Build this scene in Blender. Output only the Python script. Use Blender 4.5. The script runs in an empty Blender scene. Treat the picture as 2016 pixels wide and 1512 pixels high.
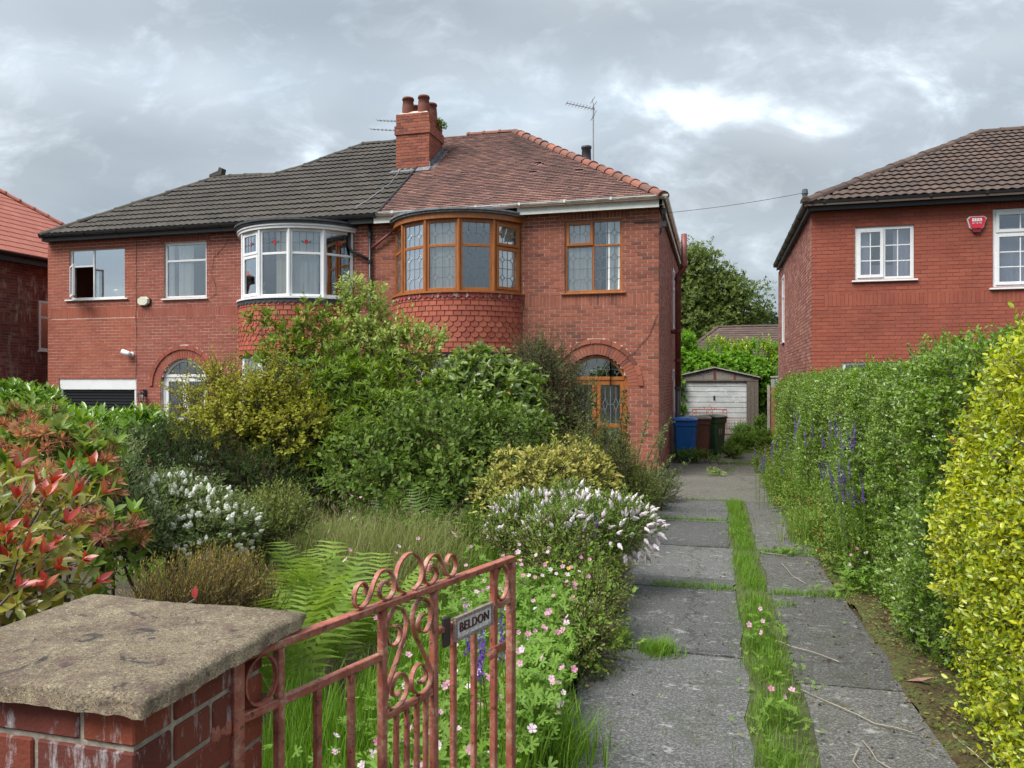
import bpy, bmesh, math, random
import numpy as np
from mathutils import Vector, Matrix

R = math.radians
sc = bpy.context.scene
COL = sc.collection
random.seed(11)
RNG = np.random.default_rng(11)

# ------------------------------------------------------------------ camera
YAW = math.atan(402 / 1510)
CAM = Vector((0, 0, 1.9))
cd = bpy.data.cameras.new('camera')
cd.sensor_width = 36; cd.lens = 1510 / 2016 * 36
cd.clip_start = .05; cd.clip_end = 3000
cam = bpy.data.objects.new('camera', cd); COL.objects.link(cam)
cam.location = CAM; cam.rotation_euler = (R(90), 0, YAW)
sc.camera = cam
SN, CS = math.sin(YAW), math.cos(YAW)

# ------------------------------------------------------------------ sky, sun, exposure
SUN_EL, SUN_AZ = 54, 220          # azimuth clockwise from +Y (towards the sun)
world = bpy.data.worlds.new('World'); sc.world = world; world.use_nodes = True
nt = world.node_tree; nt.nodes.clear()
def N(t, **k):
    n = nt.nodes.new(t)
    for a, b in k.items():
        if a.startswith('i_'): n.inputs[int(a[2:])].default_value = b
        else: setattr(n, a, b)
    return n
def Lk(a, ao, b, bi): nt.links.new(a.outputs[ao], b.inputs[bi])
def Mth(op, a, b=None, c=None, clamp=False):
    n = nt.nodes.new('ShaderNodeMath'); n.operation = op; n.use_clamp = clamp
    for i, v in enumerate((a, b, c)):
        if v is None: continue
        if isinstance(v, (int, float)): n.inputs[i].default_value = v
        else: nt.links.new(v, n.inputs[i])
    return n.outputs[0]
def Ramp(fac, stops, interp='LINEAR'):
    n = nt.nodes.new('ShaderNodeValToRGB'); cr = n.color_ramp; cr.interpolation = interp
    while len(cr.elements) < len(stops): cr.elements.new(.5)
    for e, (p, c) in zip(cr.elements, stops):
        e.position = p; e.color = (*c, 1) if len(c) == 3 else c
    nt.links.new(fac, n.inputs[0]); return n.outputs[0]
def MixC(fac, a, b, mode='MIX'):
    n = nt.nodes.new('ShaderNodeMix'); n.data_type = 'RGBA'; n.blend_type = mode
    for i, v in ((0, fac), (6, a), (7, b)):
        if isinstance(v, (int, float)): n.inputs[i].default_value = v
        elif isinstance(v, tuple): n.inputs[i].default_value = (*v, 1)
        else: nt.links.new(v, n.inputs[i])
    return n.outputs[2]
def Noise(vec, scale, detail=4, rough=.55, dist=0, out=0):
    n = nt.nodes.new('ShaderNodeTexNoise'); n.inputs['Scale'].default_value = scale
    n.inputs['Detail'].default_value = detail; n.inputs['Roughness'].default_value = rough
    n.inputs['Distortion'].default_value = dist
    if vec is not None: nt.links.new(vec, n.inputs['Vector'])
    return n.outputs[out]

def build_sky():
    tc = N('ShaderNodeTexCoord')
    sep = N('ShaderNodeSeparateXYZ'); Lk(tc, 'Generated', sep, 0)
    z = sep.outputs[2]
    zc = Mth('MAXIMUM', z, 0.0)
    den = Mth('ADD', zc, .16)
    cmb = N('ShaderNodeCombineXYZ')
    nt.links.new(Mth('DIVIDE', sep.outputs[0], den), cmb.inputs[0])
    nt.links.new(Mth('DIVIDE', sep.outputs[1], den), cmb.inputs[1])
    v = cmb.outputs[0]
    big = Noise(v, .55, 5, .5, .4)
    fine = Noise(v, 1.5, 7, .55, .5)
    m = Mth('ADD', Mth('MULTIPLY', big, .83), Mth('MULTIPLY', fine, .17))
    cl = Ramp(m, [(.33, (.285, .338, .383)), (.45, (.335, .385, .425)), (.54, (.41, .455, .488)), (.66, (.53, .57, .595)), (.75, (.63, .665, .675))], 'B_SPLINE')
    # gaps and banks in the cloud ahead of the camera, placed by direction and broken up by noise
    def axis(vec):
        vm = N('ShaderNodeVectorMath', operation='DOT_PRODUCT'); Lk(tc, 'Generated', vm, 0); vm.inputs[1].default_value = vec
        return vm.outputs['Value']
    fw = Mth('MAXIMUM', axis((-SN, CS, 0)), .05)
    U = Mth('DIVIDE', axis((CS, SN, 0)), fw); V = Mth('DIVIDE', z, fw)
    front = Ramp(axis((-SN, CS, 0)), [(.1, (0,) * 3), (.5, (1,) * 3)])
    n3 = N('ShaderNodeCombineXYZ'); nt.links.new(Mth('MULTIPLY', U, 1.0), n3.inputs[0]); nt.links.new(Mth('MULTIPLY', V, 1.7), n3.inputs[1])
    wob = Noise(n3.outputs[0], 6.5, 6, .58, .6)
    def bank(px, py, sx, sy):
        a = Mth('DIVIDE', Mth('SUBTRACT', U, (px - 1008) / 1510), sx / 1510); b = Mth('DIVIDE', Mth('SUBTRACT', V, (756 - py) / 1510), sy / 1510)
        q = Mth('ADD', Mth('MULTIPLY', a, a), Mth('MULTIPLY', b, b))
        return Mth('POWER', 2.718, Mth('MULTIPLY', q, -1.0))
    gap = Mth('ADD', Mth('ADD', bank(1330, 205, 170, 42), bank(1440, 232, 110, 34)), Mth('ADD', bank(1610, 255, 85, 45), Mth('MULTIPLY', bank(1700, 200, 170, 40), .45)))
    wob2 = Noise(n3.outputs[0], 17, 6, .6, .3)
    gap = Mth('MULTIPLY_ADD', Mth('SUBTRACT', wob, .5), 2.3, Mth('MULTIPLY', gap, .62)); gap = Mth('MULTIPLY_ADD', Mth('SUBTRACT', wob2, .5), 1.0, gap)
    br = Mth('MULTIPLY', Ramp(gap, [(.02, (0,) * 3), (.30, (.16,) * 3), (.55, (.50,) * 3), (.85, (1,) * 3)], 'B_SPLINE'), front)
    pale = Mth('ADD', Mth('ADD', bank(380, 165, 260, 75), bank(1060, 225, 230, 80)), Mth('ADD', Mth('MULTIPLY', bank(60, 120, 120, 50), .8), Mth('MULTIPLY', bank(1560, 520, 300, 90), .35)))
    pale = Mth('MULTIPLY', Mth('MULTIPLY_ADD', Mth('SUBTRACT', wob, .5), .75, pale, clamp=True), front)
    dk = Mth('MULTIPLY', Mth('ADD', Mth('ADD', bank(1480, 345, 200, 70), Mth('MULTIPLY', bank(1000, 20, 900, 90), .85)), Mth('MULTIPLY', bank(130, 290, 300, 90), .55)), front)
    lum = Mth('ADD', Mth('MULTIPLY_ADD', zc, 2.0, .68), Mth('MULTIPLY', br, 1.55))
    lum = Mth('ADD', lum, Mth('MULTIPLY', pale, .38)); lum = Mth('MULTIPLY', lum, Mth('SUBTRACT', 1.0, Mth('MULTIPLY', dk, .30)))
    cl = MixC(1.0, cl, (1, 1, 1), 'MULTIPLY')
    vm = N('ShaderNodeVectorMath', operation='SCALE'); nt.links.new(cl, vm.inputs[0]); nt.links.new(lum, vm.inputs['Scale'])
    sky = N('ShaderNodeTexSky', sky_type='NISHITA', sun_disc=False, sun_elevation=R(SUN_EL), sun_rotation=R(SUN_AZ))
    sk = N('ShaderNodeVectorMath', operation='SCALE'); Lk(sky, 0, sk, 0); sk.inputs['Scale'].default_value = 1.0
    # thin cloud lets a little of the clear sky through
    sc_cloud = N('ShaderNodeVectorMath', operation='SCALE'); nt.links.new(vm.outputs[0], sc_cloud.inputs[0]); sc_cloud.inputs['Scale'].default_value = CLOUD
    bg = N('ShaderNodeBackground'); bg.inputs[1].default_value = .1
    nt.links.new(MixC(.95, sk.outputs[0], sc_cloud.outputs[0]), bg.inputs[0])
    out = N('ShaderNodeOutputWorld'); Lk(bg, 0, out, 0)
CLOUD = 2.75
build_sky()
sl = bpy.data.lights.new('sun', 'SUN'); sl.energy = 1.5; sl.angle = R(35); sl.color = (1, .96, .9)
sun = bpy.data.objects.new('sun', sl); COL.objects.link(sun)
_d = Vector((math.sin(R(SUN_AZ)) * math.cos(R(SUN_EL)), math.cos(R(SUN_AZ)) * math.cos(R(SUN_EL)), math.sin(R(SUN_EL))))
sun.rotation_euler = _d.to_track_quat('Z', 'Y').to_euler(); sun.location = (0, 0, 30)
sc.view_settings.view_transform = 'Standard'; sc.view_settings.look = 'None'
sc.view_settings.exposure = 2.0; sc.view_settings.gamma = 1; sc.view_settings.use_curve_mapping = False
sc.render.engine = 'CYCLES'
sc.cycles.use_denoising = True
sc.cycles.max_bounces = 6; sc.cycles.diffuse_bounces = 3; sc.cycles.glossy_bounces = 3
sc.cycles.transmission_bounces = 3; sc.cycles.transparent_max_bounces = 8
sc.cycles.caustics_reflective = False; sc.cycles.caustics_refractive = False
sc.cycles.use_adaptive_sampling = True; sc.cycles.adaptive_threshold = .02
sc.render.use_persistent_data = False

# ------------------------------------------------------------------ objects, names, labels
def world_of(o):
    if o.parent is None: return o.matrix_basis.copy()
    return world_of(o.parent) @ o.matrix_parent_inverse @ o.matrix_basis
def par(o, p):
    o.parent = p; o.matrix_parent_inverse = world_of(p).inverted()
def tag(o, label=None, cat=None, group=None, kind=None):
    for k, v in (('label', label), ('category', cat), ('group', group), ('kind', kind)):
        if v: o[k] = v
    return o
def empty(name, loc, label=None, cat=None, group=None, rz=0):
    o = bpy.data.objects.new(name, None); COL.objects.link(o)
    o.location = loc; o.rotation_euler = (0, 0, rz); o.empty_display_size = .2
    return tag(o, label, cat, group)
def obj(name, me, parent=None, mw=None):
    o = bpy.data.objects.new(name, me); COL.objects.link(o)
    if mw is not None: o.matrix_basis = mw
    if parent is not None: par(o, parent)
    return o
def copy_tree(o, mw, label=None, group=None):
    c = o.copy(); COL.objects.link(c); c.matrix_basis = mw
    if label: c['label'] = label
    if group: c['group'] = group
    def rec(src, dst):
        for ch in [k for k in bpy.data.objects if k.parent == src]:
            d = ch.copy(); COL.objects.link(d); d.parent = dst; d.matrix_parent_inverse = ch.matrix_parent_inverse.copy()
            rec(ch, d)
    rec(o, c)
    return c

class MB:
    def __init__(s): s.v = []; s.f = []; s.r = []
    def add(s, vs, fs, rnd=None):
        b = len(s.v); s.v.extend([tuple(v) for v in vs]); s.f.extend([tuple(i + b for i in f) for f in fs])
        if rnd is None: rnd = random.random()
        s.r.extend([rnd] * len(fs)); return s
    def box(s, a, b, rnd=None, T=None):
        x0, y0, z0 = a; x1, y1, z1 = b
        vs = [Vector(p) for p in ((x0, y0, z0), (x1, y0, z0), (x1, y1, z0), (x0, y1, z0), (x0, y0, z1), (x1, y0, z1), (x1, y1, z1), (x0, y1, z1))]
        if T is not None: vs = [T @ v for v in vs]
        return s.add(vs, [(3, 2, 1, 0), (4, 5, 6, 7), (0, 1, 5, 4), (1, 2, 6, 5), (2, 3, 7, 6), (3, 0, 4, 7)], rnd)
    def bbox(s, a, b, bev=.004, rnd=None, T=None):
        bm = bmesh.new(); bmesh.ops.create_cube(bm, size=1)
        for v in bm.verts:
            v.co = Vector([a[i] + (b[i] - a[i]) * (v.co[i] + .5) for i in range(3)])
        bmesh.ops.bevel(bm, geom=bm.edges[:], offset=bev, segments=1, affect='EDGES')
        vs = [T @ v.co if T is not None else v.co.copy() for v in bm.verts]
        bm.verts.index_update()
        fs = [[v.index for v in f.verts] for f in bm.faces]; bm.free()
        return s.add(vs, fs, rnd)
    def prism(s, poly, d0, d1, fn, rnd=None):
        n = len(poly)
        vs = [fn(p, d0) for p in poly] + [fn(p, d1) for p in poly]
        fs = [tuple(range(n))[::-1], tuple(range(n, 2 * n))] + [(i, (i + 1) % n, n + (i + 1) % n, n + i) for i in range(n)]
        return s.add(vs, fs, rnd)
    def tube(s, pts, r, n=6, rnd=None, cap=True):
        pts = [Vector(p) for p in pts]; m = len(pts)
        rs = r if isinstance(r, (list, tuple)) else [r] * m
        t = (pts[1] - pts[0]).normalized(); up = Vector((0, 0, 1)) if abs(t.z) < .9 else Vector((1, 0, 0))
        vs = []
        for i, p in enumerate(pts):
            t = (pts[min(i + 1, m - 1)] - pts[max(i - 1, 0)]).normalized()
            a = up - t * up.dot(t)
            if a.length < 1e-4: a = Vector((1, 0, 0)) - t * t.x
            a.normalize(); up = a; b = t.cross(a)
            for k in range(n):
                an = 2 * math.pi * k / n
                vs.append(p + (a * math.cos(an) + b * math.sin(an)) * rs[i])
        fs = [(i * n + k, i * n + (k + 1) % n, (i + 1) * n + (k + 1) % n, (i + 1) * n + k) for i in range(m - 1) for k in range(n)]
        if cap: fs += [tuple(range(n))[::-1], tuple(range((m - 1) * n, m * n))]
        return s.add(vs, fs, rnd)
    def lathe(s, prof, c, n=12, rnd=None, sx=1, sy=1):
        c = Vector(c); m = len(prof)
        vs = [c + Vector((r * sx * math.cos(2 * math.pi * k / n), r * sy * math.sin(2 * math.pi * k / n), z)) for r, z in prof for k in range(n)]
        fs = [(i * n + k, i * n + (k + 1) % n, (i + 1) * n + (k + 1) % n, (i + 1) * n + k) for i in range(m - 1) for k in range(n)]
        fs += [tuple(range(n))[::-1], tuple(range((m - 1) * n, m * n))]
        return s.add(vs, fs, rnd)
    def ribbon(s, pts, nrm, w, t, rnd=None):
        """flat bar swept along a curve lying in the plane with normal nrm: w across the plane, t in it"""
        pts = [Vector(p) for p in pts]; nrm = Vector(nrm).normalized(); m = len(pts); vs = []
        for i, p in enumerate(pts):
            tg = (pts[min(i + 1, m - 1)] - pts[max(i - 1, 0)]).normalized(); sd = tg.cross(nrm)
            for a, b in ((-1, -1), (1, -1), (1, 1), (-1, 1)): vs.append(p + nrm * (a * w / 2) + sd * (b * t / 2))
        fs = [(i * 4 + k, i * 4 + (k + 1) % 4, (i + 1) * 4 + (k + 1) % 4, (i + 1) * 4 + k) for i in range(m - 1) for k in range(4)]
        fs += [(3, 2, 1, 0), tuple(range((m - 1) * 4, m * 4))]
        return s.add(vs, fs, rnd)
    def mesh(s, name, mat, smooth=False):
        me = bpy.data.meshes.new(name); me.from_pydata(s.v, [], s.f)
        at = me.attributes.new('rnd', 'FLOAT', 'FACE'); at.data.foreach_set('value', s.r)
        if smooth: me.polygons.foreach_set('use_smooth', [True] * len(me.polygons))
        if mat: me.materials.append(mat)
        me.update(); return me
    def build(s, name, mat, parent=None, smooth=False):
        return obj(name, s.mesh(name, mat, smooth), parent)

def np_mesh(name, V, F, rnd, mat):
    """V (n,3) verts, F (m,k) faces of one size, rnd per face"""
    me = bpy.data.meshes.new(name); m, k = F.shape
    me.vertices.add(len(V)); me.vertices.foreach_set('co', V.astype(np.float32).ravel())
    me.loops.add(m * k); me.loops.foreach_set('vertex_index', F.astype(np.int32).ravel())
    me.polygons.add(m); me.polygons.foreach_set('loop_start', np.arange(0, m * k, k, dtype=np.int32))
    me.polygons.foreach_set('loop_total', np.full(m, k, dtype=np.int32))
    at = me.attributes.new('rnd', 'FLOAT', 'FACE'); at.data.foreach_set('value', rnd.astype(np.float32))
    if mat: me.materials.append(mat)
    me.update(calc_edges=True); return me

# ------------------------------------------------------------------ materials
def lin(h):
    return tuple(((c / 255 + .055) / 1.055) ** 2.4 if c > 10 else c / 255 / 12.92 for c in (int(h[i:i + 2], 16) for i in (0, 2, 4)))
def new_mat(name):
    global nt
    m = bpy.data.materials.new(name); m.use_nodes = True; nt = m.node_tree; nt.nodes.clear()
    b = N('ShaderNodeBsdfPrincipled'); o = N('ShaderNodeOutputMaterial'); Lk(b, 0, o, 0)
    return m, b, o
def rnd_value():
    a = N('ShaderNodeAttribute', attribute_name='rnd'); oi = N('ShaderNodeObjectInfo')
    return Mth('FRACT', Mth('ADD', a.outputs['Fac'], oi.outputs['Random']))
def coords(): return N('ShaderNodeNewGeometry').outputs['Position']
def bump(b, h, dist, strength=1.0):
    n = N('ShaderNodeBump'); n.inputs['Strength'].default_value = strength; n.inputs['Distance'].default_value = dist
    nt.links.new(h, n.inputs['Height']); Lk(n, 0, b, 'Normal')
def setc(b, c): nt.links.new(c, b.inputs['Base Color'])
def plain(name, col, rough=.5, metal=0, var=.12, scale=6, bmp=.001, spec=.5):
    m, b, o = new_mat(name)
    n = Noise(coords(), scale, 5, .6)
    c2 = tuple(x * (1 - var * 1.6) for x in col); c3 = tuple(min(1, x * (1 + var)) for x in col)
    setc(b, Ramp(n, [(.3, c2), (.7, c3)]))
    b.inputs['Roughness'].default_value = rough; b.inputs['Metallic'].default_value = metal
    b.inputs['Specular IOR Level'].default_value = spec
    if bmp: bump(b, Noise(coords(), scale * 8, 4), bmp)
    return m
def masonry(name, cols, rough=.85, stain=.25, bmp=.003, stain_col=(.03, .02, .02), pale=None, scale=1.0):
    m, b, o = new_mat(name)
    r = rnd_value(); p = coords()
    k = len(cols) - 1
    c = Ramp(r, [(i / k, x) for i, x in enumerate(cols)])
    n = Noise(p, 1.1 * scale, 6, .62); n2 = Noise(p, 38 * scale, 4, .65)
    c = MixC(Mth('MULTIPLY', Ramp(n, [(.48, (0,) * 3), (.72, (1,) * 3)]), stain), c, stain_col)
    c = MixC(Mth('MULTIPLY', Ramp(n2, [(.45, (0,) * 3), (.75, (1,) * 3)]), .3), c, tuple(x * .55 for x in cols[0]))
    if pale:
        mp3 = N('ShaderNodeMapping'); mp3.inputs['Scale'].default_value = (1.3, 1.3, .35); nt.links.new(p, mp3.inputs[0]); n3 = Noise(mp3.outputs[0], 5 * scale, 9, .74)
        c = MixC(Ramp(n3, [(.53, (0,) * 3), (.64, (.85,) * 3)]), c, pale)
    setc(b, c); b.inputs['Roughness'].default_value = rough; b.inputs['Specular IOR Level'].default_value = .3
    bump(b, n2, bmp)
    return m
def leaf_mat(name, cols, rough=.5, trans=.36, spec=.18):
    m, b, o = new_mat(name)
    cols = cols if len(cols) > 1 else cols * 2; r = rnd_value(); k = len(cols) - 1
    c = Ramp(r, [(i / k, x) for i, x in enumerate(cols)])
    setc(b, c); b.inputs['Roughness'].default_value = rough; b.inputs['Specular IOR Level'].default_value = spec
    t = N('ShaderNodeBsdfTranslucent')
    hs = N('ShaderNodeHueSaturation'); hs.inputs['Saturation'].default_value = 1.12; hs.inputs['Value'].default_value = 1.25
    nt.links.new(c, hs.inputs['Color']); Lk(hs, 0, t, 0)
    mx = N('ShaderNodeMixShader'); mx.inputs[0].default_value = trans
    Lk(b, 0, mx, 1); Lk(t, 0, mx, 2); Lk(mx, 0, o, 0)
    return m
def glass_mat(name, tint=(.9, .95, 1), refl=.5, body=None):
    m, b, o = new_mat(name)
    g = N('ShaderNodeBsdfGlossy'); g.inputs['Roughness'].default_value = .015; g.inputs['Color'].default_value = (*tint, 1)
    n = Noise(coords(), 1.3, 2); bp = N('ShaderNodeBump'); bp.inputs['Distance'].default_value = .012; bp.inputs['Strength'].default_value = .25
    nt.links.new(n, bp.inputs['Height']); Lk(bp, 0, g, 'Normal')
    t = N('ShaderNodeBsdfTransparent'); t.inputs[0].default_value = (.95, .97, .97, 1)
    lw = N('ShaderNodeLayerWeight'); lw.inputs[0].default_value = .35
    f = Mth('MULTIPLY_ADD', lw.outputs['Fresnel'], .6, refl, clamp=True)
    mx = N('ShaderNodeMixShader'); nt.links.new(f, mx.inputs[0]); Lk(t, 0, mx, 1); Lk(g, 0, mx, 2)
    Lk(mx, 0, o, 0)
    return m
# ------------------------------------------------------------------ materials of the place
BR_OUR = masonry('red brick', [(.28, .088, .054), (.335, .112, .070), (.24, .074, .047), (.31, .100, .060), (.15, .054, .041)], stain=.3)
BR_LEFT = masonry('red painted brick', [(.285, .077, .052), (.315, .094, .063), (.255, .070, .049), (.30, .098, .066)], stain=.2)
BR_EXT = masonry('orange red brick', [(.32, .087, .051), (.35, .103, .061), (.29, .077, .048), (.335, .098, .056)], stain=.18)
BR_SIDE = masonry('weathered brick', [(.36, .15, .115), (.28, .115, .09), (.42, .23, .18), (.33, .13, .10), (.23, .09, .075)], stain=.25)
BR_FAR = masonry('rough old brick', [(.22, .060, .045), (.15, .045, .038), (.27, .11, .085), (.19, .05, .04), (.12, .04, .035)], stain=.45, pale=(.36, .30, .26))
BR_RIGHT = masonry('painted bright red brick', [(.30, .082, .051), (.33, .095, .060), (.275, .073, .047), (.315, .089, .055)], stain=.3)
BR_PIER = masonry('pier brick', [(.22, .050, .028), (.27, .068, .036), (.13, .036, .028), (.24, .055, .030)], stain=.6, pale=(.46, .46, .47), scale=3.2, bmp=.002)
MORTAR = plain('pale mortar', (.56, .42, .36), .9, var=.2)
MORTAR_RED = plain('painted mortar', (.20, .066, .050), .9, var=.2)
MORTAR_DARK = plain('dark mortar', (.20, .15, .13), .9, var=.3)
MORTAR_PIER = plain('grey mortar', (.36, .31, .25), .95, var=.3, scale=30, bmp=.002)
TILE_RED = masonry('old clay roof tile', [(.225, .118, .096), (.175, .092, .078), (.27, .15, .122), (.125, .074, .066), (.20, .103, .086), (.105, .064, .060)], stain=.6, stain_col=(.050, .038, .038), scale=.7)
TILE_GREY = masonry('dark concrete roof tile', [(.068, .060, .050), (.055, .049, .042), (.082, .071, .059), (.048, .043, .039)], stain=.5, stain_col=(.040, .035, .032), scale=.9)
TILE_BROWN = masonry('brown concrete roof tile', [(.098, .066, .054), (.08, .056, .048), (.115, .078, .062), (.07, .05, .045)], stain=.4, stain_col=(.05, .04, .035), scale=.9)
TILE_PINK = masonry('pinkish red roof tile', [(.37, .125, .092), (.35, .115, .085), (.39, .14, .10)], stain=.12)
HANG = masonry('hanging clay tile', [(.33, .085, .050), (.36, .10, .06), (.30, .074, .046), (.27, .064, .042), (.38, .115, .07)], stain=.22, rough=.7)
RIDGE = masonry('ridge clay', [(.27, .105, .075), (.22, .095, .07), (.16, .085, .07), (.31, .12, .08)], stain=.75, stain_col=(.07, .055, .045), scale=2)
UPVC = plain('white plastic', (.72, .73, .74), .35, var=.03, bmp=0)
WHITE_PAINT = plain('white paint', (.70, .70, .66), .5, var=.08, bmp=0)
def wood_mat():
    m, b, o = new_mat('golden oak')
    p = coords(); mp = N('ShaderNodeMapping'); mp.inputs['Scale'].default_value = (14, 14, 1.6); nt.links.new(p, mp.inputs[0])
    n = Noise(mp.outputs[0], 2.2, 6, .6)
    setc(b, Ramp(n, [(.3, (.21, .062, .012)), (.5, (.31, .10, .02)), (.7, (.37, .13, .03))]))
    b.inputs['Roughness'].default_value = .42
    return m
OAK = wood_mat()
BLACK = plain('black plastic', (.012, .013, .015), .4, var=.1, bmp=0)
BLACK_PAINT = plain('black painted timber', (.014, .015, .019), .55, var=.2)
LEAD = plain('weathered lead', (.16, .17, .185), .6, var=.35, scale=9)
LEAD_DARK = plain('dark lead', (.045, .050, .060), .55, var=.3, scale=9)
LEAD_LINE = plain('lead came', (.15, .165, .17), .35, var=.1, bmp=0)
LEAD_LINE_D = plain('dark lead came', (.10, .11, .12), .5, var=.1, bmp=0)
PEEL = masonry('peeling painted flashing', [(.33, .055, .05), (.30, .06, .055)], stain=.95, stain_col=(.06, .03, .035), scale=3, pale=(.62, .60, .57))
GLASS = glass_mat('window glass', refl=.15)
GLASS_DIM = glass_mat('leaded glass', refl=.16)
CURTAIN = plain('net curtain', (.85, .85, .83), .9, var=.06, scale=3, bmp=0)
CURTAIN_C = plain('cream curtain', (.75, .68, .55), .9, var=.1, scale=3, bmp=0)
CURTAIN_L = plain('lilac curtain', (.66, .62, .80), .9, var=.08, scale=3, bmp=0)
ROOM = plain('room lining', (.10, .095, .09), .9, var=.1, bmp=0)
PIPE_RED = plain('dull red pipe paint', (.17, .045, .04), .5, var=.3, scale=5)
PIPE_GREY = plain('grey plastic pipe', (.07, .075, .085), .45, var=.1, bmp=0)
ALU = plain('dull aluminium', (.33, .34, .35), .45, .6, var=.1, bmp=0)
STEEL_DARK = plain('dark rusty steel', (.06, .045, .04), .6, var=.3, bmp=0)
RED_GLASS = plain('red stained glass', (.42, .02, .03), .15, var=.2, bmp=0)
GREEN_GLASS = plain('green stained glass', (.02, .15, .10), .15, var=.2, bmp=0)
POT_CLAY = masonry('sooty chimney pot', [(.16, .06, .045), (.20, .075, .055), (.12, .05, .04)], stain=.6)
CREAM = plain('cream plastic', (.62, .62, .50), .4, var=.04, bmp=0)
ALARM_RED = plain('red plastic', (.55, .02, .045), .35, var=.05, bmp=0)

def px_of(p):
    d = -SN * p[0] + CS * p[1]; l = CS * p[0] + SN * p[1]
    return 1008 + 1510 * l / d, 756 - 1510 * (p[2] - 1.9) / d, d
def in_poly(x, y, poly):
    c = False; j = len(poly) - 1
    for i in range(len(poly)):
        xi, yi = poly[i]; xj, yj = poly[j]
        if (yi > y) != (yj > y) and x < (xj - xi) * (y - yi) / (yj - yi) + xi: c = not c
        j = i
    return c

# ------------------------------------------------------------------ ground and drive
def gz(y): return .3 if y < 1 else (.3 * (13 - y) / 12 if y < 13 else 0.0)
def build_ground():
    m, b, o = new_mat('earth')
    n = Noise(coords(), 3, 6, .65); n2 = Noise(coords(), 40, 4, .6)
    c = Ramp(n, [(.3, (.030, .022, .014)), (.55, (.055, .040, .024)), (.7, (.045, .055, .020))])
    setc(b, MixC(.3, c, Ramp(n2, [(.3, (.02, .014, .01)), (.7, (.10, .075, .05))])))
    b.inputs['Roughness'].default_value = .95; bump(b, n2, .02)
    ys = [-30, 0, 1] + [1 + k for k in range(1, 13)] + [20, 40, 80, 200, 900]
    xs = [-900, -100, -30, -12, -6, -3, 0, 3, 6, 12, 30, 100, 900]
    mb = MB(); vs = [(x, y, gz(y) - .05) for y in ys for x in xs]; nx = len(xs)
    mb.add(vs, [(j * nx + i, j * nx + i + 1, (j + 1) * nx + i + 1, (j + 1) * nx + i) for j in range(len(ys) - 1) for i in range(nx - 1)])
    g = mb.build('ground', m); tag(g, 'dark garden soil under the plants', None, None, 'structure')
build_ground()

def concrete_mat(name, dark, mid, light, moss):
    m, b, o = new_mat(name); p = coords()
    n = Noise(p, 1.3, 7, .62); n2 = Noise(p, 60, 5, .7); n3 = Noise(p, 11, 9, .75); n4 = Noise(p, 75, 5, .8)
    mp = N('ShaderNodeMapping'); mp.inputs['Scale'].default_value = (4.5, 6, 1); nt.links.new(p, mp.inputs[0])
    n5 = Noise(mp.outputs[0], 2.4, 9, .78)
    c = Ramp(n, [(.3, dark), (.5, mid), (.72, light)])
    c = MixC(.7, c, Ramp(n4, [(.35, tuple(x * .35 for x in mid)), (.5, mid), (.66, tuple(min(1, x * 2.3) for x in light))]))
    c = MixC(Mth('MULTIPLY', Ramp(n5, [(.57, (0,) * 3), (.63, (1,) * 3)]), .6), c, (.34, .335, .32))
    c = MixC(Mth('MULTIPLY', Ramp(n3, [(.58, (0,) * 3), (.66, (1,) * 3)]), moss), c, (.025, .022, .018))
    oi = N('ShaderNodeObjectInfo'); hs = N('ShaderNodeHueSaturation'); nt.links.new(c, hs.inputs['Color']); nt.links.new(Mth('MULTIPLY_ADD', oi.outputs['Random'], .45, .78), hs.inputs['Value'])
    vo = N('ShaderNodeTexVoronoi', feature='DISTANCE_TO_EDGE'); vo.inputs['Scale'].default_value = .34; dn = N('ShaderNodeVectorMath', operation='ADD'); nz = Noise(p, 3.5, 5, .65, out=1); sc3 = N('ShaderNodeVectorMath', operation='SCALE'); nt.links.new(nz, sc3.inputs[0]); sc3.inputs['Scale'].default_value = .55; nt.links.new(p, dn.inputs[0]); nt.links.new(sc3.outputs[0], dn.inputs[1]); nt.links.new(dn.outputs[0], vo.inputs['Vector'])
    crk = MixC(Ramp(vo.outputs['Distance'], [(.002, (.5,) * 3), (.006, (0,) * 3)]), hs.outputs[0], (.012, .012, .010))
    n7 = Noise(p, 2.6, 8, .72); c = MixC(Mth('MULTIPLY', Ramp(n7, [(.55, (0,) * 3), (.68, (1,) * 3)]), moss * .8), crk, (.040, .046, .018))
    setc(b, c); b.inputs['Roughness'].default_value = .88; b.inputs['Specular IOR Level'].default_value = .3
    bump(b, MixC(.5, n2, n4), .006)
    return m
CONC = concrete_mat('old tarry concrete', (.053, .053, .052), (.079, .079, .077), (.115, .114, .110), .5)
CONC_R = concrete_mat('mossy concrete', (.052, .050, .047), (.082, .080, .074), (.12, .117, .108), 1.0)
CONC_P = concrete_mat('pale worn concrete', (.055, .052, .044), (.10, .095, .082), (.155, .146, .124), .95)
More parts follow.
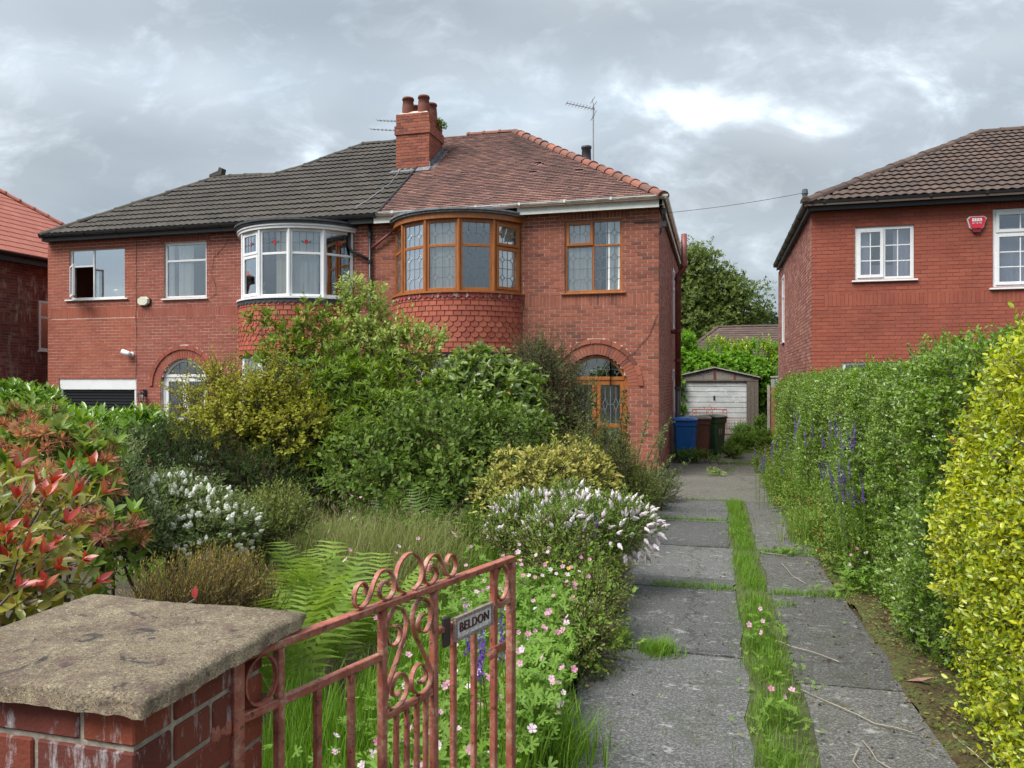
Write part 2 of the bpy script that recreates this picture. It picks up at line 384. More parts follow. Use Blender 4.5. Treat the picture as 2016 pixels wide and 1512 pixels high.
def slab_mesh(xl0, xl1, xr0, xr1, y0, y1):
    """slab with wandering edges; xl0 = left x at y0, xl1 at y1"""
    mb = MB(); n = 7
    L = []; Rr = []
    for k in range(n):
        t = k / (n - 1); y = y0 + (y1 - y0) * t
        L.append((xl0 + (xl1 - xl0) * t + random.uniform(-.02, .02), y)); Rr.append((xr0 + (xr1 - xr0) * t + random.uniform(-.02, .02), y))
    bot = [(x + random.uniform(-.0, .03) * 0, y0) for x, y in (L[0], Rr[0])]
    dz = random.uniform(-.006, .006); tl = random.uniform(-.006, .006)
    vs = []
    for (a, ya), (b_, yb) in zip(L, Rr):
        vs += [(a, ya, gz(ya) + dz), (b_, yb, gz(yb) + dz + tl), (a, ya, gz(ya) - .1), (b_, yb, gz(yb) - .1)]
    fs = []
    for k in range(n - 1):
        a = 4 * k; c = a + 4
        fs += [(a, a + 1, c + 1, c), (a + 2, a, c, c + 2), (a + 1, a + 3, c + 3, c + 1)]
    fs += [(2, 3, 1, 0), (4 * n - 4, 4 * n - 3, 4 * n - 1, 4 * n - 2)]
    return mb.add(vs, fs)
ss = MB(); ys = [1 + .4 * k for k in range(31)]
vs = [p for y in ys for p in ((.10, y, gz(y) - .016), (.30, y, gz(y) - .004), (.50, y, gz(y) - .016))]
ss.add(vs, [(3 * k + i, 3 * k + i + 1, 3 * k + i + 4, 3 * k + i + 3) for k in range(30) for i in (0, 1)])
def soil_mat():
    m, b, o = new_mat('mossy soil'); p = coords(); n = Noise(p, 14, 7, .7); n2 = Noise(p, 80, 4, .7)
    setc(b, MixC(.5, Ramp(n, [(.35, (.045, .035, .02)), (.55, (.07, .10, .02)), (.7, (.10, .15, .03))]), Ramp(n2, [(.35, (.02, .016, .01)), (.65, (.12, .14, .04))]))); b.inputs['Roughness'].default_value = .95; bump(b, n2, .01); return m
tag(ss.build('soil_strip', soil_mat()), 'mossy soil between the two strips of the drive', None, None, 'structure')
drive = empty('driveway', (0, 8, 0)); tag(drive, 'broken concrete drive in two strips with grass down the middle', None, None, 'structure')
LJ = [-1.5, 1.2, 3.1, 4.97, 6.72, 7.15, 8.75, 10.55, 10.75, 12.9]
lx = {-1.5: -.62, 1.2: -.62, 3.1: -.66, 4.97: -.80, 6.72: -.84, 7.15: -.80, 8.75: -.82, 10.55: -.84, 10.75: -.84, 12.9: -.95}
for a, b_ in zip(LJ[:-1], LJ[1:]):
    slab_mesh(lx[a], lx[b_], .15 + random.uniform(-.02, .02), .17, a + .008, b_ - .008).build('concrete_slab', CONC, drive)
RJ = [-1.5, 2.2, 4.6, 6.72, 8.45, 10.6, 12.9]
for a, b_ in zip(RJ[:-1], RJ[1:]):
    slab_mesh(.44, .45, 1.02 + random.uniform(-.04, .04), 1.0, a + .008, b_ - .012).build('concrete_slab', CONC_R, drive)
for x0, x1, a, b_ in ((-1.05, 1.05, 12.93, 16.6), (-1.05, .05, 16.63, 19.2), (.07, 1.2, 16.65, 18.9), (-1.05, .4, 19.25, 23.5), (.42, 1.4, 19.3, 22.0), (-1.3, 1.3, 23.6, 29.4)):
    slab_mesh(x0, x0, x1, x1, a, b_).build('concrete_slab', CONC_P, drive)

# ------------------------------------------------------------------ wall, brick, window and roof builders
class Face:
    def __init__(s, O, U, Nn): s.O = Vector(O); s.U = Vector(U).normalized(); s.N = Vector(Nn).normalized()
    def p(s, u, z, d=0): return s.O + s.U * u + Vector((0, 0, z)) + s.N * d
    def T(s):
        m = Matrix.Identity(4)
        for i in range(3): m[i][0] = s.U[i]; m[i][1] = s.N[i]; m[i][2] = (0, 0, 1)[i]; m[i][3] = s.O[i]
        return m
def arch_rects(uc, r, zs, z0, n=18):
    out = [(uc - r, uc + r, z0, zs)]
    for k in range(n):
        a = -r + 2 * r * k / n; b = a + 2 * r / n; m = (a + b) / 2
        out.append((uc + a, uc + b, zs, zs + math.sqrt(max(0, r * r - m * m))))
    return out
def wall_cells(mb, F, u0, u1, z0, z1, opens, th=.22, d=-.007):
    br = sorted({u0, u1, *[x for o in opens for x in o[:2] if u0 < x < u1]})
    for a, b_ in zip(br[:-1], br[1:]):
        m = (a + b_) / 2; zz = z0
        for o in sorted([o for o in opens if o[0] < m < o[1]], key=lambda o: o[2]):
            if o[2] > zz + .001: mb.box((a, -th, zz), (b_, d, o[2]), T=F.T())
            zz = max(zz, o[3])
        if zz < z1 - .001: mb.box((a, -th, zz), (b_, d, z1), T=F.T())
def lay(u0, u1, z0, z1, opens, arches=(), soldiers=(), ph=0):
    """stretcher bond round openings: list of (u0,u1,z0,z1)"""
    out = []; k = int(round(z0 / .075)); G = .013
    while k * .075 < z1 - .02:
        za, zb = k * .075 + G / 2, min((k + 1) * .075 - G / 2, z1); zm = (za + zb) / 2
        ex = [(o[0], o[1]) for o in opens if o[2] - .005 < zm < o[3] + .005]
        ex += [(s[0], s[1]) for s in soldiers if s[2] < zm < s[3]]
        for uc, ro, ri, zs, zlow in arches:
            if zm > zs:
                if zm < zs + ro: h = math.sqrt(ro * ro - (zm - zs) ** 2); ex.append((uc - h - .004, uc + h + .004))
            elif zm > zlow: ex.append((uc - ri, uc + ri))
        iv = [(u0, u1)]
        for a, b_ in ex:
            nv = []
            for x, y in iv:
                if b_ <= x or a >= y: nv.append((x, y)); continue
                if a > x: nv.append((x, a))
                if b_ < y: nv.append((b_, y))
            iv = nv
        off = ph + (k % 2) * .1125
        for x, y in iv:
            if y - x < .03: continue
            cuts = [x]; q = math.floor((x - off) / .225) * .225 + off + .225
            while q < y - .045:
                if q - cuts[-1] > .045: cuts.append(q)
                q += .225
            cuts.append(y)
            for a, b_ in zip(cuts[:-1], cuts[1:]):
                out.append((a + (G / 2 if a > x + .001 else 0), b_ - (G / 2 if b_ < y - .001 else 0), za, zb))
        k += 1
    for s in soldiers:
        n = max(1, round((s[1] - s[0]) / .075)); w = (s[1] - s[0]) / n
        for i in range(n):
            out.append((s[0] + i * w + .005, s[0] + (i + 1) * w - .005, s[2] + .005, s[3] - .005))
    return out
_unit = {}
def unit_brick(mat):
    if mat.name not in _unit:
        _unit[mat.name] = MB().box((0, 0, 0), (1, 1, 1), 0).mesh('brick', mat)
    return _unit[mat.name]
def put_bricks(parent, F, bricks, mat, n_single=300, vis=None, name='brick', back=-.014, solid=None):
    cand = [(( (F.p((b[0] + b[1]) / 2, (b[2] + b[3]) / 2) - CAM).length), i) for i, b in enumerate(bricks)
            if b[1] - b[0] > .05 and (vis is None or vis(F.p((b[0] + b[1]) / 2, (b[2] + b[3]) / 2)))]
    cand.sort(); single = {i for _, i in cand[:n_single]}
    mb = MB(); um = unit_brick(mat)
    for i, b in enumerate(bricks):
        f = random.uniform(-.0015, .0025)
        if i in single:
            M = F.T() @ Matrix.Translation((b[0], back, b[2])) @ Matrix.Diagonal((b[1] - b[0], f - back, b[3] - b[2], 1))
            obj(name, um, parent, M)
        else:
            mb.box((b[0], back, b[2]), (b[1], f, b[3]), T=F.T())
    if mb.v: tag(mb.build('brickwork', mat, parent), kind='stuff')
def arch_bricks(parent, F, uc, zs, r0, r1, r2, mat, hood_mat):
    n = max(8, round(math.pi * r1 / .078))
    for ring, (ra, rb, d, nn, mt) in enumerate(((r0, r1 - .004, .004, n, mat), (r1 + .004, r2, .028, round(math.pi * r2 / .23), hood_mat))):
        for k in range(nn):
            a0 = math.pi * k / nn + .006 / rb; a1 = math.pi * (k + 1) / nn - .006 / rb
            pts = [(ra, a0), (rb, a0)] + ([(rb, (a0 + a1) / 2)] if nn < 20 else []) + [(rb, a1), (ra, a1)] + ([(ra, (a0 + a1) / 2)] if nn < 20 else [])
            poly = [(uc + r * math.cos(a), zs + r * math.sin(a)) for r, a in pts]
            MB().prism(poly, -.02, d + random.uniform(-.001, .002), lambda q, dd: F.p(q[0], q[1], dd)).build('voussoir' if ring == 0 else 'hood_brick', mt, parent)

def bar(mb, F, u0, u1, z0, z1, d0, d1): mb.bbox((u0, d0, z0), (u1, d1, z1), .004, T=F.T())
def leads_hex(mb, F, u0, u1, z0, z1, d, rows):
    w = u1 - u0; h = z1 - z0; t = .0062
    def ln(a, b_):
        (x0, y0), (x1, y1) = a, b_
        A = F.p(u0 + x0 * w, z0 + y0 * h, d); B = F.p(u0 + x1 * w, z0 + y1 * h, d)
        mb.ribbon([A, B], F.N, .004, t * 2)
    dx, dy = .12, .30 / rows * .5 * 1.15
    ys = [(i + .5) / rows for i in range(rows)]
    ln((.5, 0), (.5, 1))
    for x in (.22, .78):
        q = 0
        for y in ys:
            ln((x, q), (x, y - dy)); q = y + dy
            ln((x, y - dy), (x - dx, y)); ln((x - dx, y), (x, y + dy)); ln((x, y + dy), (x + dx, y)); ln((x + dx, y), (x, y - dy))
        ln((x, q), (x, 1))
    for y in ys:
        ln((0, y), (.22 - dx, y)); ln((.22 + dx, y), (.78 - dx, y)); ln((.78 + dx, y), (1, y))
    if rows > 1: ln((0, .5), (1, .5))
def leads_rose(mb, F, u0, u1, z0, z1, d, parent):
    w = u1 - u0; h = z1 - z0
    for x in (.25, .5, .75):
        a = F.p(u0 + x * w, z0, d); b_ = F.p(u0 + x * w, z1, d); mb.ribbon([a, b_], F.N, .004, .007)
    mb.ribbon([F.p(u0, z0 + .45 * h, d), F.p(u1, z0 + .45 * h, d)], F.N, .004, .007)
    uc, zc = u0 + .5 * w, z0 + .5 * h; s = .085 * min(w, h) + .012
    poly = [(uc + s * (1 if k % 2 else .72) * math.sin(k * math.pi / 5), zc + s * 1.15 * (1 if k % 2 else .72) * math.cos(k * math.pi / 5)) for k in range(10)]
    MB().prism(poly, d + .001, d + .006, lambda q, dd: F.p(q[0], q[1], dd)).build('stained_rose', RED_GLASS, parent)
    for sg in (-1, 1):
        poly = [(uc + sg * s * .9, zc - .01), (uc + sg * s * 1.6, zc + s * .55), (uc + sg * s * 2.3, zc + s * .45), (uc + sg * s * 1.5, zc - .02)]
        MB().prism(poly, d + .001, d + .006, lambda q, dd: F.p(q[0], q[1], dd)).build('stained_leaf', GREEN_GLASS, parent)
def window(parent, F, u0, u1, z0, z1, cols, fm, ft=.06, rec=.05, sill=None, glass=None, name='window', lm=None, curtains=(), bars=.0):
    """cols: [(width share, [(height share, opens, lead kind)] from the bottom up)]; returns the frame part"""
    mb = MB(); d0, d1 = -rec - .05, -rec
    bar(mb, F, u0, u0 + ft, z0, z1, d0, d1); bar(mb, F, u1 - ft, u1, z0, z1, d0, d1)
    bar(mb, F, u0 + ft, u1 - ft, z0, z0 + ft, d0, d1); bar(mb, F, u0 + ft, u1 - ft, z1 - ft, z1, d0, d1)
    tot = sum(c[0] for c in cols); a = u0 + ft; W = (u1 - u0 - 2 * ft) ; lights = []
    mw = ft * .8
    for i, (share, rows) in enumerate(cols):
        wcol = (W - mw * (len(cols) - 1)) * share / tot
        if i: bar(mb, F, a, a + mw, z0 + ft, z1 - ft, d0, d1 - .002); a += mw
        tr = sum(r[0] for r in rows); z = z0 + ft; H = z1 - z0 - 2 * ft - mw * (len(rows) - 1)
        for j, (hs, op, kind) in enumerate(rows):
            if j: bar(mb, F, a, a + wcol, z, z + mw, d0, d1 - .004); z += mw
            lights.append((a, a + wcol, z, z + H * hs / tr, op, kind)); z += H * hs / tr
        a += wcol
    fr = mb.build(name, fm, parent)
    lead = MB(); gb = MB()
    for a, b_, c, e, op, kind in lights:
        if op:
            s = MB(); st = .045; o0, o1 = d1 - .01, d1 + .022
            g = .014
            bar(s, F, a - g, a + st, c - g, e + g, o0, o1); bar(s, F, b_ - st, b_ + g, c - g, e + g, o0, o1)
            bar(s, F, a + st, b_ - st, c - g, c + st, o0, o1); bar(s, F, a + st, b_ - st, e - st, e + g, o0, o1)
            s.build('sash', fm, fr); a += st; b_ -= st; c += st; e -= st
        gd = d1 - (.004 if op else .022)
        MB().box((a, gd - .006, c), (b_, gd, e), T=F.T()).build('pane', glass or GLASS, fr)
        if kind == 'hex1': leads_hex(lead, F, a, b_, c, e, gd + .003, 1)
        elif kind == 'hex2': leads_hex(lead, F, a, b_, c, e, gd + .003, 2)
        elif kind == 'rose': leads_rose(lead, F, a, b_, c, e, gd + .003, fr)
        elif isinstance(kind, tuple):
            nc, nr = kind
            for k in range(1, nc): gb.box((a + (b_ - a) * k / nc - .010, gd, c), (a + (b_ - a) * k / nc + .010, gd + .008, e), T=F.T())
            for k in range(1, nr): gb.box((a, gd, c + (e - c) * k / nr - .010), (b_, gd + .007, c + (e - c) * k / nr + .010), T=F.T())
    if lead.v: lead.build('lead_cames', lm or LEAD_LINE, fr)
    if gb.v: gb.build('glazing_bars', fm, fr)
    if sill:
        MB().bbox((u0 - sill, -rec - .05, z0 - .035), (u1 + sill, .05, z0 - .002), .006, T=F.T()).build('sill', fm, fr)
    for a, b_, c, e, mt, dd in curtains:
        m = MB(); n = max(6, int((b_ - a) / .03)); vs = []
        for k in range(n + 1):
            u = a + (b_ - a) * k / n; w = .022 * math.sin(k * 1.9 + a) + .012 * math.sin(k * .8)
            vs += [F.p(u, c, -dd + w), F.p(u, e, -dd + w * .5)]
        m.add(vs, [(2 * k, 2 * k + 2, 2 * k + 3, 2 * k + 1) for k in range(n)])
        m.build('curtain', mt, fr, smooth=True)
    return fr

def pan_profile(w, n=9, h=.022): return [(w * k / (n - 1), h * .5 * (1 - math.cos(4 * math.pi * k / (n - 1)))) for k in range(n)]
def tile_local(kind):
    """one tile: x across, y up the slope, z off the roof; returns MB"""
    mb = MB()
    if kind == 'plain':
        w, l = .160, .185
        vs = [(-w / 2, 0, .025), (w / 2, 0, .025), (w / 2, l, -.006), (-w / 2, l, -.006), (-w / 2, -.0, .036), (w / 2, 0, .036), (w / 2, l, .004), (-w / 2, l, .004)]
        mb.add(vs, [(3, 2, 1, 0), (4, 5, 6, 7), (0, 1, 5, 4), (1, 2, 6, 5), (3, 0, 4, 7)], 0)
    else:
        w, l = .33, .37; pf = pan_profile(w, 11); n = len(pf); vs = []
        for x, h in pf: vs += [(x - w / 2, 0, .030 + h), (x - w / 2, 0, .044 + h), (x - w / 2, l, .006 + h)]
        fs = []
        for k in range(n - 1):
            a = 3 * k; c = a + 3
            fs += [(a, c, c + 1, a + 1), (a + 1, c + 1, c + 2, a + 2)]
        fs += [(0, 1, 2), (3 * n - 3, 3 * n - 1, 3 * n - 2)]
        mb.add(vs, fs, 0)
    return mb
def tile_roof(parent, O, U, S, poly, kind, mat, n_single, vis=None, skip=()):
    O = Vector(O); U = Vector(U).normalized(); S = Vector(S).normalized(); Nn = U.cross(S)
    if Nn.z < 0: Nn = -Nn
    loc = tile_local(kind); lv = [Vector(v) for v in loc.v]; um = loc.mesh('roof_tile', mat)
    gw, gg = (.166, .100) if kind == 'plain' else (.33, .305)
    us = [p[0] for p in poly]; ss = [p[1] for p in poly]; spots = []
    row = 0; s = min(ss)
    while s < max(ss):
        u = min(us) - gw + (gw / 2 if (row % 2 and kind == 'plain') else 0)
        while u < max(us) + gw:
            if in_poly(u, s + gg * .5, poly): spots.append((u, s))
            u += gw
        s += gg; row += 1
    def M(u, s, j=0):
        m = Matrix.Identity(4); o = O + U * u + S * s + Nn * j
        a = random.gauss(0, .011)
        U2 = (U + S * a).normalized(); S2 = (S - U * a).normalized()
        for i in range(3): m[i][0] = U2[i]; m[i][1] = S2[i]; m[i][2] = Nn[i]; m[i][3] = o[i]
        return m
    order = sorted(range(len(spots)), key=lambda i: (O + U * spots[i][0] + S * spots[i][1] - CAM).length)
    if vis: order = [i for i in order if vis(O + U * spots[i][0] + S * spots[i][1])]
    single = set(order[:n_single]); mb = MB()
    for i, (u, s) in enumerate(spots):
        if any(abs(u - a) < gw * .6 and abs(s - b_) < gg * .6 for a, b_ in skip): continue
        m = M(u, s - (random.uniform(.015, .05) if random.random() < .02 else random.uniform(0, .006)), random.uniform(0, .005))
        if i in single: obj('roof_tile', um, parent, m)
        else: mb.add([m @ v for v in lv], loc.f)
    if mb.v: tag(mb.build('tiling', mat, parent), kind='stuff')
def cap_tiles(parent, pts, mat, r=.13, step=.32, name='ridge_tile', flare=.025):
    pts = [Vector(p) for p in pts]
    for A, B in zip(pts[:-1], pts[1:]):
        L = (B - A).length; n = max(1, round(L / step)); t = (B - A) / n
        tn = t.normalized(); sd = tn.cross(Vector((0, 0, 1))).normalized(); up = sd.cross(tn)
        for k in range(n):
            mb = MB(); a = A + t * k - tn * .02; b_ = A + t * (k + 1); vs = []; m = 7
            j = Vector((random.uniform(-.006, .006), random.uniform(-.006, .006), random.uniform(-.008, .008)))
            for q, rr in ((a, r + flare), (a + tn * .06, r + flare), (a + tn * .07, r), (b_, r * .97)):
                for i in range(m):
                    an = math.pi * i / (m - 1)
                    vs.append(q + j + sd * (math.cos(an) * rr) + up * (math.sin(an) * rr * .8 - .05))
            mb.add(vs, [(i * m + k2, i * m + k2 + 1, (i + 1) * m + k2 + 1, (i + 1) * m + k2) for i in range(3) for k2 in range(m - 1)] + [tuple(range(m))])
            mb.build(name, mat, parent)
def gutter(parent, pts, mat, name='gutter', w=.10, h=.075):
    pts = [Vector(p) for p in pts]
    mb = MB()
    for A, B in zip(pts[:-1], pts[1:]):
        t = (B - A).normalized(); sd = t.cross(Vector((0, 0, 1))).normalized()   # outward side chosen by winding
        prof = [(0, 0), (w * .45, -h * .05), (w * .9, h * .45), (w, h), (w * .88, h), (w * .8, h * .5), (w * .4, h * .1), (0, h * .1)]
        mb.prism(prof, 0, 1, lambda q, k: (A if k == 0 else B) + sd * q[0] + Vector((0, 0, q[1])))
    g = mb.build(name, mat, parent)
    for A, B in zip(pts[:-1], pts[1:]):
        t = (B - A); L = t.length; t.normalize(); sd = t.cross(Vector((0, 0, 1))).normalized()
        for k in range(max(1, int(L / .95))):
            c = A + t * (.4 + k * .95)
            MB().prism([(-.01, -.018), (w * .5, -.016), (w * 1.03, h * .4), (w * 1.06, h + .008), (w * .95, h + .008), (-.01, h * .6)], -.02, .02, lambda q, k2: c + t * k2 + sd * q[0] + Vector((0, 0, q[1]))).build('gutter_bracket', mat, g)
    return g
# ------------------------------------------------------------------ the pair of semis
FY = 15.74
house = empty('semi_detached_house', (-4.2, FY, 0), 'red brick semi with orange brown wooden bow window, right half of the pair', 'house')
left = empty('semi_detached_house', (-12, FY, 0), 'red brick semi with white bow window and black rolling garage door', 'house')
FF = Face((0, FY, 0), (1, 0, 0), (0, -1, 0))

def bay_pts(xc, grow=0.0):
    Rr = .725 / (2 * math.sin(R(13.5))); yc = FY + Rr * math.cos(R(67.5)); q = Rr + grow
    return [(xc + q * math.sin(R(a)), yc - q * math.cos(R(a))) for a in (-67.5, -40.5, -13.5, 13.5, 40.5, 67.5)], (xc, yc, Rr)
def arc_pts(xc, grow, n=24, lim=67.5):
    _, (x, y, r) = bay_pts(xc); q = r + grow
    lim2 = math.degrees(math.acos(min(1, (y - FY) / q)))
    return [(x + q * math.sin(R(-lim2 + 2 * lim2 * k / n)), y - q * math.cos(R(-lim2 + 2 * lim2 * k / n))) for k in range(n + 1)]
def flat(poly): return lambda q, z: Vector((q[0], q[1], z))
def bay(parent, xc, fm, style, ours):
    pts, (bx, by, br) = bay_pts(xc)
    label = None
    # roof of the bay: lead edge, head board
    root = MB().prism(arc_pts(xc, .10), 5.40, 5.46, flat(0)).build('bay_window', LEAD if ours else LEAD_DARK, parent)
    MB().prism(arc_pts(xc, .135), 5.445, 5.485, flat(0)).build('lead_edge', LEAD if ours else LEAD_DARK, root)
    MB().prism(arc_pts(xc, .05), 5.285, 5.40, flat(0)).build('head_board', fm, root)
    if not ours:
        MB().prism(arc_pts(xc, .075), 5.345, 5.372, flat(0)).build('head_trim', fm, root)
    MB().prism(arc_pts(xc, .085), 3.765, 3.80, flat(0)).build('sill', fm, root)
    for k in range(5):
        a, b_ = Vector((*pts[k], 0)), Vector((*pts[k + 1], 0)); U = (b_ - a).normalized(); Nn = Vector((U.y, -U.x, 0))
        F = Face(a, U, Nn); w = (b_ - a).length
        if ours: rows = [(.66, k == 4, 'hex2'), (.34, k == 4, 'hex1')]
        else: rows = [(.66, k == 1, None), (.34, k == 1, 'rose')]
        cu = []
        if ours:
            if k in (0, 1, 2, 4): cu = [(.02, w - .02, 3.82, 5.28, CURTAIN, .09)]
            if k == 3: cu = [(.02, .1, 3.82, 5.28, CURTAIN, .09)]
        else:
            if k == 0: cu = [(.0, w, 3.82, 5.28, CURTAIN_C, .10)]
            if k == 1: cu = [(.0, .12, 3.82, 5.28, CURTAIN_C, .10)]
            if k == 2: cu = [(.36, w, 3.82, 5.28, CURTAIN_C, .10)]
            if k == 3: cu = [(.05, w - .1, 3.82, 5.28, CURTAIN, .09)]
        window(root, F, .006, w - .006, 3.80, 5.285, [(1, rows)], fm, ft=.075 if ours else .062, rec=.0, name='bay_light', glass=GLASS, lm=LEAD_LINE if ours else LEAD_LINE_D, curtains=cu)
    for k in range(1, 5):
        MB().lathe([(.035, 3.80), (.035, 5.285)], (*pts[k], 0), 8).build('corner_post', fm, root)
    # ground floor lights below
    for k in range(5):
        a, b_ = Vector((*pts[k], 0)), Vector((*pts[k + 1], 0)); U = (b_ - a).normalized(); F = Face(a, U, Vector((U.y, -U.x, 0))); w = (b_ - a).length
        window(root, F, .006, w - .006, .85, 2.50, [(1, [(.66, False, None), (.34, False, 'hex1' if ours else 'rose')])], fm, ft=.07, rec=.0, name='bay_light', lm=LEAD_LINE if ours else LEAD_LINE_D, curtains=[(.0, w, .87, 2.5, CURTAIN, .11)] if k != 2 else [])
    MB().prism(arc_pts(xc, .0), 0, .85, flat(0)).build('bay_plinth', BR_OUR if ours else BR_LEFT, root)
    MB().prism(arc_pts(xc, .012), 2.50, 3.765, flat(0)).build('bay_apron', TILE_RED, root)
    MB().prism(arc_pts(xc, .03), 2.50, 2.545, flat(0)).build('apron_foot', BLACK_PAINT, root)
    # hanging tiles, eleven courses
    r0 = br + .015; tl = .165; lim = math.degrees(math.acos((by - FY) / r0)) - 1.5
    shapes = {}
    for scal in (0, 1):
        w = .158; l = .135
        if scal:
            b_ = [(w / 2 * math.cos(a), -w / 2 * math.sin(a) * .82) for a in [math.pi * k / 8 for k in range(9)]]
            out = [(w / 2, l)] + [(x, y + .045) for x, y in b_] + [(-w / 2, l)]
        else: out = [(-w / 2, 0), (w / 2, 0), (w / 2, l), (-w / 2, l)]
        for mt in (HANG,):
            def fn(q, d): return Vector((q[0], -(d + .016 * (1 - q[1] / l)), q[1]))
            shapes[scal] = MB().prism(out, 0, .012, fn, 0).mesh('hanging_tile', mt)
    for row in range(11):
        z = 2.55 + row * .107; scal = 1 if row in (3, 4, 5, 6) else 0
        n = int(math.radians(2 * lim) * r0 / tl); off = .5 if row % 2 else 0
        for k in range(n + (0 if row % 2 else 1)):
            a = -math.radians(lim) + (k + off) * (2 * math.radians(lim) / n)
            c = Vector((bx + r0 * math.sin(a), by - r0 * math.cos(a), z))
            M = Matrix.Translation(c) @ Matrix.Rotation(a + random.gauss(0, .012), 4, 'Z') @ Matrix.Rotation(random.gauss(0, .012), 4, 'Y')
            obj('hanging_tile', shapes[scal], root, M)
    # scalloped lead skirt under the sill
    n = 26; ap = arc_pts(xc, .056, n * 6); vs = []
    for i, (x, y) in enumerate(ap):
        s = abs(math.sin(math.pi * i / 6)); vs += [(x, y, 3.77), (x, y, 3.70 - .045 * s)]
    ap2 = arc_pts(xc, .048, n * 6); m = len(ap)
    for i, (x, y) in enumerate(ap2):
        s = abs(math.sin(math.pi * i / 6)); vs += [(x, y, 3.77), (x, y, 3.70 - .045 * s)]
    mb = MB(); fs = [(2 * i, 2 * i + 1, 2 * i + 3, 2 * i + 2) for i in range(m - 1)] + [(2 * m + 2 * i, 2 * m + 2 * i + 2, 2 * m + 2 * i + 3, 2 * m + 2 * i + 1) for i in range(m - 1)]
    fs += [(2 * i + 1, 2 * m + 2 * i + 1, 2 * m + 2 * i + 3, 2 * i + 3) for i in range(m - 1)]
    mb.add(vs, fs).build('flashing_skirt', PEEL if ours else LEAD_DARK, root)
    return root

def door(parent, uc, r, zs, fm, ours):
    """arched frame with a fanlight over a pair of glazed doors"""
    ft = .075; mb = MB(); n = 20; ztr = 2.02 if ours else 2.10
    ring = [(uc + r * math.cos(math.pi * k / n), zs + r * math.sin(math.pi * k / n)) for k in range(n + 1)]
    inn = [(uc + (r - ft) * math.cos(math.pi * k / n), zs + (r - ft) * math.sin(math.pi * k / n)) for k in range(n + 1)]
    d0, d1 = -.16, -.08
    for k in range(n):
        mb.prism([ring[k], ring[k + 1], inn[k + 1], inn[k]], d0, d1, lambda q, d: FF.p(q[0], q[1], d))
    mb.bbox((uc - r, d0, 0), (uc - r + ft, d1, zs), .004, T=FF.T()); mb.bbox((uc + r - ft, d0, 0), (uc + r, d1, zs), .004, T=FF.T())
    mb.bbox((uc - r + ft, d0, ztr - .04), (uc + r - ft, d1 + .012, ztr + .03), .004, T=FF.T())
    fr = mb.build('front_door', fm, parent)
    fan = [(uc + (r - ft) * math.cos(math.pi * k / n), max(ztr, zs + (r - ft) * math.sin(math.pi * k / n))) for k in range(n + 1)]
    fan = [p for p in fan if p[1] > ztr + .03]
    fan = [(uc + math.sqrt((r - ft) ** 2 - (ztr - zs) ** 2), ztr + .03)] + fan + [(uc - math.sqrt((r - ft) ** 2 - (ztr - zs) ** 2), ztr + .03)]
    MB().prism(fan, -.125, -.12, lambda q, d: FF.p(q[0], q[1], d)).build('fanlight_pane', GLASS_DIM, fr)
    ld = MB()
    for x in (-.42, -.21, 0, .21, .42):
        h = math.sqrt(max(0, (r - ft) ** 2 - x * x)) + zs
        if x and ours:
            zc = (ztr + .03 + h) / 2; dy = (h - ztr) * .22
            for s, e in (((x, ztr + .03), (x, zc - dy)), ((x, zc - dy), (x - .06, zc)), ((x - .06, zc), (x, zc + dy)), ((x, zc + dy), (x + .06, zc)), ((x + .06, zc), (x, zc - dy)), ((x, zc + dy), (x, h))):
                ld.ribbon([FF.p(uc + s[0], s[1], -.117), FF.p(uc + e[0], e[1], -.117)], FF.N, .004, .011)
        else: ld.ribbon([FF.p(uc + x, ztr + .03, -.117), FF.p(uc + x, h, -.117)], FF.N, .004, .011)
    zc = ztr + .18
    ld.ribbon([FF.p(uc - .5, zc, -.117), FF.p(uc + .5, zc, -.117)], FF.N, .004, .011)
    # two leaves
    for s in (-1, 1):
        a, b_ = (uc - r + ft + .004, uc - .003) if s < 0 else (uc + .003, uc + r - ft - .004)
        lm = MB(); st = .085
        bar(lm, FF, a, a + st, .02, ztr - .045, d0 + .01, d1 - .004); bar(lm, FF, b_ - st, b_, .02, ztr - .045, d0 + .01, d1 - .004)
        bar(lm, FF, a + st, b_ - st, ztr - .14, ztr - .045, d0 + .01, d1 - .005)
        bar(lm, FF, a + st, b_ - st, .02, .55, d0 + .01, d1 - .005); bar(lm, FF, a + st, b_ - st, 1.0, 1.08, d0 + .01, d1 - .005)
        lm.build('door_leaf', fm, fr)
        for z0, z1, kd in ((1.08, ztr - .14, 1), (.55, 1.0, 1)):
            MB().box((a + st, -.127, z0), (b_ - st, -.122, z1), T=FF.T()).build('pane', GLASS_DIM, fr)
            leads_hex(ld, FF, a + st, b_ - st, z0, z1, -.119, kd)
        MB().bbox((b_ - st * .7, d1, 1.02) if s < 0 else (a + st * .3, d1, 1.02), (b_ - st * .3, d1 + .05, 1.06) if s < 0 else (a + st * .7, d1 + .05, 1.06), T=FF.T()).build('handle', ALU, fr)
    for z in (1.75, 1.0, .3): MB().bbox((uc + r - ft - .03, d1, z), (uc + r - ft + .05, d1 + .022, z + .045), T=FF.T()).build('hinge', STEEL_DARK, fr)
    ld.build('lead_cames', LEAD_LINE if ours else LEAD_LINE_D, fr)
    MB().box((uc - .52, -.5, 0), (uc + .52, -.47, 2.0), T=FF.T()).build('porch_curtain', CURTAIN, fr)

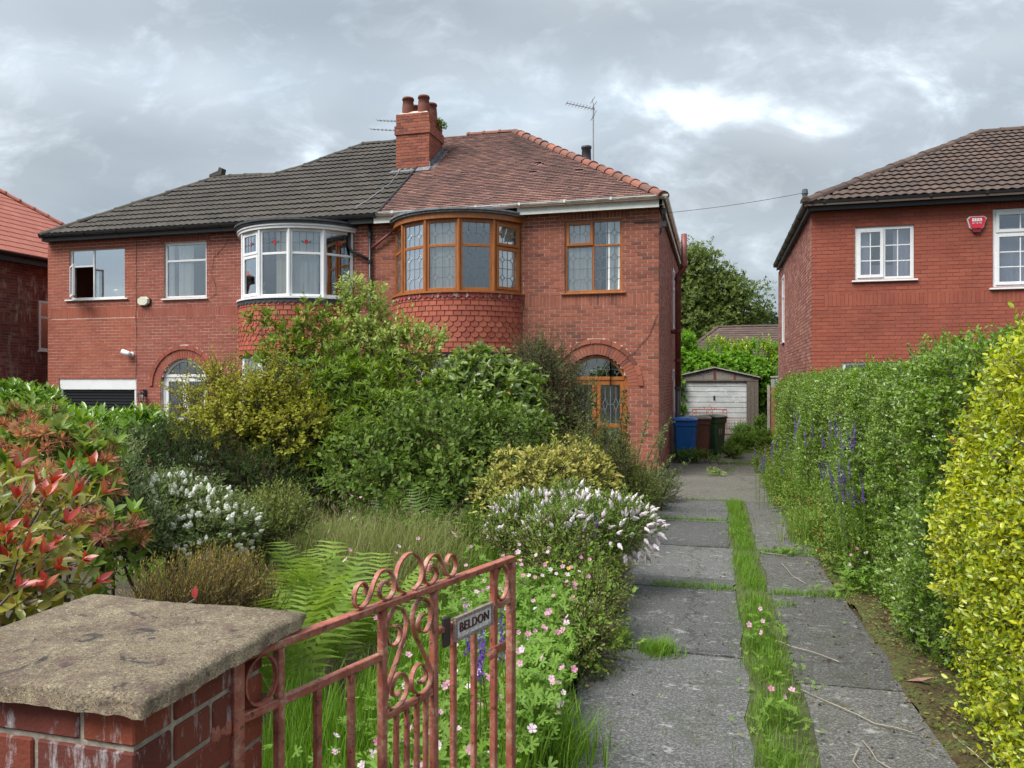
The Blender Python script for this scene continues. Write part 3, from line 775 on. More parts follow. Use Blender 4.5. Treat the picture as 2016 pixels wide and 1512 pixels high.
# ---- front walls
DR = (-2.40, .65, 1.86); DL = (-12.33, .66, 1.85)
ow = (-3.06, -1.855, 3.79, 5.305)
opens_o = [ow, (-6.87, -3.99, 0, 5.43)] + arch_rects(DR[0], DR[1], DR[2], 0)
w1 = MB(); wall_cells(w1, FF, -7.37, -1.128, 0, 5.46, opens_o)
wall_o = w1.build('front_wall', MORTAR, house)
sold_o = [(-3.975, -1.20, 3.525, 3.75), (-3.17, -1.745, 5.31, 5.455)]
br_o = lay(-7.37, -1.12, 0, 5.46, [ow, (-6.87, -3.99, 0, 5.46)], [(DR[0], .97, DR[1], DR[2], 0)], sold_o)
put_bricks(wall_o, FF, br_o, BR_OUR, 300, lambda p: p.z > 2.1 and p.x > -3.95)
arch_bricks(wall_o, FF, DR[0], DR[2], DR[1] + .002, .875, .97, BR_OUR, BR_OUR)
window(house, FF, *ow, [(1, [(.66, False, 'hex2'), (.34, True, 'hex1')]), (1, [(.66, False, 'hex2'), (.34, False, 'hex1')])], OAK, ft=.055, sill=.07,
       curtains=[(-2.98, -2.5, 3.82, 5.28, CURTAIN, .12), (-2.2, -1.9, 3.82, 5.28, CURTAIN, .09)])
bay(house, -5.43, OAK, 0, True)
door(house, *DR, OAK, True)

g_op = (-16.006, -13.69, 0, 2.04); e_op = (-15.683, -14.024, 4.01, 5.28); m_op = (-12.89, -11.70, 3.955, 5.30); b_op = (-10.75, -7.87, 0, 5.43)
opens_l = [g_op, e_op, m_op, b_op] + arch_rects(DL[0], DL[1], DL[2], 0)
w2 = MB(); wall_cells(w2, FF, -16.35, -7.37, 0, 5.46, opens_l, d=-.005)
wall_l = w2.build('front_wall', MORTAR, left)
sold_l = [(-10.86 - 2.8, -10.86, 3.525, 3.75), (-13.0, -11.6, 5.31, 5.455), (-7.86, -7.38, 3.525, 3.75)]
br_l = lay(-13.665, -7.372, 0, 5.46, [m_op, b_op], [(DL[0], .97, DL[1], DL[2], 0)], sold_l, .05)
put_bricks(wall_l, FF, br_l, BR_LEFT, 165, lambda p: p.z > 2.6)
br_e = lay(-16.35, -13.675, 0, 5.46, [g_op, e_op], [], [(-16.26, -13.72, 3.54, 3.765)], .11)
put_bricks(wall_l, FF, br_e, BR_EXT, 135, lambda p: p.z > 2.2)
arch_bricks(wall_l, FF, DL[0], DL[2], DL[1] + .002, .875, .97, BR_LEFT, BR_LEFT)
wn = window(left, FF, *e_op, [(.42, [(.62, False, None), (.30, False, None)]), (.60, [(1, False, None)])], UPVC, ft=.05, sill=.11, curtains=[])
for p in list(wn.children):
    if p.name.startswith('pane') and abs((p.data.vertices[0].co.x) - (-15.63)) < .03 and p.data.vertices[0].co.z < 4.2: bpy.data.objects.remove(p)
FO = Face((-15.63, FY - .05, 0), (math.cos(R(-39)), math.sin(R(-39)), 0), (-math.sin(R(39)), -math.cos(R(39)), 0))
window(wn, FO, 0, .60, 4.06, 4.83, [(1, [(1, False, None)])], UPVC, ft=.05, rec=0, name='open_casement')
window(left, FF, *m_op, [(1, [(.70, False, None), (.30, False, None)])], UPVC, ft=.06, sill=.05, curtains=[(-12.55, -12.15, 4.0, 5.28, CURTAIN, .11), (-12.85, -12.7, 4.0, 5.28, CURTAIN, .12)])
bay(left, -9.31, UPVC, 1, False)
door(left, *DL, UPVC, False)
# rolling garage door
gd = MB(); gd.bbox((-16.0, -.12, 1.76), (-13.695, -.02, 2.035), .006, T=FF.T()); gd.bbox((-16.0, -.12, 0), (-15.93, -.03, 1.758), .004, T=FF.T()); gd.bbox((-13.765, -.12, 0), (-13.695, -.03, 1.758), .004, T=FF.T())
gdo = gd.build('garage_door', UPVC, left)
for k in range(24):
    z = k * .073
    MB().prism([(z + .002, -.10), (z + .010, -.078), (z + .062, -.078), (z + .070, -.10)], -15.93, -13.765, lambda q, u: FF.p(u, q[0], q[1])).build('shutter_slat', BLACK, gdo)
# ---- side and rear walls
FS = Face((-1.12, FY, 0), (0, 1, 0), (1, 0, 0))
so = [(5.2, 5.9, 3.4, 5.0), (7.3, 8.1, 3.9, 5.0), (5.0, 5.8, 1.2, 2.3)]
ws = MB(); wall_cells(ws, FS, 0.23, 9.7, 0, 5.46, so); wall_s = ws.build('side_wall', MORTAR, house)
put_bricks(wall_s, FS, lay(0.008, 9.7, 0, 5.46, so, ph=.06), BR_SIDE, 0)
# two panes in each side window
for o in so: window(house, FS, *o, [(1, [(.7, False, None), (.3, False, None)])], UPVC, ft=.06, rec=-.012, sill=.04)
bk = MB(); bk.box((-16.35, FY + 9.5, 0), (-1.14, FY + 9.68, 5.46)); bk.build('rear_wall', MORTAR_DARK, house)
MB().box((-16.35, FY + .01, 0), (-16.15, FY + 9.5, 5.46)).build('end_wall', BR_EXT, left)
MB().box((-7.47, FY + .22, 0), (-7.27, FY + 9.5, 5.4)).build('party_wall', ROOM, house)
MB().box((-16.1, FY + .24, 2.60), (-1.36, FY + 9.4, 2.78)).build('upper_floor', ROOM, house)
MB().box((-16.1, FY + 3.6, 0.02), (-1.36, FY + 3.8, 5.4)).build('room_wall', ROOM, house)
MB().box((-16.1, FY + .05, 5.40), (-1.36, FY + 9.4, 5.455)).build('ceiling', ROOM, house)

# ---- roofs
EY, EZ = FY - .30, 5.60; PT = math.tan(R(34.8)); CP, SP = math.cos(R(34.8)), math.sin(R(34.8)); XS = -7.16
def onroof(x, y, off=0): return Vector((x, y, EZ + (y - EY) * PT + off))
def us(x, y): return (x, (y - EY) / CP)
apex = (-5.18, 19.80)
ry = [(-16.28, EY), (XS, EY), (XS, 19.86), (-9.63, 19.85), (-10.2, 19.28), (-10.76, 18.61), (-11.33, 18.16), (-13.30, 18.29)]
oy = [(XS, EY), (-.985, EY), apex, (XS, 19.86)]
def roof_plane(parent, pl, mat, thick=.02):
    P = [onroof(*p, -.012) for p in pl]; n = len(P)
    mb = MB(); mb.add(P + [p - Vector((0, 0, thick)) for p in P], [tuple(range(n)), tuple(range(n, 2 * n))[::-1]] + [(i, n + i, n + (i + 1) % n, (i + 1) % n) for i in range(n)])
    return mb.build('roof', mat, parent)
ro = roof_plane(house, oy, TILE_RED)
S = Vector((0, CP, SP))
tile_roof(ro, (0, EY, EZ), (1, 0, 0), S, [us(*p) for p in [(XS + .05, EY), (-1.03, EY), (apex[0] - .05, apex[1] - .06), (XS + .05, 19.80)]], 'plain', TILE_RED, 300,
          lambda p: p.x > -4.4, skip=[us(-4.02, 17.45), us(-4.1, 17.0), us(-2.9, 16.95)])
rl = roof_plane(left, ry, TILE_GREY)
tile_roof(rl, (0, EY, EZ), (1, 0, 0), S, [us(x, y) for x, y in [(-16.2, EY), (XS - .02, EY), (XS - .02, 19.8), (-9.63, 19.78), (-10.2, 19.2), (-10.76, 18.53), (-11.33, 18.1), (-13.25, 18.2)]], 'pan', TILE_GREY, 300)
# rear slopes and hip ends, plain tiling
def quad(parent, pts, mat, name='rear_roof'):
    P = [Vector(p) for p in pts]; n = len(P)
    MB().add(P + [p - Vector((0, 0, .05)) for p in P], [tuple(range(n)), tuple(range(n, 2 * n))[::-1]] + [(i, n + i, n + (i + 1) % n, (i + 1) % n) for i in range(n)]).build(name, mat, parent)
zr = onroof(*apex).z; YB = 25.7
quad(house, [(-.985, EY, EZ), (-.985, YB, EZ), (-5.18, 21.3, zr), (-5.18, 19.8, zr)], TILE_RED, 'hip_roof')
quad(house, [(-.985, YB, EZ), (XS, YB, EZ), (XS, 19.86, zr), (-5.18, 19.8, zr), (-5.18, 21.3, zr)], TILE_RED)
rg_ = [(-13.3, 18.29, 7.53), (-11.33, 18.16, 7.44), (-10.76, 18.61, 7.75), (-10.2, 19.28, 8.2), (-9.63, 19.85, zr - .03), (XS, 19.86, zr - .03)]
for a_, b_ in zip([(-16.3, YB, EZ)] + rg_, rg_ + [(XS, YB, EZ)]): quad(left, [(-11.5, YB, EZ), a_, b_], TILE_GREY)
quad(left, [(-16.28, EY, EZ), (-13.3, 18.29, 7.55), (-16.3, YB, EZ)], TILE_GREY, 'hip_roof')
cap_tiles(ro, [onroof(-6.5, 19.85, .03), onroof(*apex, .03)], RIDGE, .11, .46, 'ridge_tile', .018)
cap_tiles(ro, [onroof(-1.01, EY + .02, .05), onroof(*apex, .03)], RIDGE, .13, .34, 'hip_tile', .022)
cap_tiles(rl, [onroof(-16.27, EY + .02, .04), onroof(-13.30, 18.29, .02), onroof(-11.33, 18.16, .02), onroof(-10.76, 18.61, .02), onroof(-10.2, 19.28, .02), onroof(-9.63, 19.85, .02), onroof(-7.7, 19.86, .02)], TILE_GREY, .11, .45, 'ridge_tile', .012)
bt = MB(); c = onroof(-13.22, 18.27, .02)
bt.prism([(-.22, 0), (.16, .02), (.20, .20), (.10, .24), (.06, .14), (-.2, .06)], -.09, .09, lambda q, d: c + Vector((q[0], d, q[1])), .2)
tag(bt.build('broken_ridge_tile', TILE_GREY, rl), 'broken ridge tile sticking up at the end of the ridge')
# verge strip where the two coverings meet
MB().tube([onroof(XS, EY, .04), onroof(XS, 17.8, .05)], .03, 6).build('verge_strip', BLACK_PAINT, left)
# fascia, soffit, gutters
MB().box((-3.93, EY + .10, 5.462), (-1.01, FY - .02, 5.475)).build('soffit', WHITE_PAINT, house)
MB().box((-4.02, EY + .075, 5.43), (-1.10, EY + .098, 5.60)).build('fascia_board', WHITE_PAINT, house)
MB().box((-7.28, EY + .075, 5.43), (-6.86, EY + .098, 5.60)).build('fascia_board', WHITE_PAINT, house)
MB().box((-1.10, EY + .08, 5.462), (-1.04, FY + 9.7, 5.476)).build('soffit', plain('grimy soffit', (.12, .12, .11), .8), house)
MB().box((-1.04, EY + .1, 5.46), (-1.02, FY + 9.8, 5.61)).build('fascia_board', WHITE_PAINT, house)
gutter(house, [(-.93, EY + .075, 5.58), (-7.2, EY + .075, 5.58)][::-1], WHITE_PAINT)
gutter(house, [(-1.02, EY + .0, 5.58), (-1.02, FY + 9.8, 5.57)], WHITE_PAINT)
MB().box((-16.26, EY + .075, 5.46), (-10.72, EY + .098, 5.62)).build('fascia_board', BLACK_PAINT, left)
MB().box((-7.9, EY + .075, 5.44), (-7.30, EY + .098, 5.60)).build('fascia_board', BLACK_PAINT, left)
MB().box((-16.26, EY + .10, 5.462), (-7.2, FY - .02, 5.475)).build('soffit', BLACK_PAINT, left)
gutter(left, [(-16.33, EY + .075, 5.55), (-7.22, EY + .075, 5.55)], BLACK, h=.085)
MB().box((-16.34, EY + .1, 5.47), (-16.30, YB, 5.60)).build('fascia_board', BLACK_PAINT, left)
# downpipes
def pipe(parent, pts, r, mat, name='downpipe', clips=()):
    p = MB().tube(pts, r, 10).build(name, mat, parent, True)
    for c in clips: MB().lathe([(r * 1.35, -.035), (r * 1.35, .035)], c, 10).build('pipe_collar', mat, p)
    return p
pipe(left, [(-7.44, FY - .07, 5.5), (-7.44, FY - .07, 0)], .038, BLACK, clips=[(-7.44, FY - .07, z) for z in (5.2, 4.62, 3.2, 1.6)])
pipe(left, [(-7.93, FY - .10, 5.36), (-7.93, FY - .10, 4.95), (-7.86, FY - .09, 4.86), (-7.46, FY - .08, 4.66)], .034, BLACK)
pipe(house, [(-7.40, FY - .06, 4.92), (-7.20, FY - .08, 5.05), (-6.92, FY - .1, 5.24)], .03, PIPE_RED)
SYp = 20.0
pipe(house, [(-.79, SYp, 5.72), (-.79, SYp, 4.86), (-.83, SYp, 4.76), (-.94, SYp, 4.70), (-.94, SYp, 1.8)], .072, PIPE_RED, 'soil_pipe', [(-.79, SYp, 4.92), (-.94, SYp, 4.58), (-.94, SYp, 3.25), (-.94, SYp, 2.5)])
pipe(house, [(-.94, SYp, 1.86), (-.94, SYp, 0)], .068, PIPE_GREY, 'soil_pipe', [(-.94, SYp, 1.8)])
pipe(house, [(-.94, SYp, 3.22), (-1.12, SYp, 3.24)], .05, PIPE_RED, 'waste_pipe')
pipe(house, [(-1.07, 20.4, 2.0), (-1.07, 20.4, 0)], .03, WHITE_PAINT, 'waste_pipe')

# ---- chimney on the party wall
ch = MB(); CX0, CX1, CY0, CY1 = -7.72, -6.84, 17.75, 18.70
ch.box((CX0 + .012, CY0 + .012, 6.6), (CX1 - .012, CY1 - .012, 8.58)); cho = ch.build('chimney', MORTAR, house)
for (x0, x1, y0, y1, z0, z1) in ((CX0, CX1, CY0, CY1, 6.9, 8.10), (CX0 - .03, CX1 + .03, CY0 - .03, CY1 + .03, 8.10, 8.325), (CX0, CX1, CY0, CY1, 8.325, 8.625)):
    for F, w in ((Face((x0, y0, 0), (1, 0, 0), (0, -1, 0)), x1 - x0), (Face((x1, y0, 0), (0, 1, 0), (1, 0, 0)), y1 - y0), (Face((x0, y1, 0), (0, -1, 0), (-1, 0, 0)), y1 - y0)):
        bs = [b_ for b_ in lay(0, w, z0, z1, [], ph=.01)]
        put_bricks(cho, F, bs, BR_OUR, 60, lambda p: p.z > 7.2 and p.x > -7.8, back=-.045)
MB().box((CX0 - .025, CY0 - .025, 8.10), (CX1 + .025, CY1 + .025, 8.32)).build('corbel', MORTAR_DARK, cho)
fl = MB(); fl.add([(CX0 + .02, CY0 + .02, 8.62), (CX1 - .02, CY0 + .02, 8.62), (CX1 - .02, CY1 - .02, 8.62), (CX0 + .02, CY1 - .02, 8.62), (CX0 + .16, CY0 + .16, 8.72), (CX1 - .16, CY0 + .16, 8.72), (CX1 - .16, CY1 - .16, 8.72), (CX0 + .16, CY1 - .16, 8.72)],
                  [(0, 1, 5, 4), (1, 2, 6, 5), (2, 3, 7, 6), (3, 0, 4, 7), (4, 5, 6, 7)]); fl.build('flaunching', MORTAR, cho)
for x, y, h in ((-7.49, 17.98, .46), (-7.07, 17.98, .47), (-7.49, 18.45, .42), (-7.05, 18.45, .44)):
    MB().lathe([(.15, 0), (.155, h * .1), (.148, h * .5), (.13, h * .86), (.15, h * .87), (.15, h * .95), (.138, h), (.11, h), (.11, h * .8)], (x, y, 8.63), 18, 0).build('chimney_pot', POT_CLAY, cho, True)
# lead apron and stepped flashing
MB().prism([(-7.82, 0), (-6.78, 0), (-6.78, .20), (-7.74, .20)], 0, .01, lambda q, d: onroof(q[0], CY0 - .19 + q[1], .05 + d)).build('lead_apron', LEAD, cho)
for k in range(8):
    y = CY0 + .12 * k
    MB().box((CX1 + .004, y, onroof(0, y).z - .02), (CX1 + .022, y + .13, onroof(0, y + .12).z + .11)).build('step_flashing', LEAD, cho)
MB().prism([(CX1, 0), (CX1 + .16, 0), (CX1 + .16, 1.0), (CX1, 1.0)], 0, .008, lambda q, d: onroof(q[0], CY0 - .05 + q[1], .03 + d)).build('lead_apron', LEAD, cho)
# flue pot behind the hip
MB().lathe([(.17, 0), (.17, .25), (.135, .62), (.12, .95), (.14, .96), (.14, 1.02), (.1, 1.02)], (-3.35, 20.3, 7.22), 16, 0).build('flue_pot', LEAD_DARK, house, True)

# ---- the detached house on the right
rh = empty('detached_house', (5, 16.5, 0), 'bright red painted house with white Georgian windows beyond the hedge', 'house')
RY = 16.5; FR = Face((0, RY, 0), (1, 0, 0), (0, -1, 0)); RW = 1.86
ro1 = (2.666, 3.739, 3.955, 5.015); ro2 = (5.10, 6.9, 3.73, 5.235); ro3 = (2.43, 4.2, .9, 2.355)
wr = MB(); wall_cells(wr, FR, RW + .008, 9.5, 0, 5.36, [ro1, ro2, ro3], d=-.003); wall_r = wr.build('front_wall', MORTAR_RED, rh)
put_bricks(wall_r, FR, lay(RW, 9.5, 0, 5.36, [ro1, ro2, ro3], [], [(2.1, 9.4, 3.45, 3.70), (5.0, 7.0, 5.24, 5.355)], .03), BR_RIGHT, 300, lambda p: p.z > 2.1 and p.x < 5.6)
window(rh, FR, *ro1, [(1, [(1, True, (2, 3))]), (1, [(1, False, (2, 3))])], UPVC, ft=.065, sill=.06, rec=.03, curtains=[(2.72, 2.95, 4.0, 5.0, CURTAIN_L, .14), (3.4, 3.7, 4.0, 5.0, CURTAIN_L, .2), (2.7, 3.72, 4.0, 4.3, CURTAIN_L, .35)])
window(rh, FR, *ro2, [(1, [(.7, True, (2, 3)), (.27, True, (2, 1))]), (1, [(.7, True, (2, 3)), (.27, False, (2, 1))])], UPVC, ft=.07, sill=.06, rec=.03, curtains=[(5.15, 5.8, 3.8, 4.9, CURTAIN_L, .2)])
window(rh, FR, *ro3, [(1, [(1, False, (2, 3))]), (1, [(1, False, (2, 3))])], UPVC, ft=.07, sill=.06, rec=.03)
FRS = Face((RW, RY, 0), (0, 1, 0), (-1, 0, 0))
so2 = [(6.4, 7.1, 3.1, 5.0)]
wrs = MB(); wall_cells(wrs, FRS, 0.23, 8.6, 0, 5.36, so2); wall_rs = wrs.build('side_wall', MORTAR, rh)
put_bricks(wall_rs, FRS, lay(.012, 8.6, 0, 5.36, so2), BR_SIDE, 0)
window(rh, FRS, *so2[0], [(1, [(.7, False, None), (.3, False, None)])], UPVC, ft=.07, rec=-.012, sill=.04)
MB().box((RW, RY + 8.4, 0), (9.5, RY + 8.6, 5.3)).build('rear_wall', MORTAR_DARK, rh)
MB().box((9.3, RY, 0), (9.5, RY + 8.4, 5.3)).build('end_wall', BR_SIDE, rh)
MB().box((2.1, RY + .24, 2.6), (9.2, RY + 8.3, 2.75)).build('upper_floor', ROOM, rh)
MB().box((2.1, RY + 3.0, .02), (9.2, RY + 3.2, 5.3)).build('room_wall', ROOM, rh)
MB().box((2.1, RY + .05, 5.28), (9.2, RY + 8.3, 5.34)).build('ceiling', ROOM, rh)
EY2, EZ2, PA2 = 16.2, 5.50, math.atan(.545); C2, S2 = math.cos(PA2), math.sin(PA2); EX2 = 1.69
def onr(x, y, off=0): return Vector((x, y, EZ2 + (y - EY2) * .545 + off))
ap2 = (EX2 + 4.41, EY2 + 4.41)
pl = [(EX2, EY2), (10, EY2), (10, ap2[1]), ap2]
P = [onr(*p, -.012) for p in pl]
rr = MB().add(P + [p - Vector((0, 0, .06)) for p in P], [(0, 1, 2, 3), (7, 6, 5, 4), (0, 4, 5, 1), (1, 5, 6, 2), (2, 6, 7, 3), (3, 7, 4, 0)]).build('roof', TILE_BROWN, rh)
tile_roof(rr, (0, EY2, EZ2), (1, 0, 0), (0, C2, S2), [(x, (y - EY2) / C2) for x, y in [(EX2 + .08, EY2), (9.9, EY2), (9.9, ap2[1] - .05), (ap2[0], ap2[1] - .08)]], 'pan', TILE_BROWN, 300)
quad(rh, [(EX2, EY2, EZ2), onr(*ap2), onr(ap2[0], ap2[1] + .2), (EX2, 24.7, EZ2)], TILE_BROWN, 'hip_roof')
quad(rh, [onr(*ap2), (10, ap2[1], onr(*ap2).z), (10, 24.7, EZ2), (EX2, 24.7, EZ2)], TILE_BROWN)
cap_tiles(rr, [onr(EX2 + .03, EY2 + .03, .05), onr(*ap2, .03), onr(10, ap2[1], .03)], TILE_BROWN, .13, .42, 'ridge_tile', .008)
MB().box((EX2 + .1, EY2 + .08, 5.345), (10, EY2 + .11, 5.52)).build('fascia_board', BLACK_PAINT, rh)
MB().box((EX2 + .1, EY2 + .11, 5.362), (10, RY + .1, 5.376)).build('soffit', BLACK_PAINT, rh)
MB().box((EX2 + .08, EY2 + .1, 5.345), (EX2 + .105, 24.6, 5.52)).build('fascia_board', BLACK_PAINT, rh)
MB().box((EX2 + .105, EY2 + .12, 5.36), (RW, 24.6, 5.374)).build('soffit', BLACK_PAINT, rh)
gutter(rh, [(EX2 - .03, EY2 + .08, 5.44), (10, EY2 + .08, 5.44)], BLACK, h=.085)
gutter(rh, [(EX2 + .08, 24.6, 5.44), (EX2 + .08, EY2, 5.44)], BLACK, h=.085)

# ---- house at the far left edge
fh = empty('detached_house', (-20, 15, 0), 'rough dark brick house with pinkish red tiled roof at the left edge', 'house')
FX = -17.6; FL = Face((FX, 14.9, 0), (0, 1, 0), (1, 0, 0))
fo = (1.76, 2.6, 2.80, 4.15)
wf = MB(); wall_cells(wf, FL, 0, 7.5, 0, 5.2, [fo]); wall_f = wf.build('side_wall', MORTAR_DARK, fh)
put_bricks(wall_f, FL, lay(0.0, 3.5, 1.2, 5.15, [fo], [], [(0, 1.5, 3.525, 3.75), (1.6, 2.7, 4.16, 4.38)]), BR_FAR, 300)
window(fh, FL, *fo, [(1, [(.68, False, None), (.3, False, None)])], UPVC, ft=.07, sill=.05, rec=.0)
MB().box((-24, 14.9, 0), (FX - .23, 15.1, 5.2)).build('front_wall', BR_FAR, fh); MB().box((-24, 22.2, 0), (FX - .23, 22.4, 5.2)).build('rear_wall', BR_FAR, fh)
MB().box((-24, 15.1, 0), (-23.8, 22.2, 5.2)).build('end_wall', BR_FAR, fh)
MB().box((-23.7, 15.1, 5.1), (FX - .24, 22.1, 5.18)).build('ceiling', ROOM, fh)
pf = math.tan(R(35))
def onf(x, y, off=0): return Vector((x, y, 5.25 + (-17.3 - x) * pf + off))
fa, fb = (-20.73, 18.25), (-17.30, 21.2)
# rear hip runs through these two points of the picture
hip_dir = ((-19.485 + 20.728), (19.332 - 18.253)); k = (-17.3 + 20.728) / hip_dir[0]; fb = (-17.3, 18.253 + hip_dir[1] * k)
pts = [(-17.3, 14.6), fb, (-20.9, 18.1)]
P = [onf(*p, -.012) for p in pts]
rf = MB().add(P + [p - Vector((0, 0, .06)) for p in P], [(0, 1, 2), (5, 4, 3), (0, 3, 4, 1), (1, 4, 5, 2), (2, 5, 3, 0)]).build('roof', TILE_PINK, fh)
cA, sA = math.cos(R(35)), math.sin(R(35))
# thin flat interlocking courses
for k in range(13):
    s0 = k * .31; s1 = s0 + .33
    x0 = -17.3 - s0 * cA; y1 = fb[1] - (s0 + .16) * cA * hip_dir[1] / hip_dir[0] + .0
    y0 = 14.6 + (s0 + .16) * cA * 3.5 / 3.6; n = round((y1 - y0) / .4)
    if n < 1: continue
    w = (y1 - y0) / n
    for i in range(n):
        a, b_ = y1 - (i + 1) * w + .004, y1 - i * w - .004
        MB().add([onf(x0, a, .03), onf(x0, b_, .03), onf(x0 - .33 * cA, b_, .012), onf(x0 - .33 * cA, a, .012), onf(x0, a, 0), onf(x0, b_, 0)], [(0, 1, 2, 3), (0, 4, 5, 1)]).build('roof_tile', TILE_PINK, rf)
cap_tiles(rf, [onf(fb[0] - .02, fb[1], .05), onf(-20.9, 18.1, .05)], TILE_PINK, .12, .4, 'hip_tile', .02)
quad(fh, [onf(-20.9, 18.1), (-24.2, fb[1], 5.25), (-24.2, 14.6, 5.25)], TILE_PINK)
quad(fh, [(-17.3, fb[1], 5.25), (-24.2, fb[1], 5.25), onf(-20.9, 18.1)], TILE_PINK, 'hip_roof')
quad(fh, [(-17.3, 14.6, 5.25), onf(-20.9, 18.1), (-24.2, 14.6, 5.25)], TILE_PINK, 'hip_roof')
MB().box((-17.42, 14.6, 5.02), (-17.30, 22.5, 5.22)).build('fascia_board', BLACK_PAINT, fh)
gutter(fh, [(-17.30, 14.6, 5.16), (-17.30, 22.5, 5.16)], BLACK)
MB().box((-17.6, 14.6, 5.19), (-17.43, 22.5, 5.205)).build('soffit', BLACK_PAINT, fh)
# ------------------------------------------------------------------ gate pier and gate
PX0, PX1, PY0, PY1 = -1.438, -.998, 1.142, 1.542
def stone_mat():
    m, b, o = new_mat('weathered gritstone'); p = coords()
    n = Noise(p, 9, 7, .7); n2 = Noise(p, 150, 6, .8); n3 = Noise(p, 13, 7, .65, .9); n4 = Noise(p, 300, 3, .7)
    c = Ramp(n, [(.3, (.12, .092, .066)), (.5, (.22, .175, .12)), (.7, (.34, .285, .19))])
    c = MixC(Ramp(n2, [(.50, (0,) * 3), (.60, (.9,) * 3)]), c, (.50, .43, .29))
    c = MixC(Ramp(n4, [(.52, (0,) * 3), (.58, (.9,) * 3)]), c, (.045, .038, .032))
    c = MixC(Ramp(n3, [(.57, (0,) * 3), (.64, (.92,) * 3)]), c, (.045, .042, .044))
    n6 = Noise(p, 26, 5, .6)
    c = MixC(Ramp(n6, [(.52, (0,) * 3), (.64, (.65,) * 3)]), c, (.13, .085, .075))
    setc(b, c); b.inputs['Roughness'].default_value = .95; b.inputs['Specular IOR Level'].default_value = .2
    bump(b, MixC(.5, n2, n4), .006); return m
STONE = stone_mat()
pier = empty('gate_pier', (-1.22, 1.34, .28), 'square brick gate pier with lichen speckled coping stone', 'gate pier')
def coping():
    bm = bmesh.new()
    x0, x1, y0, y1 = -1.56, -.945, 1.105, 1.64; n = 44; zt, zb = 1.362, 1.322
    rr = random.Random(3); vs = {}
    def edge(i, j):
        return min(i, n - i, j, n - j)
    def co(i, j, top):
        u, v = i / n, j / n; e = edge(i, j)
        x = x0 + (x1 - x0) * u; y = y0 + (y1 - y0) * v
        if e == 0:
            q = .003 * math.sin(u * 23 + v * 17) + .002 * math.sin(u * 71 + v * 47) + rr.uniform(-.0015, .0015)
            if i in (0, n): x += q + (0 if top else .006 * (1 if i == 0 else -1))
            if j in (0, n): y += q + (0 if top else .006 * (1 if j == 0 else -1))
        z = (zt + .0025 * math.sin(u * 9 + 1) * math.cos(v * 7) + rr.uniform(-.001, .001) - (.011 if e == 0 else .003 if e == 1 else 0)) if top else zb + rr.uniform(-.001, .001)
        return (x, y, z)
    T = [[bm.verts.new(co(i, j, True)) for j in range(n + 1)] for i in range(n + 1)]
    B = [[bm.verts.new(co(i, j, False)) if edge(i, j) == 0 else None for j in range(n + 1)] for i in range(n + 1)]
    for i in range(n):
        for j in range(n): bm.faces.new((T[i][j], T[i + 1][j], T[i + 1][j + 1], T[i][j + 1]))
    ring = [(i, 0) for i in range(n)] + [(n, j) for j in range(n)] + [(i, n) for i in range(n, 0, -1)] + [(0, j) for j in range(n, 0, -1)]
    for k in range(len(ring)):
        a, b_ = ring[k], ring[(k + 1) % len(ring)]
        bm.faces.new((T[a[0]][a[1]], B[a[0]][a[1]], B[b_[0]][b_[1]], T[b_[0]][b_[1]]))
    bm.faces.new([B[i][j] for i, j in ring])
    me = bpy.data.meshes.new('coping_stone'); bm.to_mesh(me); bm.free(); me.materials.append(STONE)
    for p in me.polygons: p.use_smooth = True
    obj('coping_stone', me, pier)
coping()
MB().box((PX0 + .006, PY0 + .006, -.2), (PX1 - .006, PY1 - .006, 1.323)).build('mortar_core', MORTAR_PIER, pier)
def pier_brick(a, b_):
    mb = MB(); mb.bbox(a, b_, .0035); mb.build('brick', BR_PIER, pier)
for k in range(15):
    z1 = 1.321 - k * .0775; z0 = z1 - .066
    def course(o, L, segs, horiz, flip):
        pass
    h = .112
    fx = [PX0, PX0 + h + .001] if False else None
    segA = [(0, .215), (.226, .44)] if k % 2 else [(0, .215), (.226, .322), (.332, .44)]
    if k % 2 == 0: segA = [(0, .100), (.110, .318), (.329, .44)]
    dep = .10
    for s0, s1 in segA:
        pier_brick((PX0 + s0, PY0, z0), (PX0 + s1, PY0 + dep, z1))
        pier_brick((PX0 + s0, PY1 - dep, z0), (PX0 + s1, PY1, z1))
    inner = [(PY0 + dep + .01, PY1 - dep - .01)] if k % 2 == 0 else [(PY0 + dep + .01, PY0 + .215), (PY0 + .226, PY1 - dep - .01)]
    for s0, s1 in inner:
        pier_brick((PX1 - dep, s0, z0), (PX1, s1, z1)); pier_brick((PX0, s0, z0), (PX0 + dep, s1, z1))

def rust_mat():
    m, b, o = new_mat('flaking red oxide paint'); p = coords()
    n = Noise(p, 18, 7, .7); n2 = Noise(p, 60, 6, .75); n3 = Noise(p, 9, 6, .65)
    c = Ramp(n, [(.3, (.22, .060, .040)), (.5, (.34, .10, .068)), (.7, (.44, .175, .125))])
    c = MixC(Ramp(n2, [(.54, (0,) * 3), (.60, (.9,) * 3)]), c, (.07, .026, .015))
    pm = Mth('MULTIPLY', Ramp(n2, [(.50, (0,) * 3), (.55, (1,) * 3)]), Ramp(n3, [(.46, (0,) * 3), (.6, (1,) * 3)]))
    c = MixC(pm, c, (.44, .27, .20))
    setc(b, c); b.inputs['Roughness'].default_value = .48; bump(b, n2, .0022); return m
RUST = rust_mat()
PALE_PLATE = plain('flaked white plate paint', (.80, .79, .78), .7, var=.3, scale=110)
GA = R(17.17); GO = Vector((-.998, 1.44, 0)); GU = Vector((math.sin(GA), math.cos(GA), 0)); GN = Vector((GU.y, -GU.x, 0))
gate = empty('wrought_iron_gate', (GO.x, GO.y, gz(1.4)), 'rusty red wrought iron gate with scrolls standing open on its pier', 'gate')
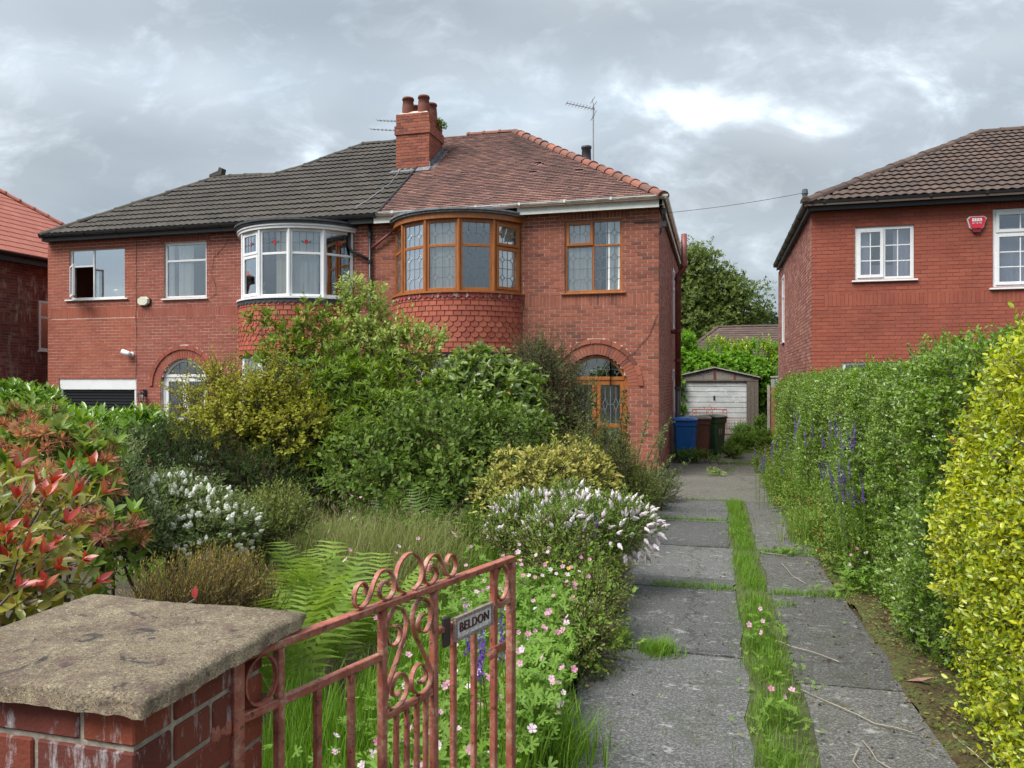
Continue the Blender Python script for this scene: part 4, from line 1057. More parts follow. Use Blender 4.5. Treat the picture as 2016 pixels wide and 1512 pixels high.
def G(u, z, d=0): return GO + GU * u + Vector((0, 0, z)) + GN * d
GT = Matrix.Identity(4)
for i in range(3): GT[i][0] = GU[i]; GT[i][1] = GN[i]; GT[i][2] = (0, 0, 1)[i]; GT[i][3] = GO[i]
def gbar(name, u0, u1, z0, z1, t=.011): return MB().bbox((u0, -t, z0), (u1, t, z1), .002, T=GT).build(name, RUST, gate)
ZB = .46
gbar('hinge_stile', -.014, .014, ZB - .08, 1.300, .014)
gbar('end_stile', 1.098, 1.124, ZB - .08, 1.296, .013)
gbar('top_rail', -.012, 1.122, 1.3005, 1.319, .014)
gbar('bottom_rail', .015, 1.097, ZB, ZB + .022)
for u in (.118, 1.006): gbar('stile', u - .009, u + .009, ZB + .023, 1.2995)
for u in (.468, .690): gbar('stile', u - .010, u + .010, ZB + .023, 1.2995)
gbar('middle_rail', .015, .457, 1.166, 1.186, .009); gbar('middle_rail', .701, 1.097, 1.166, 1.184, .009)
gbar('scroll_rail', .479, .679, 1.000, 1.018, .008)
for u in (.236, .350, .785, .893): gbar('upright_bar', u - .0085, u + .0085, ZB + .023, 1.1655, .0085)
for u in (.524, .568, .612, .652): gbar('upright_bar', u - .007, u + .007, ZB + .023, .9995, .007)
def ribbon(name, pts, w=.014, t=.005):
    # smooth curve through the points, then a flat bar
    P = [Vector((a, b_)) for a, b_ in pts]; out = []
    for i in range(len(P) - 1):
        p0 = P[max(i - 1, 0)]; p1 = P[i]; p2 = P[i + 1]; p3 = P[min(i + 2, len(P) - 1)]
        for k in range(5):
            t_ = k / 5; out.append(.5 * ((2 * p1) + (p2 - p0) * t_ + (2 * p0 - 5 * p1 + 4 * p2 - p3) * t_ ** 2 + (3 * p1 - p0 - 3 * p2 + p3) * t_ ** 3))
    out.append(P[-1])
    return MB().ribbon([G(q.x, q.y) for q in out], GN, w, t).build(name, RUST, gate)
def circle(c, r, a0=0, a1=360, n=16, rz=None): return [(c[0] + r * math.cos(R(a0 + (a1 - a0) * k / n)), c[1] + (rz or r) * math.sin(R(a0 + (a1 - a0) * k / n))) for k in range(n + 1)]
ribbon('ring', circle((.066, 1.243), .043, rz=.054)); ribbon('ring', circle((1.052, 1.242), .036, rz=.054))
def spiral(c, r0, r1, a0, a1, n=14): return [(c[0] + (r0 + (r1 - r0) * k / n) * math.cos(R(a0 + (a1 - a0) * k / n)), c[1] + (r0 + (r1 - r0) * k / n) * math.sin(R(a0 + (a1 - a0) * k / n))) for k in range(n + 1)]
# paired S scrolls in the middle panel
def scroll_pts(mirror):
    up = spiral((.521, 1.226), .020, .050, -200, 55, 14)          # inner curl at top, opening outwards
    up = spiral((.522, 1.232), .019, .046, 40, -0, 2)
    top = [(.515, 1.243), (.532, 1.238), (.541, 1.222), (.533, 1.199), (.510, 1.190), (.491, 1.205), (.483, 1.235), (.494, 1.270), (.522, 1.290), (.552, 1.277), (.566, 1.245), (.560, 1.210), (.540, 1.170), (.512, 1.125)]
    bot = [(.490, 1.085), (.482, 1.050), (.496, 1.026), (.525, 1.018), (.556, 1.032), (.570, 1.062), (.560, 1.095), (.536, 1.106), (.514, 1.094), (.505, 1.070), (.514, 1.052), (.530, 1.050), (.538, 1.060)]
    pts = top + bot
    return [(1.158 - u, z) for u, z in pts] if mirror else pts
ribbon('scroll', scroll_pts(False)); ribbon('scroll', scroll_pts(True))
tl = [(.398, 1.355), (.405, 1.374), (.390, 1.388), (.368, 1.378), (.360, 1.350), (.372, 1.328), (.395, 1.326), (.418, 1.345), (.436, 1.380), (.460, 1.402), (.492, 1.398), (.512, 1.372), (.514, 1.342), (.496, 1.324), (.470, 1.326), (.455, 1.345), (.462, 1.366), (.482, 1.372), (.492, 1.358)]
ribbon('crest_scroll', tl); ribbon('crest_scroll', [(1.158 - u, z) for u, z in tl])
ribbon('crest_scroll', [(.560, 1.322), (.532, 1.338), (.522, 1.370), (.534, 1.404), (.560, 1.424), (.579, 1.428), (.598, 1.424), (.624, 1.404), (.636, 1.370), (.626, 1.338), (.598, 1.322)])
# latch, hinge strap and pin
MB().bbox((.955, .012, 1.025), (1.05, .022, 1.055), .003, T=GT).build('latch_keeper', RUST, gate)
MB().tube([G(.975, 1.04, .02), G(.955, 1.04, .028), G(.945, 1.03, .02)], .012, 8).build('latch_loop', RUST, gate)
MB().bbox((-.060, -.010, 1.155), (-.0145, .010, 1.190), .004, T=GT).build('hinge_strap', RUST, gate)
MB().lathe([(.020, 1.150), (.022, 1.17), (.020, 1.192)], G(-.064, 0, 0), 12).build('hinge_eye', RUST, gate, True)
MB().lathe([(.010, 1.10), (.010, 1.218), (.006, 1.222)], G(-.064, 0, 0), 10).build('hinge_pin', RUST, gate, True)
hk = MB(); c = G(-.064, 0, 0); hk.bbox((c.x - .035, c.y - .016, 1.10), (c.x + .016, c.y + .016, 1.135), .006); hk.build('hinge_hook', RUST, gate)
# name plate, tied on to the middle rail
pl_ = MB().bbox((.768, .014, 1.133), (.966, .020, 1.199), .002, T=GT).build('name_plate', PALE_PLATE, gate)
fr = MB()
for a in ((.766, .968, 1.192, 1.202), (.766, .968, 1.130, 1.138), (.766, .774, 1.1385, 1.1915), (.960, .968, 1.1385, 1.1915)):
    fr.box((a[0], .013, a[2]), (a[1], .025, a[3]), T=GT)
fr.build('plate_rim', plain('worn plate rim', (.34, .25, .23), .7, var=.4, scale=120), pl_)
def text_mesh(txt, size, mat, name, M, parent, ext=.0015, sx=1.0):
    cu = bpy.data.curves.new('lettering', 'FONT'); cu.body = txt; cu.size = size; cu.extrude = ext; cu.align_x = 'CENTER'; cu.align_y = 'CENTER'; cu.space_character = sx
    cu.resolution_u = 3
    o = bpy.data.objects.new('lettering_source', cu); COL.objects.link(o)
    dg = bpy.context.evaluated_depsgraph_get(); me = bpy.data.meshes.new_from_object(o.evaluated_get(dg)); bpy.data.objects.remove(o)
    me.materials.clear(); me.materials.append(mat)
    return obj(name, me, parent, M)
def face_matrix(o, u, up=Vector((0, 0, 1))):
    n = u.cross(up); m = Matrix.Identity(4)
    for i in range(3): m[i][0] = u[i]; m[i][1] = up[i]; m[i][2] = n[i]; m[i][3] = o[i]
    return m
text_mesh('BELDON', .040, plain('plum letter paint', (.13, .035, .04), .6, var=.6, scale=150), 'lettering', face_matrix(G(.867, 1.166, .0215), GU), pl_, .0025, 1.05)
MB().bbox((.728, -.004, 1.12), (.762, .010, 1.21), .004, T=GT).build('plate_clip', STEEL_DARK, gate)

# ------------------------------------------------------------------ garage at the end of the drive
garage = empty('garage', (.1, 29.5, 0), 'old prefabricated garage with pale up and over door under creeper', 'garage')
GCON = concrete_mat('pebbled panel', (.15, .13, .115), (.22, .20, .18), (.30, .28, .25), .5)
GY = 29.5; gx0, gx1 = -1.62, 1.50
MB().box((gx0, GY, 0), (-1.24, GY + .15, 2.03)).build('front_panel', GCON, garage)
POST = plain('weathered grey timber', (.13, .105, .085), .85, var=.35, scale=18)
for k in range(3): MB().bbox((1.10 + k * .134, GY, 0), (1.10 + k * .134 + .130, GY + .1, 2.03), .006).build('timber_board', POST, garage)
FG = Face((0, GY, 0), (1, 0, 0), (0, -1, 0))
gab = [(gx0, 2.06), (gx1, 2.06), (gx1, 2.12), (-.06, 2.47), (gx0, 2.12)]
MB().prism(gab, -.10, -.02, lambda q, d: FG.p(q[0], q[1], d)).build('gable', GCON, garage)
MB().box((gx0, GY - .01, 2.005), (gx1, GY + .12, 2.055)).build('lintel', POST, garage)
for x, w, h in ((-.10, .085, 2.44), (.62, .07, 2.28)):
    MB().bbox((x, GY - .0, 2.06), (x + w, GY + .022, h), .003).build('gable_strip', PIPE_RED, garage)
for s in (-1, 1):
    xe = gx1 + .06 if s > 0 else gx0 - .06
    MB().add([(-.06, GY - .08, 2.50), (xe, GY - .08, 2.13), (xe, GY + 5.5, 2.13), (-.06, GY + 5.5, 2.50), (-.06, GY - .08, 2.545), (xe, GY - .08, 2.17), (xe, GY + 5.5, 2.17), (-.06, GY + 5.5, 2.545)],
             [(0, 1, 2, 3), (4, 5, 6, 7), (0, 1, 5, 4), (1, 2, 6, 5), (2, 3, 7, 6), (3, 0, 4, 7)]).build('roof', GCON, garage)
MB().box((gx0, GY + .16, 0), (gx0 + .08, GY + 5.4, 2.1)).build('side_wall', GCON, garage); MB().box((gx1 - .08, GY + .12, 0), (gx1, GY + 5.4, 2.1)).build('side_wall', GCON, garage)
MB().box((gx0, GY + 5.4, 0), (gx1, GY + 5.5, 2.3)).build('rear_wall', GCON, garage)
def gdoor_mat():
    m, b, o = new_mat('chalky door paint'); p = coords(); n = Noise(p, 2.2, 7, .65, .8); n2 = Noise(p, 9, 5, .7)
    mp = N('ShaderNodeSeparateXYZ'); nt.links.new(p, mp.inputs[0])
    c = Ramp(n, [(.35, (.40, .42, .42)), (.55, (.52, .54, .54)), (.66, (.60, .61, .61))])
    setc(b, MixC(Ramp(n2, [(.58, (0,) * 3), (.7, (.5,) * 3)]), c, (.36, .30, .28))); b.inputs['Roughness'].default_value = .7; return m
GDOOR = gdoor_mat()
gdr = MB().box((-1.235, GY + .10, .03), (1.095, GY + .12, 2.0)).build('garage_door', GDOOR, garage)
for k in range(10):
    z = .05 + k * .195
    MB().prism([(z, .098), (z + .012, .072), (z + .176, .072), (z + .186, .098)], -1.22, 1.08, lambda q, u: Vector((u, GY + q[1], q[0]))).build('door_panel', GDOOR, gdr)
MB().bbox((-.10, GY + .045, 1.30), (-.04, GY + .075, 1.46), .01).build('door_handle', BLACK, gdr)
WHITE_MARK = plain('white chalk smear', (.74, .75, .75), .8, bmp=0)
for pts in ([(.55, 1.32), (.62, 1.42), (.74, 1.46), (.84, 1.42), (.88, 1.33)], [(.60, 1.28), (.66, 1.36), (.76, 1.38), (.84, 1.32)], [(.30, 1.68), (.36, 1.62), (.33, 1.54), (.40, 1.48)], [(-.38, 1.62), (-.26, 1.68), (-.12, 1.66), (.05, 1.69)], [(.66, 1.16), (.72, 1.26)], [(.76, 1.15), (.80, 1.27)]):
    MB().ribbon([(x, GY + .068, z) for x, z in pts], (0, 1, 0), .003, .024).build('chalk_smear', WHITE_MARK, gdr)
# loose gate and mesh panel leaning on the door
LG = empty('garden_gate', (-.2, 29.1, 0), 'small rusty gate with a row of rings leaning on the garage door', 'gate')
def LP(u, z): return Vector((-.86 + u, 29.12 + .25 * z, z))
def lbar(n, a, b_, r=.012): return MB().tube([LP(*a), LP(*b_)], r, 6).build(n, RUST, LG)
lbar('top_rail', (0, .96), (1.24, .96), .02); lbar('middle_rail', (0, .80), (1.24, .80)); lbar('bottom_rail', (0, .15), (1.24, .15))
for u in (0, .14, .52, .72, 1.10, 1.24): lbar('stile', (u, .05), (u, .96), .014)
for u in (.26, .39, .84, .97): lbar('upright_bar', (u, .15), (u, .80), .009)
for c, r in (((.07, .88), .06), ((1.17, .88), .06), ((.62, 1.03), .06), ((.50, 1.0), .05), ((.74, 1.0), .05), ((.41, .99), .03), ((.83, .99), .03), ((.62, .88), .05)):
    MB().tube([LP(c[0] + r * math.cos(R(30 * k)), c[1] + r * math.sin(R(30 * k))) for k in range(13)], .008, 5).build('ring', RUST, LG)
WM = empty('wire_mesh_panel', (.6, 29.2, 0), 'rusty square mesh panel propped against the garage door', 'mesh panel')
def WP(u, z): return Vector((.15 + u, 29.22 + .18 * z, z))
MB().tube([WP(0, .03), WP(.92, .03), WP(.92, .66), WP(0, .66), WP(0, .03)], .012, 5).build('frame', RUST, WM)
for k in range(1, 9): MB().tube([WP(.92 * k / 9, .03), WP(.92 * k / 9, .66)], .005, 4).build('wire', RUST, WM)
for k in range(1, 6): MB().tube([WP(0, .03 + .63 * k / 6), WP(.92, .03 + .63 * k / 6)], .005, 4).build('wire', RUST, WM)

# ------------------------------------------------------------------ wheelie bins
def bin_(loc, rz, mat, lid_mat, label, digits=None):
    b0 = empty('wheelie_bin', (0, 0, 0), label, 'wheelie bin', 'wheelie bins beside the house')
    mb = MB(); n = 8
    def ring(w, d, z, y0=0):
        c = .05; return [(-w + c, -d + y0, z), (w - c, -d + y0, z), (w, -d + c + y0, z), (w, d - c + y0, z), (w - c, d + y0, z), (-w + c, d + y0, z), (-w, d - c + y0, z), (-w, -d + c + y0, z)]
    rings = [ring(.225, .245, .03), ring(.23, .26, .10), ring(.262, .315, .84), ring(.278, .335, .86), ring(.282, .34, .975), ring(.27, .325, .98)]
    vs = [v for r in rings for v in r]
    mb.add(vs, [(i * n + k, i * n + (k + 1) % n, (i + 1) * n + (k + 1) % n, (i + 1) * n + k) for i in range(len(rings) - 1) for k in range(n)] + [tuple(range(n))[::-1], tuple(range((len(rings) - 1) * n, len(rings) * n))])
    mb.build('body', mat, b0)
    for x in (-.115, .03):
        MB().prism([(x, .14), (x + .012, .14), (x + .012, .83), (x, .83)], 0, .012, lambda q, d: Vector((q[0], -.255 - .07 * (q[1] - .1) / .74 - d, q[1]))).build('front_rib', mat, b0)
    l = MB(); rings = [ring(.292, .36, .982, -.005), ring(.30, .372, .995, -.008), ring(.295, .365, 1.025, -.006), ring(.24, .30, 1.062, 0), ring(.10, .14, 1.075, .02)]
    vs = [v for r in rings for v in r]
    l.add(vs, [(i * n + k, i * n + (k + 1) % n, (i + 1) * n + (k + 1) % n, (i + 1) * n + k) for i in range(len(rings) - 1) for k in range(n)] + [tuple(range(n))[::-1], tuple(range((len(rings) - 1) * n, len(rings) * n))])
    lo = l.build('lid', lid_mat, b0)
    MB().tube([(-.24, .36, 1.0), (-.24, .42, 1.02), (.24, .42, 1.02), (.24, .36, 1.0)], .016, 8).build('handle', lid_mat, b0)
    MB().bbox((-.12, -.40, .985), (.12, -.37, 1.005), .004).build('lid_lip', lid_mat, lo)
    for s in (-1, 1):
        MB().tube([(s * .235, .24, .10), (s * .285, .24, .10)], .10, 16).build('wheel', BLACK, b0)
    if digits: 
        text_mesh(digits, .22, WHITE_PAINT, 'house_number', Matrix.Translation((.254, -.06, .62)) @ Matrix.Rotation(R(90), 4, 'Z') @ Matrix.Rotation(R(93), 4, 'X'), b0, .001)
    b0.location = loc; b0.rotation_euler = (0, 0, rz); return b0
BLUE = plain('blue bin plastic', (.010, .13, .46), .42, var=.12, bmp=0); BROWN = plain('brown bin plastic', (.16, .06, .038), .5, var=.15, bmp=0); GREEN = plain('dark green bin plastic', (.032, .10, .048), .5, var=.15, bmp=0)
LIDB = plain('brown lid', (.15, .065, .045), .32, var=.1, bmp=0); LIDG = plain('dark lid', (.035, .06, .04), .25, var=.1, bmp=0)
bin_((-.74, 19.75, 0), R(-3), BLUE, BLUE, 'bright blue wheelie bin nearest the house wall')
bin_((-.42, 20.65, 0), R(2), BROWN, LIDB, 'brown wheelie bin between the blue and the green one')
bin_((-.10, 21.45, 0), R(-24), GREEN, LIDG, 'dark green wheelie bin with number 11 on its side', '11')

# ------------------------------------------------------------------ fences and gate panel
FENCE = plain('golden fence board', (.36, .20, .095), .8, var=.22, scale=5); FPOST = plain('concrete post', (.42, .40, .37), .9, var=.2)
f1 = empty('fence_panel', (1.7, 24, 0), 'golden brown wooden fence panel beside the hedge end', 'fence')
for k in range(5):
    MB().bbox((1.56 + k * .13, 24.2, .06), (1.56 + k * .13 + .126, 24.22 + (k % 2) * .008, 1.82), .004).build('board', FENCE, f1)
for z in (.3, 1.0, 1.66): MB().box((1.56, 24.235, z), (2.2, 24.27, z + .07)).build('rail', FENCE, f1)
MB().bbox((1.48, 24.14, 0), (1.555, 24.24, 1.86), .006).build('post', FPOST, f1)
MB().bbox((1.47, 24.13, -.01), (2.2, 24.26, .10), .01).build('kickboard', FPOST, f1)
f2 = empty('fence_panel', (1.8, 30.2, 0), 'dark old board fence right of the garage', 'fence')
for k in range(6):
    MB().bbox((1.56 + k * .12, 30.6, .02), (1.56 + k * .12 + .112, 30.62, 1.66 + random.uniform(-.04, .04)), .004).build('board', POST, f2)
for z in (.4, 1.3): MB().box((1.56, 30.63, z), (2.3, 30.67, z + .08)).build('rail', POST, f2)
f3 = empty('fence_panel', (2.2, 27, 0), 'pale grey panel between the fence and the painted house', 'fence')
MB().bbox((1.72, 26.2, 0), (2.6, 26.24, 2.10), .006).build('panel', plain('grey green panel', (.36, .40, .39), .6), f3); MB().bbox((1.70, 26.17, 2.102), (2.62, 26.27, 2.15), .006).build('capping', FPOST, f3)

# ------------------------------------------------------------------ bungalow beyond
bg = empty('bungalow', (2, 48, 0), 'low bungalow with brown hipped roof behind the garage', 'house')
MB().box((-1.6, 48, 0), (7, 54, 3.3)).build('wall', BR_SIDE, bg)
bw = MB(); bw.bbox((2.65, 47.93, 2.0), (3.6, 47.99, 3.35), .01); bwo = bw.build('window', UPVC, bg)
for a, b_ in ((2.75, 3.08), (3.17, 3.5)): MB().box((a, 47.90, 2.1), (b_, 47.925, 3.25)).build('pane', GLASS, bwo)
E1, A1, A2 = (-1.9, 47.3, 3.55), (.2, 50.8, 5.55), (3.3, 50.8, 5.55)
rfb = quad(bg, [(-2.2, 47.3, 3.5), (8, 47.3, 3.5), (8, 50.8, 5.55), (.1, 50.8, 5.55)], TILE_BROWN, 'roof')
rb = [o for o in bg.children if o.name.startswith('roof')][0]
sl_ = Vector((0, 3.5, 2.05)).normalized()
for k in range(13):
    for i in range(20):
        x = -2.2 + i * .42 + (k % 2) * .21; y = 47.3 + k * .30 * sl_.y; z = 3.5 + k * .30 * sl_.z
        if x < -2.2 + 2.3 * (k + .6) / 13.5: continue
        if x + .4 > 6.0: continue
        nrm = Vector((0, -sl_.z, sl_.y)); a = Vector((x, y, z)); u = Vector((.41, 0, 0)); s = sl_ * .36
        MB().add([a + nrm * .045, a + u + nrm * .045, a + u + s + nrm * .012, a + s + nrm * .012, a, a + u], [(0, 1, 2, 3), (0, 4, 5, 1)]).build('roof_tile', TILE_BROWN, rb)
cap_tiles(rb, [(-2.2, 47.3, 3.55), (.1, 50.8, 5.58), (8, 50.8, 5.58)], TILE_BROWN, .14, .5)
quad(bg, [(-2.2, 47.3, 3.5), (-2.2, 54.3, 3.5), (.1, 50.8, 5.55)], TILE_BROWN, 'hip_roof'); quad(bg, [(-2.2, 54.3, 3.5), (8, 54.3, 3.5), (8, 50.8, 5.55), (.1, 50.8, 5.55)], TILE_BROWN)

# ------------------------------------------------------------------ things fixed to the houses
def yagi(name, base, mast_top, boom0, boom1, n, label, span=.17, reflector=True):
    o = empty(name, base, label, 'aerial')
    b0, b1 = Vector(boom0), Vector(boom1); d = (b1 - b0)
    if mast_top: MB().tube([base, mast_top], .019, 8).build('mast', ALU, o)
    MB().tube([b0, b1], .012, 6).build('boom', ALU, o)
    side = d.normalized().cross(Vector((0, 0, 1))).normalized()
    for k in range(n):
        c = b0 + d * (k + .3) / n
        MB().tube([c - side * span, c + side * span], .006, 4).build('director', ALU, o)
    if reflector:
        for s in (-1, 1):
            for q in (.12, .24):
                c = b1 + Vector((0, 0, s * q)) + d.normalized() * (.05 - q * .4)
                MB().tube([c - side * .25, c + side * .25], .008, 4).build('reflector', ALU, o)
        for s in (-1, 1): MB().tube([b1, b1 + Vector((0, 0, s * .26)) - d.normalized() * .06], .009, 4).build('reflector_arm', ALU, o)
    return o
yagi('tv_aerial', (-3.25, 20.85, 7.2), (-3.25, 20.85, 9.52), (-3.95, 20.55, 9.55), (-3.22, 20.86, 9.42), 9, 'tall rooftop aerial on a thin mast beside the flue pot')
yagi('tv_aerial', (-7.70, 18.3, 8.3), None, (-8.75, 18.9, 8.95), (-7.70, 18.4, 8.66), 8, 'upper of two aerials sticking out left of the chimney', .10, False)
yagi('tv_aerial', (-7.70, 18.2, 8.2), None, (-8.85, 18.7, 8.66), (-7.72, 18.2, 8.36), 8, 'lower of two aerials sticking out left of the chimney', .10, False)
al = empty('alarm_box', (-13.44, FY, 3.9), 'cream alarm box on the wall between the two left windows', 'alarm box')
poly = [(-13.60, 3.86), (-13.52, 3.80), (-13.36, 3.80), (-13.28, 3.86), (-13.28, 3.97), (-13.36, 4.02), (-13.52, 4.02), (-13.60, 3.97)]
MB().prism(poly, .004, .035, lambda q, d: FF.p(q[0] + .03, q[1] - .01, d)).build('backplate', BLACK, al)
MB().prism(poly, .036, .085, lambda q, d: FF.p(-13.44 + (q[0] + 13.44) * (1 - (d - .036) * 3), 3.91 + (q[1] - 3.91) * (1 - (d - .036) * 3), d)).build('cover', CREAM, al)
ar = empty('alarm_box', (4.81, RY, 5.0), 'red and white alarm box lettered SSA on the painted house', 'alarm box')
def sh(k): return [(4.81 + (x - 4.81) * k, 4.97 + (z - 4.97) * k) for x, z in ((4.655, 5.06), (4.70, 5.10), (4.93, 5.10), (4.975, 5.06), (4.93, 4.90), (4.895, 4.87), (4.735, 4.87), (4.70, 4.90))]
MB().prism(sh(1.06), .004, .04, lambda q, d: FR.p(q[0], q[1], d)).build('backplate', UPVC, ar)
cv = MB().prism(sh(.93), .041, .075, lambda q, d: FR.p(q[0], q[1], d)).build('cover', ALARM_RED, ar)
MB().bbox((4.725, .076, 5.005), (4.895, .079, 5.065), .001, T=FR.T()).build('label_panel', UPVC, cv)
text_mesh('S S A', .058, ALARM_RED, 'lettering', face_matrix(FR.p(4.81, 5.035, .080), Vector((1, 0, 0))), cv, .0006)
text_mesh('061 48 488', .036, UPVC, 'phone_number', face_matrix(FR.p(4.81, 4.972, .0765), Vector((1, 0, 0))), cv, .0006)
MB().prism([(4.75, 4.80), (4.87, 4.80), (4.89, 4.868), (4.73, 4.868)], .01, .06, lambda q, d: FR.p(q[0], q[1], d)).build('strobe', plain('dark red lens', (.20, .01, .02), .2, bmp=0), ar)
lp = empty('wall_lantern', (-13.44, FY, 1.5), 'black lantern on the wall between garage and arched door', 'lantern')
MB().lathe([(.045, 0), (.05, .02), (.05, .13), (.045, .15)], (-13.42, FY - .02, 1.62), 10, sy=.35).build('backplate', BLACK, lp)
MB().tube([FF.p(-13.42, 1.70, .03), FF.p(-13.43, 1.76, .08), FF.p(-13.44, 1.75, .13), FF.p(-13.44, 1.70, .13)], .010, 6).build('arm', BLACK, lp)
MB().lathe([(.012, .0), (.085, -.05), (.075, -.065)], (-13.44, FY - .13, 1.71), 6).build('hood', BLACK, lp)
MB().lathe([(.07, .0), (.05, -.17)], (-13.44, FY - .13, 1.645), 6).build('lamp_glass', glass_mat('lantern glass', refl=.15), lp)
cg = MB()
for k in range(6):
    a = R(60 * k); cg.tube([(-13.44 + .072 * math.cos(a), FY - .13 + .072 * math.sin(a), 1.645), (-13.44 + .052 * math.cos(a), FY - .13 + .052 * math.sin(a), 1.475)], .006, 4)
cg.lathe([(.056, 0), (.03, -.02), (.012, -.05)], (-13.44, FY - .13, 1.475), 6); tag(cg.build('cage', BLACK, lp), kind='stuff')
sl_o = empty('security_light', (-13.85, FY, 2.6), 'white security light on the wall above the garage door', 'security light')
MB().lathe([(.065, 0), (.065, .03), (.05, .045)], (0, 0, 0), 14).build('wall_mount', UPVC, sl_o).matrix_basis = Matrix.Translation((-13.80, FY, 2.62)) @ Matrix.Rotation(R(90), 4, 'X')
MB().tube([FF.p(-13.80, 2.62, .04), FF.p(-13.82, 2.60, .09)], .03, 8).build('swivel', UPVC, sl_o)
MB().tube([FF.p(-13.78, 2.61, .10), FF.p(-13.84, 2.64, .10), FF.p(-13.97, 2.70, .16)], [.055, .065, .058], 12).build('lamp_head', UPVC, sl_o, True)
tw = MB(); A = Vector((-.95, FY + .05, 5.36)); B = Vector((1.72, 16.3, 5.72)); tw.tube([A.lerp(B, k / 16) - Vector((0, 0, .035 * math.sin(math.pi * k / 16))) for k in range(17)], .0045, 4)
two = tw.build('telephone_wire', BLACK); tag(two, 'thin dark wire strung between the two houses under the eaves', 'wire')
tb = empty('wire_bracket', (-1.2, FY, 5.2), 'small iron bracket with junction boxes at the house corner', 'bracket')
MB().bbox((-1.62, .004, 5.18), (-1.13, .03, 5.205), .003, T=FF.T()).build('iron_strap', STEEL_DARK, tb)
for z in (5.08, 5.34): MB().bbox((-1.07, FY + .02, z), (-.98, FY + .10, z + .12), .006).build('junction_box', PIPE_GREY, tb)
MB().tube([(-1.10, FY + .05, 5.06), (-1.06, FY + .03, 4.98), (-1.10, FY + .05, 4.93), (-1.09, FY + .06, 5.0), (-1.05, FY + .05, 5.1), (-1.06, FY + .04, 5.4)], .012, 6).build('cable_loop', BLACK, tb)
ep = empty('corner_pole', (1.62, 16.3, 5.5), 'short grey pole standing at the eaves corner of the painted house', 'pole')
MB().lathe([(.05, 0), (.05, .16), (.065, .17), (.05, .26), (.03, .27)], (1.71, 16.28, 5.52), 10).build('pole', PIPE_GREY, ep); MB().bbox((1.70, 16.24, 5.50), (1.82, 16.30, 5.60), .005).build('clamp', ALU, ep)
# cables clipped to the left house
cb = MB(); cb.tube([FF.p(-13.68 + .012 * math.sin(k * 1.7), 5.42 - k * .19, .012) for k in range(22)], .005, 4)
tag(cb.build('wall_cable', STEEL_DARK), 'dark cable down the joint between the two left wall sections', 'cable')
cb = MB(); cb.tube([FF.p(-11.05, 5.4, .012), FF.p(-11.2, 5.15, .012), FF.p(-11.5, 4.9, .012), FF.p(-11.56, 4.5, .012), FF.p(-11.45, 4.25, .012), FF.p(-11.42, 4.05, .012), FF.p(-11.6, 3.95, .012)], .0045, 4)
tag(cb.build('wall_cable', STEEL_DARK), 'loose red brown cable beside the second window', 'cable')
cb = MB(); cb.tube([FF.p(-1.15, 3.3, .012), FF.p(-1.30, 2.9, .012), FF.p(-1.6, 2.55, .012), FF.p(-1.85, 2.35, .04), FF.p(-2.0, 2.15, .04)], .0045, 4)
tag(cb.build('wall_cable', BLACK), 'thin dark cable running down to the arched doorway', 'cable')
cb = MB(); cb.tube([(-8.0, FY - .3, 5.62), onroof(-7.7, 16.0, .07), onroof(-7.5, 16.9, .06), onroof(-7.55, 17.6, .08)], .010, 4)
tag(cb.build('roof_cable', ALU), 'pale cable lying down the grey roof to the white bay', 'cable')
# things on window sills
pt = empty('vase', (-9.85, 15.05, 3.82), 'white vase with a spiky plant in the white bow window', 'vase')
MB().lathe([(.05, 0), (.10, .03), (.12, .09), (.09, .15), (.075, .165), (.09, .18), (.08, .18)], (-9.82, 15.13, 3.82), 14).build('pot', UPVC, pt, True)
SPK = leaf_mat('pale spiky leaf', [(.30, .36, .20), (.42, .46, .30)])
for k in range(8):
    a = k * .8; MB().ribbon([(-9.82, 15.13, 3.99), (-9.82 + .06 * math.cos(a), 15.13 + .06 * math.sin(a), 4.10), (-9.82 + .13 * math.cos(a), 15.13 + .13 * math.sin(a), 4.16 + .02 * (k % 3))], (math.sin(a), -math.cos(a), .1), .018, .002).build('leaf', SPK, pt)
pf_ = empty('photo_frame', (-9.2, 15.0, 3.82), 'small white photo frame on the white bay sill', 'photo frame')
MB().bbox((-9.26, 15.06, 3.82), (-9.0, 15.08, 3.96), .006).build('frame', UPVC, pf_); MB().box((-9.23, 15.055, 3.84), (-9.03, 15.0595, 3.94)).build('picture', PIPE_GREY, pf_)
bw_ = empty('bowl', (-14.35, FY + .2, 4.05), 'white bowl behind the large pane of the far left window', 'bowl')
MB().lathe([(.09, 0), (.15, .07), (.20, .13), (.19, .14), (.13, .06)], (-14.35, FY + .26, 4.10), 16).build('bowl_body', UPVC, bw_, True); MB().lathe([(.11, 0), (.11, .05)], (-14.35, FY + .26, 4.05), 12).build('stand', CREAM, bw_)
